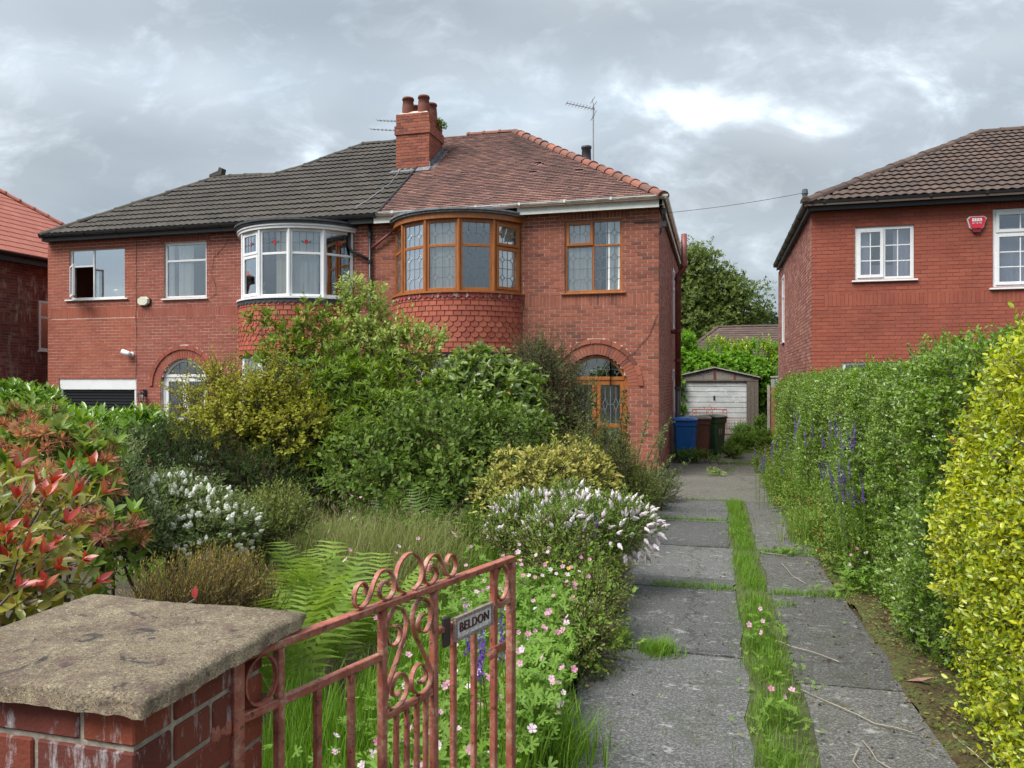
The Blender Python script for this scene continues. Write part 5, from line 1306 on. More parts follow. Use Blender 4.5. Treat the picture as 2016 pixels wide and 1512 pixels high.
# ------------------------------------------------------------------ plants: tools
def at(px, py, d):
    a = (px - 1008) / 1510; b = (756 - py) / 1510
    return np.array([(-SN + CS * a) * d, (CS + SN * a) * d, 1.9 + b * d])
def unit(v): return v / np.maximum(np.linalg.norm(v, axis=-1, keepdims=True), 1e-9)
TM = {
 'kite': (np.array([[0, 0, 0], [.5, .42, .14], [0, 1, -.06], [-.5, .42, .14]]), np.array([[0, 1, 2], [0, 2, 3]])),
 'oval': (np.array([[0, 0, 0], [.44, .30, .12], [.38, .70, .08], [0, 1, -.10], [-.38, .70, .08], [-.44, .30, .12]]), np.array([[0, 1, 2, 3], [0, 3, 4, 5]])),
 'fine': (np.array([[0, 0, 0], [0, .36, -.02], [0, .72, -.05], [0, 1, -.16], [.40, .30, .12], [.42, .62, .08], [-.40, .30, .12], [-.42, .62, .08]]),
          np.array([[0, 4, 1], [1, 4, 5], [1, 5, 2], [2, 5, 3], [0, 1, 6], [1, 7, 6], [1, 2, 7], [2, 3, 7]])),
}
def _palm():
    v = [[0, .35, 0]]; f = []
    for k in range(5):
        a = math.radians(-100 + 50 * k); b0, b1 = math.radians(-125 + 50 * k), math.radians(-75 + 50 * k)
        i = len(v)
        v += [[.22 * math.sin(b0), .35 + .22 * math.cos(b0), .03], [.62 * math.sin(a - .18), .35 + .60 * math.cos(a - .18), .05], [.66 * math.sin(a + .18), .35 + .60 * math.cos(a + .18), .05], [.22 * math.sin(b1), .35 + .22 * math.cos(b1), .03]]
        f += [[0, i, i + 1], [0, i + 1, i + 2], [0, i + 2, i + 3]]
    return np.array(v), np.array(f)
TM['palm'] = _palm()
def leaf_arrays(P, D, Nn, l, w, tmpl):
    T, F = TM[tmpl]; n = len(P); m = len(T)
    D = unit(D); S = unit(np.cross(D, Nn)); Nn = np.cross(S, D)
    V = P[:, None, :] + T[None, :, 0:1] * (w[:, None, None] * S[:, None, :]) + T[None, :, 1:2] * (l[:, None, None] * D[:, None, :]) + T[None, :, 2:3] * (w[:, None, None] * Nn[:, None, :])
    return V.reshape(-1, 3), (F[None] + (np.arange(n) * m)[:, None, None]).reshape(-1, F.shape[1]), len(F)
_leafcache = {}
def single_leaf(tmpl, mat, k):
    key = (tmpl, mat.name, k)
    if key not in _leafcache:
        T, F = TM[tmpl]; _leafcache[key] = np_mesh('leaf', T.astype(float), F, np.zeros(len(F)), mat)
    return _leafcache[key]
def sample_crown(ells, n, rng, shell, noise, back=.35, inner_ok=.15):
    C = np.array([e[0] for e in ells], float); Rd = np.array([e[1] for e in ells], float)
    area = (Rd[:, 0] * Rd[:, 2] + Rd[:, 1] * Rd[:, 2] + Rd[:, 0] * Rd[:, 1]); pr = area / area.sum()
    m = n * 4; i = rng.choice(len(ells), m, p=pr); v = unit(rng.normal(size=(m, 3)))
    ph = rng.uniform(0, 6.28, (5, 1)); fr = rng.normal(size=(5, 3)) * 3.0
    lump = np.sin(fr @ v.T + ph + i[None] * 1.7).mean(0)
    k = rng.uniform(shell[0], shell[1], m) * (1 + noise * lump * 1.6)
    P = C[i] + v * Rd[i] * k[:, None]
    out = unit(v / Rd[i])
    toc = unit(np.array([0, 0, 1.9]) - C[i]); ok = ((out * toc).sum(1) > -.15) | (rng.random(m) < back)
    for j in range(len(ells)):
        q = np.linalg.norm((P - C[j]) / Rd[j], axis=1)
        ok &= ~((q < .62) & (i != j) & (rng.random(m) > inner_ok))
    g = np.array([gz(y) for y in P[:, 1]]); ok &= P[:, 2] > g + .03
    P, out = P[ok][:n], out[ok][:n]
    return P, out
def grow(P, D, L, k, ll, lw, rng, spread=.8, droop=.0, up=.35, lj=.3, whorl=False):
    n = len(P); t = (np.arange(k) + 1) / k; t = t ** (.6 if whorl else 1)
    if whorl: t = .75 + .25 * t
    Ls = L * rng.uniform(.6, 1.25, n)
    pos = P[:, None, :] + D[:, None, :] * (Ls[:, None] * t[None])[..., None]
    pos[..., 2] -= droop * (Ls[:, None] * t[None]) ** 2 / max(L, 1e-3)
    ang = rng.uniform(0, 6.28, (n, 1)) + np.arange(k)[None] * 2.4 + rng.normal(0, .3, (n, k))
    ref = np.where(np.abs(D[:, 2:3]) > .9, np.array([[1., 0, 0]]), np.array([[0, 0, 1.]]))
    a = unit(np.cross(D, ref)); b = np.cross(D, a)
    perp = a[:, None] * np.cos(ang)[..., None] + b[:, None] * np.sin(ang)[..., None]
    sp = spread * rng.uniform(.7, 1.25, (n, k, 1))
    d = unit(D[:, None] * (1.05 - sp * .6) + perp * sp + np.array([0, 0, up * .4]))
    nn = unit(D[:, None] * .8 + np.array([0, 0, .5]) - perp * .25 + rng.normal(0, .25, (n, k, 3)))
    l = ll * rng.uniform(.5, 1.3, (n, k)); w = lw * (l / ll) * rng.uniform(.85, 1.15, (n, k))
    return pos.reshape(-1, 3), d.reshape(-1, 3), nn.reshape(-1, 3), l.ravel(), w.ravel()
def put_leaves(parent, leaves, tmpl, mat, rng, single=0, name='foliage', srnd=None, lname='leaf'):
    P, D, Nn, l, w = leaves; n = len(P); rnd = np.clip(rng.random(n) * .62 + .19 + .13 * (np.sin(P @ np.array([2.3, 1.7, 3.1])) + np.sin(P @ np.array([-3.9, 4.4, 2.2]) + 1.3) + np.sin(P @ np.array([7.1, -6.2, 8.3]) + .4)), 0, .999) if srnd is None else srnd
    keep = np.ones(n, bool)
    if single:
        dist = np.linalg.norm(P - np.array([0, 0, 1.9]), axis=1) - l * 2
        px = 1008 + 1510 * (CS * P[:, 0] + SN * P[:, 1]) / np.maximum(.1, -SN * P[:, 0] + CS * P[:, 1])
        dist = np.where((px < 5) | (px > 2010), 1e3, dist)
        pick = np.argsort(dist)[:single]; keep[pick] = False
        Du = unit(D); S = unit(np.cross(Du, Nn)); N2 = np.cross(S, Du)
        for q, i in enumerate(pick):
            M = Matrix.Identity(4)
            for r in range(3):
                M[r][0] = S[i, r] * w[i]; M[r][1] = Du[i, r] * l[i]; M[r][2] = N2[i, r] * w[i]; M[r][3] = P[i, r]
            obj(lname, single_leaf(tmpl, mat, 0), parent, M)
    V, F, nf = leaf_arrays(P[keep], D[keep], Nn[keep], l[keep], w[keep], tmpl)
    return tag(obj(name, np_mesh(name, V, F, np.repeat(rnd[keep], nf), mat), parent), kind='stuff')
def twigs_mesh(P0, P1, r0, r1):
    """3 sided tapering sticks"""
    n = len(P0); t = unit(P1 - P0); ref = np.where(np.abs(t[:, 2:3]) > .9, np.array([[1., 0, 0]]), np.array([[0, 0, 1.]]))
    a = unit(np.cross(t, ref)); b = np.cross(t, a); V = []
    for P, r in ((P0, r0), (P1, r1)):
        for k in range(3):
            an = 2 * math.pi * k / 3; V.append(P + (a * math.cos(an) + b * math.sin(an)) * r)
    V = np.stack(V, 1).reshape(-1, 3); f = np.array([[0, 1, 4, 3], [1, 2, 5, 4], [2, 0, 3, 5]])
    return V, (f[None] + (np.arange(n) * 6)[:, None, None]).reshape(-1, 4)
BARK = plain('brown bark', (.075, .050, .034), .9, var=.3, scale=20, bmp=.003)
BARK_G = plain('grey bark', (.15, .13, .11), .9, var=.3, scale=20, bmp=.003)
def plant(name, label, cat, base, ells, layers, seed, bark=None, limbs=9, group=None, twig_r=.004, rnd_z=None):
    rng = np.random.default_rng(seed); base = np.array(base, float)
    o = empty(name, tuple(base), label, cat, group)
    twP0, twP1 = [], []
    for ly in layers:
        es = [ells[i] for i in ly['on']] if 'on' in ly else ells
        P, out = sample_crown(es, ly['n'], rng, ly.get('shell', (.55, 1.02)), ly.get('noise', .16), ly.get('back', .35), ly.get('inner', .15))
        D = unit(out * ly.get('out', .7) + np.array([0, 0, ly.get('up', .5)]) + rng.normal(0, ly.get('jit', .35), P.shape))
        lv = grow(P, D, ly['L'], ly['k'], ly['ll'], ly['lw'], rng, ly.get('spread', .8), ly.get('droop', 0), ly.get('lup', .3), .3, ly.get('whorl', False))
        put_leaves(o, lv, ly.get('t', 'oval'), ly['mat'], rng, ly.get('single', 0), ly.get('name', 'foliage'), None, ly.get('lname', 'leaf'))
        if ly.get('twig', .5):
            m = rng.random(len(P)) < ly.get('twig', .5)
            twP0.append(P[m] - D[m] * ly['L'] * .5); twP1.append(P[m] + D[m] * ly['L'] * .95)
    mb = MB(); rr = random.Random(seed)
    for k in range(limbs):
        c, r = ells[k % len(ells)]; e = np.array(c) + unit(rng.normal(size=3)) * np.array(r) * .75
        b0 = base + np.array([rr.uniform(-.12, .12), rr.uniform(-.12, .12), 0]); mid = b0 * .5 + e * .5 + np.array([rr.uniform(-.1, .1), rr.uniform(-.1, .1), rr.uniform(.05, .25)])
        s = .012 + .012 * np.linalg.norm(r) ; mb.tube([b0, (b0 + mid) / 2 + rng.normal(0, .03, 3), mid, (mid + e) / 2 + rng.normal(0, .04, 3), e], [s, s * .85, s * .65, s * .45, s * .2], 5)
    if limbs: mb.build('branches', bark or BARK, o)
    if twP0:
        a, b_ = np.concatenate(twP0), np.concatenate(twP1)
        V, F = twigs_mesh(a, b_, twig_r, twig_r * .5)
        tag(obj('twigs', np_mesh('twigs', V, F, rng.random(len(F)), bark or BARK), o), kind='stuff')
    return o, rng
def E(px, py, d, rx, ry, rz): return (at(px, py, d), (rx, ry, rz))
def base_at(px, d):
    p = at(px, 900, d); return (p[0], p[1], gz(p[1]) - .04)
# ---- leaf colours
LF = {}
def LM(name, cols, **k): LF[name] = leaf_mat(name, [(c[0] * 1.5, c[1] * 1.38, c[2] * 1.1) if max(c) < .24 else c for c in cols], **k); return LF[name]
G_PIERIS = LM('pieris leaf', [(.055, .105, .016), (.085, .150, .022), (.125, .195, .030), (.065, .12, .02)])
G_BRONZE = LM('bronze young leaf', [(.46, .19, .12), (.52, .34, .14), (.55, .45, .20), (.40, .30, .10)])
G_VARI = LM('variegated leaf', [(.19, .27, .05), (.34, .41, .10), (.46, .50, .19), (.12, .19, .035), (.40, .44, .13)])
G_HONEY = LM('grey green leaf', [(.058, .112, .022), (.080, .142, .030), (.125, .185, .050), (.042, .082, .018)])
G_CAM = LM('camellia leaf', [(.075, .135, .022), (.12, .19, .035), (.18, .25, .06), (.05, .10, .02), (.27, .33, .10)], rough=.28, spec=.6)
G_CAMO = LM('fading camellia leaf', [(.42, .18, .05), (.45, .30, .08)], rough=.35)
G_DARKF = LM('dark small leaf', [(.055, .075, .034), (.080, .102, .048), (.105, .125, .065)])
G_FINE = LM('fine light leaf', [(.10, .145, .04), (.14, .185, .05), (.085, .13, .035), (.17, .20, .06)])
G_YEL = LM('golden shrub leaf', [(.38, .37, .08), (.50, .45, .13), (.30, .32, .06), (.54, .44, .16), (.22, .27, .06)])
G_BERB = LM('yellow green small leaf', [(.245, .27, .032), (.33, .33, .042), (.18, .215, .028), (.36, .32, .05), (.12, .16, .025)])
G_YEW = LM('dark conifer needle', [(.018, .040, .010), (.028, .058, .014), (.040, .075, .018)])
G_LAUREL = LM('laurel leaf', [(.08, .165, .024), (.125, .23, .034), (.17, .29, .05), (.065, .135, .02)], rough=.25, spec=.6)
G_RHODO = LM('rhododendron leaf', [(.07, .125, .028), (.10, .16, .036), (.14, .205, .05), (.11, .17, .065)], rough=.35)
G_RHODY = LM('young rhododendron leaf', [(.14, .24, .030), (.20, .31, .05), (.11, .20, .03)], rough=.35)
G_DEAD = LM('spent flower', [(.46, .21, .10), (.40, .16, .09), (.52, .29, .14), (.34, .13, .10), (.40, .18, .17)])
G_PHRED = LM('red young leaf', [(.40, .045, .038), (.48, .085, .06), (.36, .04, .05), (.42, .14, .07), (.30, .06, .04)], rough=.3, spec=.55, trans=.35)
G_PHOLD = LM('olive leaf', [(.13, .17, .03), (.20, .20, .035), (.26, .23, .05), (.095, .14, .04), (.30, .16, .06)], rough=.3, spec=.5)
G_HEBE = LM('hebe leaf', [(.070, .125, .032), (.10, .165, .045), (.14, .20, .06)])
G_HEBEG = LM('grey hebe leaf', [(.10, .15, .07), (.14, .19, .095), (.085, .13, .055)])
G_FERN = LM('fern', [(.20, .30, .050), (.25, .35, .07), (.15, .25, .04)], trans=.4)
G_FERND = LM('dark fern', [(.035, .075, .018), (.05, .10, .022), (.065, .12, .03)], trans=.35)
G_HEATH = LM('heather shoot', [(.15, .16, .045), (.20, .18, .06), (.22, .17, .06), (.11, .14, .035)])
G_GRASS = LM('fresh grass', [(.10, .20, .022), (.13, .25, .03), (.16, .28, .04), (.08, .16, .02)], trans=.4)
G_DRY = LM('dry tall grass', [(.105, .135, .040), (.14, .155, .055), (.085, .125, .030), (.27, .25, .12), (.07, .115, .024)], trans=.35)
G_CRANE = LM('cranesbill leaf', [(.11, .21, .035), (.15, .27, .045), (.09, .175, .03), (.19, .30, .06)], trans=.35)
G_PRIV = LM('privet leaf', [(.075, .150, .020), (.105, .195, .028), (.145, .235, .040), (.055, .11, .016), (.19, .28, .055)], rough=.3, spec=.5)
G_PRIVT = LM('young privet leaf', [(.15, .27, .035), (.20, .32, .05)], rough=.35)
G_GOLD = LM('golden privet leaf', [(.32, .38, .015), (.43, .46, .020), (.52, .51, .026), (.15, .25, .016), (.46, .48, .020), (.12, .21, .018)], rough=.3, spec=.5, trans=.35)
G_TREE = LM('tree leaf', [(.060, .098, .028), (.088, .130, .038), (.12, .165, .052), (.048, .078, .024)])
G_TREED = LM('far dark tree leaf', [(.022, .042, .022), (.032, .055, .026)])
G_CREEP = LM('creeper leaf', [(.10, .22, .022), (.14, .28, .03), (.075, .17, .02), (.18, .33, .045)])
G_WEED = LM('weed leaf', [(.085, .16, .03), (.12, .21, .04), (.065, .125, .022)])
G_LIME = LM('lime weed leaf', [(.22, .34, .04), (.28, .40, .06)])
def petal_mat(name, cols, trans=.4): return leaf_mat(name, cols, rough=.55, trans=trans, spec=.3)
P_PINK = petal_mat('pink petal', [(.66, .30, .46), (.72, .42, .56), (.62, .25, .38), (.76, .52, .62)])
P_PALE = petal_mat('pale pink petal', [(.74, .58, .66), (.78, .68, .72)])
P_WHITE = petal_mat('white hebe floret', [(.72, .72, .66), (.66, .68, .58), (.76, .75, .72)], .25)
P_LILAC = petal_mat('pale lilac hebe floret', [(.72, .66, .70), (.68, .58, .64), (.76, .72, .74)], .25)
P_PURP = petal_mat('purple toadflax floret', [(.16, .065, .40), (.22, .09, .48), (.13, .05, .32)])
P_YELL = petal_mat('yellow petal', [(.75, .62, .06)])

# ------------------------------------------------------------------ hedges
def hedge(name, label, seed, area, n, L, k, ll, lw, mat, tip, single, sprigs, leaft='oval'):
    rng = np.random.default_rng(seed); P, out = area(rng, n)
    o = empty(name, (float(P[:, 0].mean()), float(P[:, 1].mean()), gz(float(P[:, 1].mean()))), label, 'hedge')
    D = unit(out * .75 + np.array([0, 0, .55]) + rng.normal(0, .4, P.shape))
    lv = grow(P, D, L, k, ll, lw, rng, .85, 0, .3)
    put_leaves(o, lv, leaft, mat, rng, single)
    # coarse inner growth so that the hedge is not see-through
    m = n // 3; Pi = P[:m] - out[:m] * rng.uniform(.10, .30, (m, 1))
    lv = grow(Pi, D[:m], L * 1.3, 3, ll * 2.2, lw * 2.4, rng, .9); put_leaves(o, lv, 'kite', mat, rng, 0, 'inner_foliage')
    tw = rng.random(n) < .35
    V, F = twigs_mesh(P[tw] - D[tw] * L * 1.2, P[tw] + D[tw] * L, .0035, .0015); tag(obj('twigs', np_mesh('twigs', V, F, rng.random(len(F)), BARK_G), o), kind='stuff')
    Ps, os_ = area(rng, n); m = np.argsort(-(Ps[:, 2] + rng.uniform(0, .5, len(Ps))))[:sprigs]; Ps, os_ = Ps[m], os_[m]
    Ds = unit(os_ * .25 + np.array([0, 0, 1.0]) + rng.normal(0, .16, Ps.shape)); put_leaves(o, grow(Ps, Ds, L * 1.5, 9, ll, lw, rng, .7), 'oval', tip, rng, 0, 'new_shoots')
    mb = MB()
    for q in range(14):
        y = float(rng.uniform(P[:, 1].min(), P[:, 1].max())); x = float(P[:, 0].mean()) + rng.uniform(-.05, .15)
        mb.tube([(x, y, gz(y) - .05), (x + rng.uniform(-.1, .1), y + rng.uniform(-.1, .1), .8), (x + rng.uniform(-.2, .2), y + rng.uniform(-.2, .2), 1.6)], [.022, .016, .008], 5)
    mb.build('stems', BARK_G, o); return o, rng
def interp(x, xs, ys): return np.interp(x, xs, ys)
def green_area(rng, n):
    Y = 3.0 + 14.0 * rng.random(n * 2) ** 1.45
    zt = interp(Y, [4, 5.1, 7.6, 11.4, 17], [2.16, 2.09, 1.96, 1.94, 1.94])
    fx = interp(Y, [3, 4.4, 5.2, 6.5, 10, 17], [1.62, 1.50, 1.37, 1.33, 1.29, 1.25])
    lump = .045 * np.sin(Y * 2.1) + .03 * np.sin(Y * 5.3 + 1)
    face = rng.random(n * 2) < .78
    z = np.where(face, rng.uniform(.05, 1, n * 2) * zt, zt)
    lz = .04 * np.sin(z * 4 + Y * 1.7)
    X = np.where(face, fx + lump + lz + .14 * np.clip((z / zt - .8) / .2, 0, 1) ** 2, fx + rng.uniform(.1, .95, n * 2))
    z = np.where(face, z, zt + .05 * np.sin(X * 6 + Y * 3))
    P = np.stack([X, Y, z], 1)[:n]; out = np.where(face[:n, None], np.array([[-1., -.1, .15]]), np.array([[0., 0, 1.]]))
    # rounded far end
    e = rng.random(n) < .06
    P[e, 0] = rng.uniform(1.25, 2.0, e.sum()); P[e, 1] = 17.0 + rng.uniform(-.05, .1, e.sum()); P[e, 2] = rng.uniform(.1, 1.95, e.sum())
    P = P + rng.normal(0, .035, P.shape); P[:, 2] += np.array([gz(y) for y in P[:, 1]]) * 0
    return P, unit(out + rng.normal(0, .15, out.shape))
gh, rg = hedge('privet_hedge', 'long clipped green hedge running up the right side of the drive', 21, green_area, 34000, .075, 7, .030, .019, G_PRIV, G_PRIVT, 300, 420, 'kite')
def gold_area(rng, n):
    m = n * 3; Y = rng.uniform(2.3, 4.95, m); z = rng.uniform(.22, 2.03, m); face = rng.random(m) < .85
    ymax = interp(z, [.2, .9, 1.5, 1.85, 2.14], [4.6, 5.0, 4.85, 4.5, 4.0])
    ok = Y < ymax
    X = interp(z, [.2, .8, 1.6, 2.2], [1.30, 1.25, 1.28, 1.34]) + .03 * np.sin(Y * 3.3) + .025 * np.sin(z * 6 + Y)
    # curve the far edge back into the green
    X = X + .30 * np.clip(1 - (ymax - Y) / .35, 0, 1) ** 2
    top = ~face; X = np.where(top, rng.uniform(1.4, 2.1, m), X); z = np.where(top, interp(Y, [2.3, 4.9], [2.03, 1.85]), z)
    P = np.stack([X, Y, z], 1)[ok][:n]; out = np.where(face[ok][:n, None], np.array([[-1., -.15, .15]]), np.array([[0., 0, 1.]]))
    return P + rng.normal(0, .035, P.shape), unit(out + rng.normal(0, .2, out.shape))
hedge('golden_privet_hedge', 'bright yellow golden privet at the near end of the hedge', 22, gold_area, 8500, .11, 8, .028, .016, G_GOLD, G_GOLD, 300, 70)

# ------------------------------------------------------------------ shrubs in the garden
plant('variegated_shrub', 'tall shrub with pale yellow edged leaves topping the middle of the garden', 'shrub', base_at(740, 11.3),
      [E(715, 625, 11.2, .36, .36, .42), E(735, 690, 11.2, .55, .5, .5), E(810, 690, 11.0, .42, .42, .40), E(690, 740, 11.3, .5, .5, .6), E(790, 770, 11.2, .6, .5, .6), E(698, 580, 11.2, .14, .14, .2)],
      [dict(n=1150, L=.18, k=9, ll=.062, lw=.038, mat=G_VARI, up=.6, single=120, noise=.32), dict(n=300, L=.16, k=7, ll=.055, lw=.032, mat=G_PIERIS, shell=(.2, .8), twig=.4), dict(n=40, L=.42, k=14, ll=.058, lw=.034, mat=G_VARI, shell=(.9, 1.05), up=1.1, noise=.3, twig=1, name='long_shoots')], 31, limbs=14)
plant('pieris_shrub', 'large green pieris with bronze young tips in the middle of the garden', 'shrub', base_at(660, 10.4),
      [E(690, 830, 10.3, .85, .7, .75), E(610, 770, 10.4, .55, .5, .5), E(560, 700, 10.5, .26, .3, .26), E(518, 645, 10.5, .12, .14, .16), E(615, 660, 10.5, .20, .24, .32), E(760, 840, 10.0, .7, .6, .6), E(650, 910, 9.4, .62, .55, .46), E(600, 860, 10.0, .5, .5, .5)],
      [dict(n=1750, L=.17, k=9, ll=.100, lw=.028, mat=G_PIERIS, up=.65, out=.6, whorl=True, single=150, spread=.95, noise=.30),
       dict(n=46, L=.10, k=9, ll=.07, lw=.02, mat=G_BRONZE, on=[2, 3, 4], shell=(.9, 1.1), up=.9, name='young_shoots', whorl=True), dict(n=400, L=.16, k=6, ll=.09, lw=.03, mat=G_PIERIS, shell=(.3, .75), twig=.5), dict(n=60, L=.45, k=14, ll=.09, lw=.026, mat=G_PIERIS, shell=(.9, 1.05), up=1.0, noise=.3, twig=1, name='long_shoots')], 32, limbs=16)
plant('honeysuckle_shrub', 'spreading blue green shrub in front of the camellia', 'shrub', base_at(840, 8.8),
      [E(745, 915, 8.8, .46, .5, .38), E(860, 875, 9.0, .66, .6, .46), E(985, 880, 9.0, .48, .5, .42), E(800, 970, 8.6, .70, .6, .28), E(1000, 945, 8.7, .40, .4, .28), E(900, 960, 8.5, .5, .5, .3)],
      [dict(n=1150, L=.26, k=8, ll=.066, lw=.040, mat=G_HONEY, up=.45, single=150, noise=.38, jit=.55, twig=.7), dict(n=70, L=.5, k=14, ll=.062, lw=.036, mat=G_HONEY, up=.9, shell=(.9, 1.05), noise=.3, twig=1, name='long_shoots'), dict(n=350, L=.2, k=6, ll=.06, lw=.04, mat=G_HONEY, shell=(.3, .75), twig=.5)], 33, limbs=16)
o, rg = plant('camellia_bush', 'glossy leaved camellia bush right of the bow window', 'shrub', base_at(960, 10.0),
      [E(955, 800, 10.1, .68, .6, .55), E(945, 735, 10.2, .42, .42, .36), E(1020, 845, 10.0, .40, .4, .48), E(890, 790, 10.2, .38, .4, .4), E(1000, 770, 10.2, .4, .4, .36)],
      [dict(n=900, L=.16, k=8, ll=.100, lw=.046, mat=G_CAM, up=.25, out=.9, droop=.5, spread=.95, single=220, noise=.15), dict(n=22, L=.1, k=2, ll=.06, lw=.03, mat=G_CAMO, shell=(.85, 1.02), name='fading_leaves', up=-.2),
       dict(n=200, L=.15, k=6, ll=.09, lw=.045, mat=G_CAM, shell=(.2, .75), twig=.4)], 34, limbs=12, bark=BARK_G)
plant('cotoneaster_bush', 'dark small leaved bush left of the arched wooden door', 'shrub', base_at(1080, 11.2),
      [E(1085, 800, 11.2, .50, .5, .72), E(1060, 720, 11.3, .34, .36, .36), E(1110, 850, 11.0, .40, .4, .42)],
      [dict(n=1700, L=.24, k=11, ll=.026, lw=.014, t='kite', mat=G_DARKF, up=.35, noise=.34, jit=.5, twig=.8), dict(n=130, L=.55, k=14, ll=.024, lw=.012, t='kite', mat=G_DARKF, shell=(.85, 1.05), up=1.0, twig=1, jit=.3, name='arching_shoots'),
       dict(n=900, L=.2, k=7, ll=.05, lw=.03, t='kite', mat=G_DARKF, shell=(.2, .8), twig=.3)], 35, limbs=12)
plant('feathery_shrub', 'light green feathery shrub growing before the arched wooden door', 'shrub', base_at(1150, 10.4),
      [E(1165, 905, 10.4, .56, .45, .38), E(1090, 920, 10.2, .40, .4, .34), E(1215, 940, 10.6, .34, .4, .36), E(1250, 975, 10.3, .3, .35, .25)],
      [dict(n=2300, L=.20, k=12, ll=.024, lw=.010, t='kite', mat=G_FINE, up=.8, noise=.22, twig=.6), dict(n=700, L=.2, k=6, ll=.05, lw=.025, t='kite', mat=G_FINE, shell=(.2, .8), twig=.2)], 36, limbs=10)
def wands(name, label, cat, specs, mat, seed, ll=.03, lw=.013, k=26, bark=None, group=None):
    """tall thin leafy stems: specs (x, y, height, lean x, lean y)"""
    rng = np.random.default_rng(seed); x0, y0 = specs[0][:2]
    o = empty(name, (x0, y0, gz(y0)), label, cat, group)
    for (x, y, h, lx_, ly_) in specs:
        z0 = gz(y); pts = [Vector((x + lx_ * t * t, y + ly_ * t * t, z0 + h * t - .05)) for t in [i / 8 for i in range(9)]]
        MB().tube(pts, [.008 * (1 - .8 * i / 8) + .0015 for i in range(9)], 5).build('stem', bark or BARK, o)
        n = int(k * h); t = rng.uniform(.25, 1, n); P = np.stack([x + lx_ * t * t, y + ly_ * t * t, z0 + h * t - .05], 1)
        D = unit(rng.normal(size=(n, 3)) + np.array([0, 0, .6])); put_leaves(o, grow(P, D, .06, 4, ll, lw, rng, .9), 'oval', mat, rng)
    return o
def gp(px, d): p = at(px, 900, d); return p[0], p[1]
wands('leafy_wands', 'tall thin leafy stems standing in front of the wooden door', 'shrub', [(*gp(1160, 9.6), 1.90, .04, .0), (*gp(1172, 9.6), 1.7, .02, 0), (*gp(1218, 9.8), 1.75, .06, 0), (*gp(1228, 9.8), 1.55, .05, 0), (*gp(1195, 9.7), 1.45, -.04, 0), (*gp(1150, 9.6), 1.5, -.06, 0)], G_DARKF, 41, .040, .018, 60)
sp = [(*gp(1246 + 8 * i, 11.2), h * 1.15, lx_ * .8, ly_) for i, (h, lx_, ly_) in enumerate([(1.35, .35, -.2), (1.1, .5, -.3), (.9, -.3, -.2), (1.2, .45, .1), (.8, .5, -.4), (1.0, .2, -.3), (.7, .6, -.1), (.6, .3, -.4)])]
wands('straggling_cotoneaster', 'sparse arching twigs with small leaves at the foot of the house corner', 'shrub', sp, G_HEBEG, 42, .034, .018, 44)
plant('ground_shrub', 'low grey green shrub at the foot of the house corner', 'shrub', base_at(1262, 11.8), [E(1255, 975, 11.6, .45, .4, .25), E(1300, 960, 12.4, .25, .3, .22)],
      [dict(n=900, L=.2, k=9, ll=.028, lw=.015, mat=G_HEBEG, up=.6, noise=.3, twig=.8)], 43, limbs=5)
plant('golden_shrub', 'yellow leaved low shrub behind the white flowering hebe', 'shrub', base_at(1060, 8.0),
      [E(1060, 945, 8.0, .52, .45, .28), E(1115, 915, 8.2, .32, .35, .26), E(985, 965, 7.8, .22, .25, .14), E(1160, 940, 8.2, .30, .3, .25)],
      [dict(n=620, L=.22, k=9, ll=.052, lw=.024, mat=G_YEL, up=.5, droop=.8, single=80, noise=.36, jit=.5), dict(n=300, L=.16, k=6, ll=.05, lw=.025, mat=G_FINE, shell=(.2, .8), twig=.2)], 44, limbs=9)
def spike_mesh(mat, L, r, n=9, m=6, sharp=.25):
    rr = random.Random(5); mb = MB(); prof = [(r * (.55 + .45 * math.sin(math.pi * min(1, t * 1.15))) * (1 - (1 - sharp) * t ** 2.2), t * L) for t in [i / m for i in range(m + 1)]]
    vs = []; 
    for q, (rad, z) in enumerate(prof):
        for k in range(n): a = 2 * math.pi * (k + .5 * (q % 2)) / n; j = rad * (1 + rr.uniform(-.28, .28)); vs.append((j * math.cos(a), j * math.sin(a), z + rr.uniform(-.06, .06) * L / m))
    vs.append((0, 0, L * 1.03))
    fs = [(i * n + k, i * n + (k + 1) % n, (i + 1) * n + (k + 1) % n, (i + 1) * n + k) for i in range(m) for k in range(n)] + [(m * n + k, m * n + (k + 1) % n, len(vs) - 1) for k in range(n)]
    mb.add(vs, fs, 0); 
    return mb.mesh('flower_spike', mat)
def spikes(o, ells, n, rng, mesh, s0, s1, up, shell=(.92, 1.12), extra=None, noise=.12, name='flower_spike'):
    P, out = sample_crown(ells, n, rng, shell, noise, .1, .02)
    D = unit(out * .8 + np.array([0, 0, up]) + rng.normal(0, .3, P.shape))
    for p, d in zip(P, D):
        M = Matrix.Translation(p) @ Vector(d).to_track_quat('Z', 'Y').to_matrix().to_4x4() @ Matrix.Rotation(rng.uniform(0, 6), 4, 'Z') @ Matrix.Scale(rng.uniform(s0, s1), 4)
        obj(name, mesh, o, M)
SPK1 = spike_mesh(P_LILAC, .080, .020, sharp=.35); SPK2 = spike_mesh(P_WHITE, .042, .016, sharp=.6)
he = [E(1050, 1020, 6.8, .38, .4, .19), E(1195, 1035, 6.5, .42, .42, .23), E(1120, 1050, 6.4, .35, .35, .18), E(1130, 995, 7.0, .22, .3, .16)]
o, rg = plant('hebe_bush', 'hebe covered in pale lilac white flower spikes beside the drive', 'shrub', base_at(1130, 6.7), he,
      [dict(n=1300, L=.13, k=10, ll=.034, lw=.012, mat=G_HEBE, up=.6, noise=.12), dict(n=400, L=.12, k=6, ll=.05, lw=.02, mat=G_HEBE, shell=(.2, .8), twig=.2)], 45, limbs=10)
spikes(o, he, 300, rg, SPK1, .75, 1.15, .05)
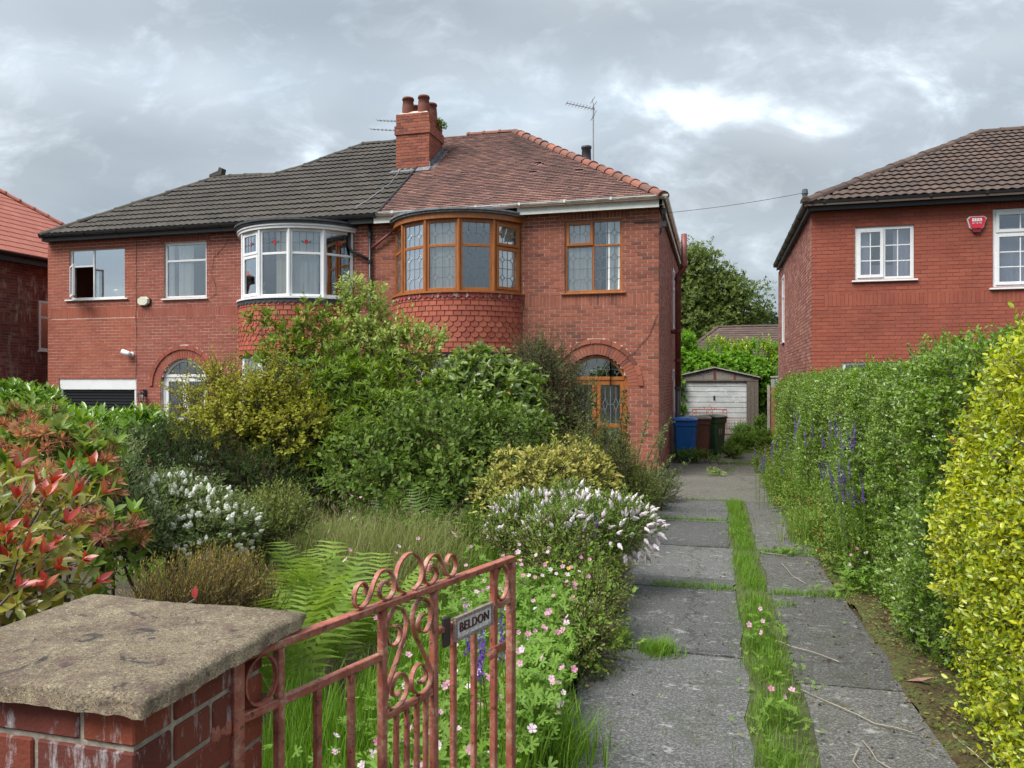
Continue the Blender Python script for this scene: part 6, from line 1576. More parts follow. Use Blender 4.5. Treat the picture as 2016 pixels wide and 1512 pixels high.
he = [E(345, 1020, 5.2, .38, .36, .26), E(425, 1045, 5.1, .24, .3, .18), E(285, 1035, 5.2, .22, .28, .2), E(320, 975, 5.4, .2, .25, .12)]
o, rg = plant('white_hebe', 'rounded hebe dotted with stubby white flowers on the left', 'shrub', base_at(350, 5.2), he,
      [dict(n=1500, L=.10, k=10, ll=.026, lw=.010, mat=G_HEBEG, up=.6, noise=.1), dict(n=400, L=.10, k=6, ll=.04, lw=.018, mat=G_HEBE, shell=(.2, .8), twig=.2)], 46, limbs=10)
spikes(o, he, 300, rg, SPK2, .75, 1.2, .6)
plant('grey_shrub', 'narrow leaved grey green shrub left of the white hebe', 'shrub', base_at(205, 4.9), [E(205, 985, 4.9, .24, .28, .24), E(245, 1060, 4.7, .25, .28, .18), E(225, 915, 5.1, .10, .12, .16)],
      [dict(n=1100, L=.16, k=11, ll=.034, lw=.010, mat=G_HEBEG, up=.9, noise=.22, t='kite')], 47, limbs=6)
plant('fine_green_shrub', 'soft light green shrub right of the white hebe', 'shrub', base_at(515, 5.7), [E(500, 1045, 5.7, .24, .28, .18), E(555, 1020, 6.0, .2, .25, .17)],
      [dict(n=900, L=.15, k=11, ll=.030, lw=.009, mat=G_FINE, up=.9, noise=.22, t='kite')], 48, limbs=6)
plant('yellow_green_berberis', 'airy yellow green berberis before the white arched door', 'shrub', base_at(490, 9.2),
      [E(520, 820, 9.4, .62, .5, .44), E(405, 800, 9.6, .34, .4, .30), E(575, 860, 9.2, .40, .4, .38), E(440, 750, 9.6, .22, .3, .20), E(555, 745, 9.5, .26, .3, .26), E(440, 850, 9.2, .46, .45, .26)],
      [dict(n=1150, on=[0, 2, 5], L=.24, k=10, ll=.043, lw=.033, mat=G_BERB, up=.45, noise=.34, jit=.55, twig=.9, single=60), dict(n=330, on=[1, 3, 4], L=.30, k=11, ll=.036, lw=.026, mat=G_BERB, up=.5, noise=.34, jit=.7, twig=1, name='outer_shoots'),
       dict(n=120, on=[0, 2, 5], L=.2, k=5, ll=.05, lw=.035, mat=G_BERB, shell=(.2, .7), twig=1)], 49, limbs=22)
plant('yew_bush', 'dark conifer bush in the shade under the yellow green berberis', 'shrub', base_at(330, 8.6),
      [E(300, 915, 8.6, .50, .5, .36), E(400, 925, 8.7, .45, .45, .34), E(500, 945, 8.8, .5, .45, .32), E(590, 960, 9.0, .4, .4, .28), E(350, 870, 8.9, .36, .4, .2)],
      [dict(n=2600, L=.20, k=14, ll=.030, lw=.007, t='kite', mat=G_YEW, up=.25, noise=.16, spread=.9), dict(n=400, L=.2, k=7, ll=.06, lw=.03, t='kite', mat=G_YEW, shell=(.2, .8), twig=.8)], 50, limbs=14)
plant('laurel_hedge', 'glossy laurel hedge in front of the black garage door', 'hedge', base_at(180, 10.2),
      [E(115, 860, 10.2, .55, .45, .30), E(200, 858, 10.0, .45, .45, .27), E(275, 865, 9.9, .40, .4, .26)],
      [dict(n=520, L=.14, k=8, ll=.13, lw=.045, mat=G_LAUREL, up=.7, single=110, spread=.75), dict(n=260, L=.14, k=6, ll=.13, lw=.06, mat=G_LAUREL, shell=(.2, .8), twig=.2)], 51, limbs=9)
plant('laurel_bush', 'taller laurel clump at the left edge below the rough brick house', 'shrub', base_at(40, 11.6),
      [E(30, 822, 11.7, .66, .5, .46), E(85, 830, 11.5, .26, .4, .40), E(-50, 825, 11.8, .6, .5, .45)],
      [dict(n=560, L=.14, k=8, ll=.13, lw=.045, mat=G_LAUREL, up=.7, single=90, spread=.75), dict(n=260, L=.14, k=6, ll=.13, lw=.06, mat=G_LAUREL, shell=(.2, .8), twig=.2)], 52, limbs=9)
rh_e = [E(40, 905, 4.5, .28, .30, .16), E(125, 895, 4.4, .19, .25, .14), E(185, 915, 4.3, .10, .18, .10), E(30, 1000, 4.2, .30, .32, .20), E(110, 990, 4.0, .22, .25, .16), E(190, 1080, 3.7, .14, .2, .14), E(40, 845, 4.8, .22, .28, .11)]
o, rg = plant('rhododendron', 'rhododendron with faded orange brown flower heads at the left edge', 'shrub', base_at(80, 4.3), rh_e,
      [dict(n=240, L=.07, k=8, ll=.085, lw=.030, t='fine', mat=G_RHODO, up=.3, whorl=True, spread=1.0, single=110), dict(n=34, L=.07, k=7, ll=.085, lw=.028, t='fine', mat=G_RHODY, up=.9, whorl=True, spread=.7, shell=(.95, 1.1), single=60, name='young_foliage', lname='young_leaf'),
       dict(n=300, L=.09, k=5, ll=.09, lw=.04, mat=G_RHODO, shell=(.2, .8), twig=.3)], 53, limbs=12)
P, out = sample_crown(rh_e, 230, rg, (1.08, 1.30), .1, .05, .02); m = out[:, 2] > -.25; P, out = P[m], out[m]
def head_mesh(seed):
    r2 = np.random.default_rng(seed); n = 44; D = unit(r2.normal(size=(n, 3)) + np.array([0, 0, .35])); Pz = D * r2.uniform(.0, .022, (n, 1))
    V, F, nf = leaf_arrays(Pz, D, unit(r2.normal(size=(n, 3))), r2.uniform(.025, .05, n), r2.uniform(.005, .013, n), 'kite')
    return np_mesh('faded_flower_head', V, F, np.repeat(r2.random(n), nf) * .4, G_DEAD)
HM = [head_mesh(s) for s in range(4)]
for i, (p, d) in enumerate(zip(P, out)):
    obj('faded_flower_head', HM[i % 4], o, Matrix.Translation(p) @ Vector(d + np.array([0, 0, .6])).to_track_quat('Z', 'Y').to_matrix().to_4x4() @ Matrix.Scale(rg.uniform(.9, 1.5), 4))
# photinia: bare arching stems, red tips, olive older leaves
def photinia():
    rng = np.random.default_rng(54); o = empty('photinia_shrub', tuple(at(20, 1500, 2.7)), 'photinia with scarlet young leaves on bare stems behind the pier', 'shrub')
    tips = [(45, 930, 2.7), (120, 1000, 2.6), (190, 985, 2.75), (25, 1010, 2.5), (60, 1120, 2.4), (20, 1170, 2.3), (110, 1160, 2.45), (150, 1110, 2.5), (75, 1180, 2.35), (-10, 1090, 2.4), (180, 935, 2.9), (95, 970, 2.8), (10, 945, 2.9), (-30, 960, 2.6), (130, 1050, 2.6), (170, 1150, 2.6), (40, 1060, 2.55), (100, 1090, 2.5), (5, 1130, 2.45), (60, 930, 2.95), (140, 950, 2.95), (15, 950, 2.6), (80, 1010, 2.55), (35, 1100, 2.35), (90, 1140, 2.4), (0, 1060, 2.4), (55, 975, 2.65)]
    root = np.array(at(-60, 1330, 2.6)); lay_r, lay_o = [], []
    br = MB()
    for i, t in enumerate(tips):
        e = at(*t); b0 = root + rng.normal(0, .08, 3); mid = b0 * .45 + e * .55 + rng.normal(0, .04, 3) + np.array([-.03, 0, .05])
        pts = [b0, b0 * .6 + mid * .4, mid, mid * .4 + e * .6 + rng.normal(0, .01, 3), e]
        MB().tube(pts, [.010, .008, .006, .0045, .003], 6).build('stem', BARK_G, o)
        d = unit(e - mid + np.array([0, 0, .1]))
        lay_r.append((e, d)); 
        for q in (mid, mid * .4 + e * .6, mid * .7 + e * .3): lay_o.append((q, d))
    P = np.array([a for a, _ in lay_r]); D = np.array([b_ for _, b_ in lay_r])
    put_leaves(o, grow(P, unit(D + rng.normal(0, .35, D.shape)), .05, 6, .058, .023, rng, .55, 0, .2, .5, True), 'fine', G_PHRED, rng, 150, lname='red_leaf')
    e = np.array([at(384, 1180, 1.95)]); put_leaves(o, (e, np.array([[0, 0, 1.]]), np.array([[0, -1., .1]]), np.array([.035]), np.array([.022])), 'fine', G_PHRED, rng, 0, 'stray_leaf'); MB().tube([root, (root + e[0]) / 2 - np.array([0, 0, .1]), e[0]], .003, 5).build('stem', BARK_G, o)
    P = np.repeat(np.array([a for a, _ in lay_o]), 2, 0) + rng.normal(0, .03, (len(lay_o) * 2, 3)); D = unit(np.repeat(np.array([b_ for _, b_ in lay_o]), 2, 0) + rng.normal(0, .5, P.shape))
    put_leaves(o, grow(P, D, .07, 5, .068, .026, rng, .9, .0, .1), 'fine', G_PHOLD, rng, 140)
    nn = 34; P = np.array([at(rng.uniform(-60, 200), rng.uniform(960, 1200), rng.uniform(2.6, 3.1)) for _ in range(nn)])
    put_leaves(o, grow(P, unit(rng.normal(size=(nn, 3)) + np.array([0, -.3, .5])), .1, 5, .09, .036, rng, .9), 'fine', G_PHOLD, rng, 0, 'lower_foliage')
photinia()
plant('heather_clump', 'brownish green heather clump just behind the coping stone', 'shrub', base_at(415, 3.5), [E(375, 1195, 3.5, .15, .2, .10), E(450, 1180, 3.7, .15, .2, .10), E(420, 1160, 3.9, .17, .2, .10), E(330, 1200, 3.4, .12, .15, .08), E(500, 1200, 3.9, .10, .15, .08)],
      [dict(n=1100, L=.15, k=12, ll=.018, lw=.0045, t='kite', mat=G_HEATH, up=1.3, out=.5, jit=.35, spread=.5, twig=1, noise=.35)], 55, limbs=0, twig_r=.002)
plant('edging_shrub', 'low small leaved shrub spilling over the left edge of the drive', 'shrub', base_at(1130, 5.6), [E(1130, 1130, 5.9, .34, .4, .22), E(1090, 1080, 6.2, .3, .35, .22), E(1170, 1190, 5.2, .18, .3, .16), E(1150, 1260, 4.6, .14, .3, .14), E(1040, 1060, 6.6, .35, .35, .2)],
      [dict(n=1700, L=.15, k=9, ll=.022, lw=.013, mat=G_FINE, up=.5, noise=.3, twig=.7), dict(n=600, L=.15, k=6, ll=.04, lw=.025, mat=G_WEED, shell=(.2, .8), twig=.3)], 56, limbs=8)
plant('verge_weeds', 'tangle of weeds at the foot of the hedge beside the worn slabs', 'weeds', (1.2, 13, 0), [((1.05 + .015 * k, 15.6 - k * .95, .16), (.20, .6, .20 + .05 * (k % 3))) for k in range(9)] + [((1.22, 7.6, .3), (.15, .5, .25)), ((1.12, 17.4, .2), (.3, .6, .3))],
      [dict(n=2200, L=.15, k=8, ll=.036, lw=.022, mat=G_WEED, up=.6, noise=.35, twig=.4), dict(n=400, L=.2, k=8, ll=.03, lw=.014, mat=G_HEATH, up=.8, noise=.3)], 57, limbs=0)
plant('bin_side_weeds', 'bushy weeds growing beside the green bin', 'weeds', (.35, 20.4, 0), [((.40, 20.6, .10), (.16, .35, .14)), ((-.55, 19.0, .06), (.55, .25, .12)), ((.75, 24.0, .12), (.4, .7, .2)), ((1.35, 23.4, .2), (.2, .4, .28)), ((1.0, 28.6, .15), (.35, .4, .2)), ((1.42, 26.5, .4), (.14, .4, .4))],
      [dict(n=2000, L=.18, k=8, ll=.05, lw=.030, mat=G_WEED, up=.7, noise=.3)], 58, limbs=0)
# ---- beyond: creeper on the garage, shrubs, trees
plant('garage_creeper', 'bright green creeper mounded over the garage roof', 'creeper', (.1, 31, 2.2),
      [((-.6, 31.3, 2.55), (1.2, 1.4, .55)), ((.5, 31.3, 2.55), (1.1, 1.4, .55)), ((1.5, 31.0, 2.2), (.55, 1.2, .7)), ((-1.5, 31, 2.7), (.6, 1.2, .6)), ((-1.42, 29.55, 1.3), (.16, .2, 1.2)), ((1.75, 30.6, 1.6), (.25, .8, .8))],
      [dict(n=1500, L=.20, k=8, ll=.13, lw=.10, mat=G_CREEP, up=.2, out=.9, noise=.14, droop=.8, single=60), dict(n=500, L=.2, k=5, ll=.16, lw=.12, mat=G_CREEP, shell=(.4, .8), twig=.2)], 61, limbs=8)
plant('golden_back_shrub', 'yellow tipped shrub rising behind the creeper', 'shrub', (1, 34, 0), [((0.2, 33.5, 3.0), (1.0, .8, .55)), ((1.6, 33.6, 2.9), (1.0, .8, .65)), ((2.3, 33.4, 2.4), (.5, .6, .9))],
      [dict(n=700, L=.35, k=9, ll=.12, lw=.06, mat=G_CREEP, up=.8, noise=.25), dict(n=160, L=.35, k=9, ll=.12, lw=.06, mat=G_GOLD, up=1.2, shell=(.9, 1.1), noise=.25, name='golden_tips')], 62, limbs=8)
plant('lime_shrub', 'bright lime green shrub showing past the red soil pipe', 'shrub', (-1.9, 33, 0), [((-1.75, 33, 3.0), (.85, .8, 1.0)), ((-1.3, 32.5, 3.3), (.4, .5, .6))], [dict(n=700, L=.3, k=9, ll=.13, lw=.06, mat=G_CREEP, up=.8, noise=.25)], 63, limbs=6)
def tree(name, label, base, ells, n, mat, seed, leaf, single=0, trunk=.3):
    rng = np.random.default_rng(seed); o = empty(name, base, label, 'tree'); P, out = sample_crown(ells, n, rng, (.55, 1.05), .22, .3, .2)
    D = unit(out * .8 + np.array([0, 0, .1]) + rng.normal(0, .4, P.shape)); put_leaves(o, grow(P, D, leaf * 3.2, 9, leaf, leaf * .62, rng, .9, .3, .1), 'kite', mat, rng, 0, 'crown')
    Pi, oi = sample_crown(ells, n // 4, rng, (.1, .6), .1, 1, 1); put_leaves(o, grow(Pi, unit(oi + rng.normal(0, .4, Pi.shape)), leaf * 4, 6, leaf * 1.8, leaf * 1.4, rng, .9), 'kite', mat, rng, 0, 'inner_crown')
    mb = MB(); b0 = Vector(base); c = sum((Vector(e[0]) for e in ells), Vector()) / len(ells)
    mb.tube([b0, b0.lerp(c, .3), b0.lerp(c, .75), c], [trunk, trunk * .8, trunk * .55, trunk * .35], 9).build('trunk', BARK, o)
    m2 = MB()
    for cc, r in ells:
        e = Vector(cc); m2.tube([b0.lerp(c, .45), b0.lerp(c, .6).lerp(e, .5), e, e + (e - c) * .25], [trunk * .4, trunk * .3, trunk * .18, trunk * .06], 6)
    m2.build('limbs', BARK, o)
tree('broadleaf_tree', 'big full crowned tree behind the garage', (-.5, 56, 0), [((-2.6, 56, 8.0), (3.2, 3, 3.6)), ((-1.4, 56.3, 9.8), (1.9, 2, 2.2)), ((1.0, 56.5, 7.0), (2.3, 2.2, 2.4)), ((.6, 56, 8.6), (1.2, 1.5, 1.2)), ((-1, 55.5, 5.5), (3.0, 2.5, 2.0)), ((2.3, 57, 5.9), (1.1, 1.4, 1.2)), ((-5, 57, 7), (3, 2.5, 3))], 4600, G_TREE, 64, .21)
tree('dark_tree', 'small dark tree far off between the two houses', (4.8, 74, 0), [((4.4, 74, 7.0), (1.6, 1.5, 1.3)), ((6.2, 74, 6.6), (1.8, 1.5, 1.2)), ((8.5, 75, 6.5), (2, 1.6, 1.4))], 800, G_TREED, 65, .26, 0, .2)
plant('chimney_weed', 'small green plant rooted in the chimney top', 'plant', (-6.86, 18.2, 8.62), [((-6.80, 18.45, 8.50), (.07, .14, .10))], [dict(n=45, L=.09, k=7, ll=.05, lw=.025, mat=G_WEED, up=.6)], 66, limbs=0)
plant('window_bay_shrub', 'dark shrub growing between the two bow windows', 'shrub', base_at(720, 13.0), [E(690, 840, 12.8, .9, .6, .9), E(560, 830, 12.9, .8, .6, .8), E(860, 850, 12.9, .8, .6, .8), E(1000, 900, 12.6, .7, .5, .6)],
      [dict(n=1300, L=.2, k=8, ll=.07, lw=.035, mat=G_PIERIS, up=.6, noise=.2)], 67, limbs=8)
# ------------------------------------------------------------------ grass, ferns, flowers, litter
def blades(name, label, cat, pts, h0, h1, w, mat, seed, lean=.35, curve=.5, parent=None, kind='stuff'):
    rng = np.random.default_rng(seed); n = len(pts); P = np.array(pts, float)
    h = rng.uniform(h0, h1, n); a = rng.uniform(0, 6.28, n); ld = np.stack([np.cos(a), np.sin(a), np.zeros(n)], 1) * (rng.uniform(.1, 1, n) * lean)[:, None]
    sd = np.stack([-np.sin(a), np.cos(a), np.zeros(n)], 1) * (w * rng.uniform(.7, 1.3, n))[:, None] * .5
    ts = [0, .4, .75, 1.0]; V = []
    for t in ts:
        c = P + ld * (h * (t ** 1.8))[:, None] + np.array([0, 0, 1.]) * (h * (t - curve * .28 * t ** 3))[:, None]
        s = sd * (1 - .92 * t ** 1.5); V += [c - s, c + s]
    V = np.stack(V, 1).reshape(-1, 3); f = np.array([[0, 1, 3, 2], [2, 3, 5, 4], [4, 5, 7, 6]])
    F = (f[None] + (np.arange(n) * 8)[:, None, None]).reshape(-1, 4)
    o = obj(name, np_mesh(name, V, F, np.repeat(rng.random(n), 3), mat), parent)
    if parent is None: tag(o, label, cat, None, kind)
    else: tag(o, kind='stuff')
    return o
def gpt(x, y): return (x, y, gz(y) - .02)
rng0 = np.random.default_rng(70)
def scatter(n, x0, x1, y0, y1, ok=None):
    out = []
    while len(out) < n:
        x, y = rng0.uniform(x0, x1), rng0.uniform(y0, y1)
        if ok is None or ok(x, y): out.append(gpt(x, y))
    return out
def edge_x(y): return np.interp(y, [1, 3, 5, 7, 9, 13], [-.64, -.70, -.84, -.86, -.84, -.95])
def meadow_ok(x, y): return x < edge_x(y) - .02 + .03 * math.sin(y * 7) and (x > -1.15 - (y - 1.6) * .55 if y < 3.4 else x > -1.75)
blades('meadow_grass', 'fresh green grass growing among the flowers behind the gate', 'grass', scatter(16000, -3.0, -.6, 1.9, 7.5, meadow_ok), .18, .42, .007, G_GRASS, 71, .4)
blades('lawn_grass', 'rough green grass across the garden between the shrubs', 'grass', scatter(11000, -5.2, -.95, 5.5, 10.5), .15, .38, .011, G_GRASS, 72, .5)
# tall dry grass with seed heads in front of the shrubs
dry = []
for px, d, n in ((600, 6.3, 1200), (680, 6.2, 1500), (760, 6.4, 1500), (820, 6.6, 900), (640, 5.6, 1000), (740, 5.6, 1000), (560, 6.6, 600)):
    x, y = gp(px, d); dry += [gpt(x + rng0.normal(0, .28), y + rng0.normal(0, .28)) for _ in range(n)]
blades('tall_dry_grass', 'patch of tall dry brownish grass in the middle of the garden', 'grass', dry, .35, .95, .005, G_DRY, 73, .8, 1.0)
hp = [dry[i] for i in rng0.choice(len(dry), 700)]
rngh = np.random.default_rng(74); HP = np.array(hp) + np.stack([rngh.normal(0, .1, 700), rngh.normal(0, .1, 700), rngh.uniform(.45, .78, 700)], 1)
sh = obj('grass_seed_heads', None) if False else None
V, F, nf = leaf_arrays(HP, unit(rngh.normal(size=(700, 3)) * .5 + np.array([0, 0, 1])), unit(rngh.normal(size=(700, 3))), rngh.uniform(.03, .07, 700), rngh.uniform(.004, .009, 700), 'kite')
tag(obj('grass_seed_heads', np_mesh('grass_seed_heads', V, F, np.repeat(rngh.random(700), nf), leaf_mat('seed head', [(.26, .21, .12), (.32, .26, .16), (.24, .17, .11)]))), 'buff seed heads floating over the tall dry grass', 'grass', None, 'stuff')
# grass down the middle of the drive and in its joints
strip = [gpt(rng0.normal(.29, .062) + .02 * math.sin(y * 3), y) for y in rng0.uniform(1.8, 12.9, 13000) if math.sin(y * 2.7) + math.sin(y * 6.3 + 1) + math.sin(y * 11) + rng0.normal(0, .8) > -1.3]
blades('strip_grass', 'strip of bright grass down the middle of the drive', 'grass', strip, .03, .13, .0045, G_GRASS, 75, .7)
jn = []
for y0, x0, x1, n in ((6.76, -.55, .15, 500), (10.65, -.8, .15, 600), (8.52, .45, 1.05, 600), (6.72, .45, 1.1, 600), (6.3, .42, .6, 100), (12.92, -.5, .2, 200), (19.0, .1, 1.0, 900), (17.6, .2, .4, 150), (22.6, .5, 1.2, 500)):
    jn += [gpt(rng0.uniform(x0, x1), y0 + rng0.normal(0, .045 if y0 < 15 else .3)) for _ in range(n)]
blades('joint_grass', 'short grass sprouting in the cracks between the slabs', 'grass', jn, .03, .10, .006, G_GRASS, 76, .9)
def tuft(name, label, x, y, n, h0, h1, mat, seed, r=.1, w=.006): return blades(name, label, 'grass tuft', [gpt(x + rng0.normal(0, r), y + rng0.normal(0, r)) for _ in range(n)], h0, h1, w, mat, seed, .8, .7, None, 'thing')
tuft('grass_tuft', 'bright grass tuft on the left slab next to a lime green weed', -.36, 4.95, 900, .06, .13, G_GRASS, 77, .06, .004)
tuft('grass_tuft', 'arching grass tuft on the drive edge below the lilac white hebe', -.98, 6.5, 900, .22, .42, G_GRASS, 78, .09)
tuft('grass_tuft', 'grass tuft at the bottom edge left of the drive', -.75, 3.35, 900, .15, .32, G_GRASS, 79, .12)
tuft('grass_tuft', 'feathery grass tuft at the hedge foot under the purple toadflax', 1.15, 9.3, 1300, .25, .55, LF['fern'], 80, .16)
# weeds with broad leaves
def weed(label, spots, mat, seed, n=40, ll=.04, r=.12, h=.10, t='palm', group=None, name='weed_patch'):
    rng = np.random.default_rng(seed); x, y = spots[0][:2]; o = empty(name, (x, y, gz(y)), label, 'weed', group); Ps = []
    for s in spots: Ps += [np.array(gpt(s[0] + rng.normal(0, r), s[1] + rng.normal(0, r))) + np.array([0, 0, rng.uniform(.02, h)]) for _ in range(n)]
    P = np.array(Ps); D = unit(rng.normal(size=P.shape) * np.array([1, 1, .2]) + np.array([0, -.2, .35])); Nn = unit(np.array([0, -.2, 1.]) + rng.normal(0, .35, P.shape))
    l = ll * rng.uniform(.6, 1.3, len(P)); put_leaves(o, (P, D, Nn, l, l * (1.0 if t == 'palm' else .6)), t, mat, rng)
    V, F = twigs_mesh(P, np.stack([P[:, 0] * .97 + x * .03, P[:, 1], np.array([gz(q) for q in P[:, 1]])], 1), .0012, .0015); tag(obj('stalks', np_mesh('stalks', V, F, rng.random(len(F)), mat), o), kind='stuff')
    return o
weed('lime green low weed beside the grass tuft on the left slab', [(-.60, 5.0), (-.66, 5.08)], G_LIME, 81, 35, .05, .06, .09)
weed('leafy weeds mixed into the grass strip of the drive', [(.30, y) for y in (2.9, 3.4, 3.9, 4.4, 4.7, 5.2, 5.8, 9.5)], G_WEED, 82, 30, .030, .09, .15)
weed('leafy weeds creeping along the cracks of the right hand slabs', [(1.0, 8.6), (.7, 8.5), (1.1, 6.9), (.9, 6.75), (1.15, 7.5), (1.0, 10.4)], G_WEED, 83, 40, .045, .10, .10)
weed('small green weeds seeded in the brown moss along the drive', [(1.12 + .05 * math.sin(k * 2.1), 3.0 + k * .55) for k in range(16)], G_WEED, 85, 16, .022, .10, .05)
weed('lime weed on the slab in front of the bins', [(-.02, 16.4)], G_LIME, 84, 45, .06, .09, .2)
# ---- cranesbill with pink flowers
def flower_mesh(mat, seed):
    rr = random.Random(seed); mb = MB()
    for k in range(5):
        a = 2 * math.pi * k / 5 + rr.uniform(-.1, .1); c, s = math.cos(a), math.sin(a); r = .016 * rr.uniform(.9, 1.1); cup = .006 * rr.uniform(.4, 1.3)
        def q(u, v, z): return (c * u - s * v, s * u + c * v, z)
        mb.add([q(.001, 0, 0), q(r * .55, -.0058, cup * .5), q(r * .95, -.0065, cup), q(r * 1.05, 0, cup * 1.05), q(r * .95, .0065, cup), q(r * .55, .0058, cup * .5)], [(0, 1, 2, 3), (0, 3, 4, 5)], 0)
    mb.lathe([(.002, -.004), (.0025, .002), (.001, .005)], (0, 0, 0), 5, 0)
    return mb.mesh('flower', mat)
FL_PK = [flower_mesh(P_PINK, i) for i in range(3)]; FL_PL = [flower_mesh(P_PALE, i) for i in range(2)]; FL_Y = [flower_mesh(P_YELL, 9)]
def cranesbill(label, spots, nleaf, nflow, seed, h0=.14, h1=.46, r=.25, pale=.3, fl=None, group=None, size=1.0):
    rng = np.random.default_rng(seed); x, y = spots[0][:2]; o = empty('cranesbill', (x, y, gz(y)), label, 'flowering plant', group)
    Ps = []
    for i in range(nleaf):
        s = spots[rng.integers(len(spots))]; px_, py_ = s[0] + rng.normal(0, r), s[1] + rng.normal(0, r)
        if px_ > edge_x(py_) + .05 and len(s) < 3: px_ = edge_x(py_) - rng.uniform(0, .2)
        Ps.append((px_, py_, gz(py_) + rng.uniform(.06, h0 + (h1 - h0) * .55)))
    P = np.array(Ps); D = unit(rng.normal(size=P.shape) * np.array([1, 1, .2]) + np.array([0, -.25, .1])); Nn = unit(np.array([0, -.35, 1.]) + rng.normal(0, .35, P.shape))
    l = .055 * rng.uniform(.6, 1.25, len(P)); put_leaves(o, (P, D, Nn, l, l), 'palm', G_CRANE, rng)
    B = P.copy(); B[:, 2] = [gz(q) for q in P[:, 1]]; B[:, :2] += rng.normal(0, .03, (len(P), 2)); V, F = twigs_mesh(B, P, .0013, .001); tag(obj('stalks', np_mesh('stalks', V, F, rng.random(len(F)), G_CRANE), o), kind='stuff')
    S0, S1 = [], []
    for i in range(nflow):
        s = spots[rng.integers(len(spots))]; fx, fy = s[0] + rng.normal(0, r), s[1] + rng.normal(0, r)
        if fx > edge_x(fy) + .12 and len(s) < 3: fx = edge_x(fy) - rng.uniform(-.05, .25)
        fz = gz(fy) + rng.uniform(h0 + .05, h1); S0.append((fx + rng.normal(0, .04), fy + rng.normal(0, .04), gz(fy) + .03)); S1.append((fx, fy, fz))
        d = Vector((rng.normal(0, .5), -.55 + rng.normal(0, .4), .75)); ms = fl or (FL_PL if rng.random() < pale else FL_PK)
        obj('flower', ms[rng.integers(len(ms))], o, Matrix.Translation((fx, fy, fz)) @ d.to_track_quat('Z', 'Y').to_matrix().to_4x4() @ Matrix.Rotation(rng.uniform(0, 6), 4, 'Z') @ Matrix.Scale(rng.uniform(.75, 1.15) * size, 4))
    if S0:
        V, F = twigs_mesh(np.array(S0), np.array(S1), .0013, .0009); tag(obj('flower_stalks', np_mesh('flower_stalks', V, F, rng.random(len(F)), G_CRANE), o), kind='stuff')
    return o
cranesbill('pink cranesbill seen through the left bars of the gate', [(-.95, 2.05), (-.9, 2.35), (-1.05, 2.5), (-1.15, 2.9), (-1.3, 3.3), (-.9, 2.6)], 1150, 66, 91, .12, .44, .17, .45)
cranesbill('pink cranesbill right of the gate end by the drive edge', [(-.78, 3.4), (-.86, 3.9), (-.95, 3.2), (-.9, 4.3)], 1000, 56, 92, .12, .46, .16, .2)
cranesbill('pink cranesbill behind the scrolls on top of the gate', [(-1.3, 4.3), (-1.5, 4.8), (-1.1, 4.7), (-1.25, 5.3), (-1.0, 5.2)], 1300, 74, 93, .2, .55, .22, .3)
cranesbill('pink cranesbill thinly scattered below the lilac white hebe', [(-1.3, 6.0), (-1.1, 6.3), (-1.7, 6.2)], 500, 26, 94, .2, .55, .25, .35)
cranesbill('pink cranesbill among the ferns and dry grass', [(-2.4, 5.2), (-2.7, 6.8), (-2.1, 4.2), (-3.4, 6.8)], 300, 22, 95, .25, .65, .3, .2)
cranesbill('small pink flowers in the middle of the drive strip', [(.26, 5.2, 1), (.34, 5.4, 1), (.3, 4.0, 1)], 30, 7, 96, .05, .17, .06, .2)
cranesbill('small pink flowers at the hedge foot beside the mossy slab', [(1.16, 6.9, 1), (1.2, 7.2, 1)], 120, 12, 97, .10, .32, .07, .4)
cranesbill('yellow flowers dotted in the green in front of the lilac white hebe', [(-1.35, 5.6), (-1.2, 5.9), (-1.0, 5.4)], 120, 14, 98, .2, .48, .22, 0, FL_Y, None, .8)
# ---- ferns
def frond_mesh(seed, mat, n=17):
    r2 = np.random.default_rng(seed); V, F = [], []; bend = r2.uniform(.9, 1.3)
    def crv(t): return np.array([.03 * math.sin(3 * t + seed), .16 * t + .24 * bend * t ** 2.3, .97 * t - .16 * bend * t ** 3])
    for i in range(n):
        t = .12 + .87 * i / n; p = crv(t); tg = unit(crv(t + .02) - p); ln = .21 * math.sin(math.pi * min(1, .24 + .78 * (1 - t) ** .85) * .60) * r2.uniform(.88, 1.1) + .006
        for s in (-1, 1):
            d = unit(np.array([s * 1.0, 0, 0]) + tg * .45 + np.array([0, .05, -.08]) + r2.normal(0, .05, 3)); wid = tg - d * (tg @ d); wid = unit(wid); m = 5; i0 = len(V)
            for q in range(m + 1):
                u = q / m; b = p + d * ln * u + np.array([0, 0, -.16 * u * u * ln]); w = .0135 * (1 - u ** 1.4) * (.55 + .45 * ln / .2) * (1.15 if q % 2 else .8) + .0004
                V += [b - wid * w, b + wid * w]
            for q in range(m): F.append([i0 + 2 * q, i0 + 2 * q + 1, i0 + 2 * q + 3, i0 + 2 * q + 2])
    for k in range(12):
        a, b = crv(k / 12), crv((k + 1) / 12); i0 = len(V); w = .005 * (1 - k / 14); V += [a + [-w, 0, 0], a + [w, 0, 0], b + [w, 0, 0], b + [-w, 0, 0]]; F.append([i0, i0 + 1, i0 + 2, i0 + 3])
    V = np.array(V); F = np.array(F)
    return np_mesh('frond', V, F, np.zeros(len(F)), mat)
FR = [frond_mesh(s, G_FERN) for s in range(3)]; FRD = [frond_mesh(s, G_FERND) for s in range(2)]
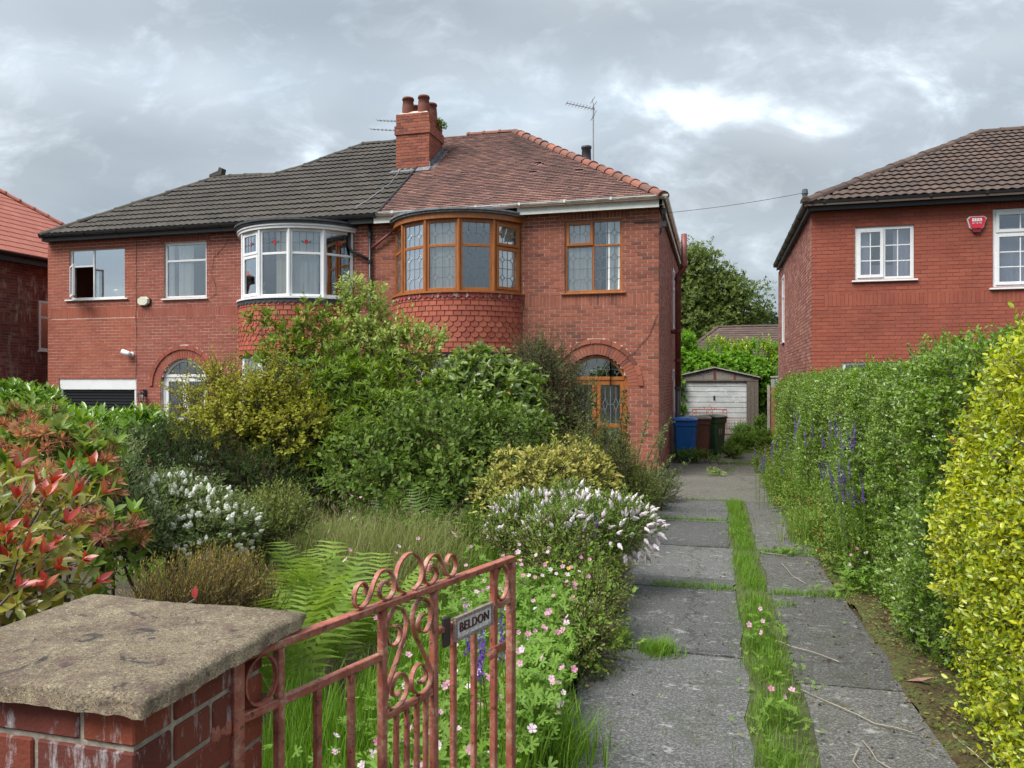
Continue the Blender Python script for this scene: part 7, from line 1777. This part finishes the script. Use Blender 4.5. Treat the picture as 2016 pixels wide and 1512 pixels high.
def fern(label, px, d, n, h, seed, meshes, group=None):
    rng = np.random.default_rng(seed); x, y = gp(px, d); o = empty('fern', (x, y, gz(y)), label, 'fern', group)
    for k in range(n):
        a = 6.28 * k / n + rng.uniform(-.35, .35); s = h * rng.uniform(.75, 1.15)
        M = Matrix.Translation((x + .05 * math.cos(a), y + .05 * math.sin(a), gz(y) - .02)) @ Matrix.Rotation(a, 4, 'Z') @ Matrix.Rotation(rng.uniform(-.45, .10), 4, 'X') @ Matrix.Rotation(rng.uniform(-.2, .2), 4, 'Y') @ Matrix.Diagonal((s, s, s, 1))
        obj('frond', meshes[rng.integers(len(meshes))], o, M)
    return o
fern('pale green fern left of the gate scrolls, nearest the pier', 560, 4.0, 8, .80, 101, FR)
fern('pale green fern standing behind the first bars of the gate', 640, 4.5, 8, .85, 102, FR)
fern('pale green fern directly behind the gate scrolls', 735, 4.9, 8, .85, 103, FR)
fern('pale green fern just in front of the tall dry grass', 590, 5.0, 8, .85, 104, FR)
fern('small pale fern between heather and white hebe', 285, 3.6, 7, .72, 105, FR)
fern('small pale fern right of the heather clump', 480, 4.3, 6, .72, 106, FR)
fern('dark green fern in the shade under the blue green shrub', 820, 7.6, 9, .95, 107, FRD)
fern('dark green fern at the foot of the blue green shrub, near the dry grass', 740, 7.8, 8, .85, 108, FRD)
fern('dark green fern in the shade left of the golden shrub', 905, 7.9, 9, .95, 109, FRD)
# ---- purple toadflax
def toadflax(label, stems, seed, cat='flower'):
    rng = np.random.default_rng(seed); o = empty('purple_toadflax', (stems[0][0], stems[0][1], gz(stems[0][1])), label, cat)
    ms = MB(); rr = random.Random(seed)
    n = 60; V = []; 
    t = np.linspace(0, 1, n); D = unit(rng.normal(size=(n, 3)) * np.array([1, 1, .3]) + np.array([0, 0, .5])); P = np.stack([np.zeros(n), np.zeros(n), t], 1)
    l = .085 * (1 - .75 * t) + .02; VV, FF_, nf = leaf_arrays(P, D, unit(rng.normal(size=(n, 3))), l, l * .5, 'kite'); VV[:, :2] *= 1.0
    me = np_mesh('flower_spike', VV * np.array([.16, .16, .17]), FF_, np.zeros(len(FF_)), P_PURP)
    for (x, y, h, lx_, ly_) in stems:
        z0 = gz(y); tip = Vector((x + lx_, y + ly_, z0 + h)); b0 = Vector((x, y, z0 - .03)); md = b0.lerp(tip, .5) + Vector((-lx_ * .15, 0, .03))
        MB().tube([b0, md, tip], [.004, .003, .002], 5).build('stem', G_WEED, o)
        m = 46; tt = rng.uniform(.1, .97, m); P = np.array([tuple(b0.lerp(tip, q)) for q in tt]); D = unit(rng.normal(size=(m, 3)) * np.array([1, 1, .3]) + np.array([0, 0, .7]))
        put_leaves(o, (P, D, unit(rng.normal(size=(m, 3))), rng.uniform(.03, .055, m), np.full(m, .006)), 'kite', G_WEED, rng)
        dr = (tip - md).normalized(); obj('flower_spike', me, o, Matrix.Translation(tip - dr * .04) @ dr.to_track_quat('Z', 'Y').to_matrix().to_4x4() @ Matrix.Rotation(rr.uniform(0, 6), 4, 'Z') @ Matrix.Scale(rr.uniform(.95, 1.45), 4))
    return o
def rs(seed, cx, cy, n, h0, h1, r, lx_=(-.25, .02)):
    q = random.Random(seed); return [(cx + q.uniform(-r, r), cy + q.uniform(-r, r), q.uniform(h0, h1), q.uniform(*lx_), q.uniform(-.15, .1)) for _ in range(n)]
toadflax('main clump of purple toadflax leaning out of the hedge', rs(1, 1.22, 7.3, 16, .70, 1.0, .16) + rs(2, 1.22, 7.5, 8, 1.1, 1.35, .14), 111)
toadflax('taller purple toadflax spikes behind the main clump against the hedge', rs(3, 1.12, 9.0, 11, 1.0, 1.4, .25, (-.12, .02)), 112)
toadflax('short purple toadflax far along the hedge foot', rs(4, 1.02, 12.5, 14, .5, .95, .5, (-.1, .05)), 113)
toadflax('low purple toadflax by the small pink flowers at the hedge', rs(5, 1.12, 7.6, 3, .35, .5, .1, (-.1, 0)), 114)
toadflax('dark purple flower spikes behind the bars of the gate', rs(6, -.95, 3.0, 5, .40, .62, .10, (-.05, .05)) + rs(7, -.75, 2.9, 2, .55, .7, .05, (-.03, .03)), 115)
toadflax('single purple flower stalks below the lilac white hebe', rs(8, -.95, 6.2, 3, .5, .62, .05, (-.03, .05)), 116)
# ---- moss, litter and twigs on the drive
def moss():
    m, b, o = new_mat('moss'); p = coords(); n = Noise(p, 7, 7, .7); n2 = Noise(p, 60, 5, .7); n3 = Noise(p, 3, 5, .6)
    c = Ramp(n, [(.3, (.035, .024, .010)), (.42, (.085, .055, .014)), (.52, (.10, .095, .018)), (.64, (.095, .14, .022))])
    setc(b, MixC(.75, c, MixC(Ramp(n2, [(.40, (0,) * 3), (.56, (1,) * 3)]), (.025, .016, .010), c))); b.inputs['Roughness'].default_value = .95; bump(b, n2, .02)
    rr = random.Random(8); vs, fs = [], []; ny, nx = 90, 9
    for j in range(ny):
        y = 1.5 + 11.2 * j / (ny - 1)
        for i in range(nx):
            t = i / (nx - 1); x = 1.0 + .025 * math.sin(y * 2.3) + .02 * math.sin(y * 6.1) + rr.uniform(-.03, .03) + .50 * t; vs.append((x, y, gz(y) + .006 + (.018 * math.sin(math.pi * min(1, t * 2.5)) if i else -.012) + rr.uniform(0, .008) * (i > 0)))
    for j in range(ny - 1):
        for i in range(nx - 1): fs.append((j * nx + i, j * nx + i + 1, (j + 1) * nx + i + 1, (j + 1) * nx + i))
    tag(MB().add(vs, fs).build('moss', m, None, True), 'brown and olive moss along the right edge of the drive', 'moss', None, 'stuff')
moss()
rngl = np.random.default_rng(120); n = 5200
Y = rngl.uniform(2.2, 12.5, n); X = 1.04 + .09 * rngl.normal(size=n) + rngl.uniform(-.02, .34, n); k = rngl.random(n) < .16; X[k] = rngl.uniform(-.75, 1.0, k.sum()); k2 = rngl.random(n) < .12; X[k2] = np.array([edge_x(y) for y in Y[k2]]) + np.abs(rngl.normal(0, .07, k2.sum()))
P = np.stack([X, Y, np.array([gz(y) for y in Y]) + rngl.uniform(.006, .014, n) + .03 * (X > 1.03)], 1)
V, F, nf = leaf_arrays(P, unit(rngl.normal(size=(n, 3)) * np.array([1, 1, .25])), unit(np.array([0, 0, 1.]) + rngl.normal(0, .35, (n, 3))), rngl.uniform(.010, .034, n), rngl.uniform(.007, .018, n), 'oval')
tag(obj('leaf_litter', np_mesh('leaf_litter', V, F, np.repeat(rngl.random(n), nf), leaf_mat('dead leaf', [(.035, .02, .012), (.09, .05, .022), (.22, .15, .06), (.26, .27, .08), (.03, .02, .015), (.18, .22, .05)]))), 'dead leaves and crumbs of moss strewn on the drive', 'leaf litter', None, 'stuff')
TWIG = plain('pale dry twig', (.34, .29, .22), .8, var=.25)
for lb, pts in (('pale twig curling on the right slab near the bottom edge', [(.62, 3.75), (.58, 3.62), (.60, 3.5), (.66, 3.45)]), ('long pale twig lying across the right slab', [(.45, 4.45), (.60, 4.25), (.75, 4.08), (.90, 4.0), (.97, 4.1)]),
                ('curved pale twig below the long one on the right slab', [(.66, 3.85), (.68, 3.65), (.78, 3.5), (.86, 3.48)]), ('forked pale twig on the right slab between the two cracks', [(.62, 7.9), (.66, 7.4), (.75, 7.1)]),
                ('pale twig at the crack of the right slab by the grass', [(.45, 8.5), (.55, 8.4), (.70, 8.35)]), ('thin pale twig across the grass edge on the right slab', [(.40, 5.3), (.55, 5.15), (.72, 5.0)]),
                ('bent pale twig on the left slab below the lilac white hebe', [(-.84, 8.4), (-.70, 8.0), (-.66, 7.5)]), ('crossed pale twig on the left slab below the hebe', [(-.76, 8.1), (-.64, 8.0), (-.52, 7.9)]), ('pale twig leaning off the hebe onto the drive', [(-.95, 7.4), (-.80, 7.35), (-.70, 7.7), (-.66, 8.2)]),
                ('pale twig in the moss at the foot of the golden privet', [(1.12, 4.3), (1.08, 4.0), (1.14, 3.7), (1.25, 3.6)])):
    q = [Vector((x, y, gz(y) + .018)) for x, y in pts]; out = []
    for a, b_ in zip(q[:-1], q[1:]): out += [a.lerp(b_, t) + Vector((random.uniform(-.006, .006), 0, random.uniform(0, .008))) for t in (0, .5)]
    tw = MB().tube(out + [q[-1]], .0027, 5).build('twig', TWIG); tag(tw, lb, 'twig', 'pale twigs lying on the drive')
dl = MB(); c = Vector((1.02, 4.72, gz(4.72) + .03))
dl.add([c, c + Vector((.07, .03, .012)), c + Vector((.16, .02, .03)), c + Vector((.08, -.025, .015)), c + Vector((.08, .002, .0))], [(0, 1, 4), (1, 2, 4), (2, 3, 4), (3, 0, 4)]); tag(dl.build('dead_leaf', plain('pinkish brown dead leaf', (.22, .12, .09), .7)), 'curled pinkish brown dead leaf at the moss edge', 'leaf')
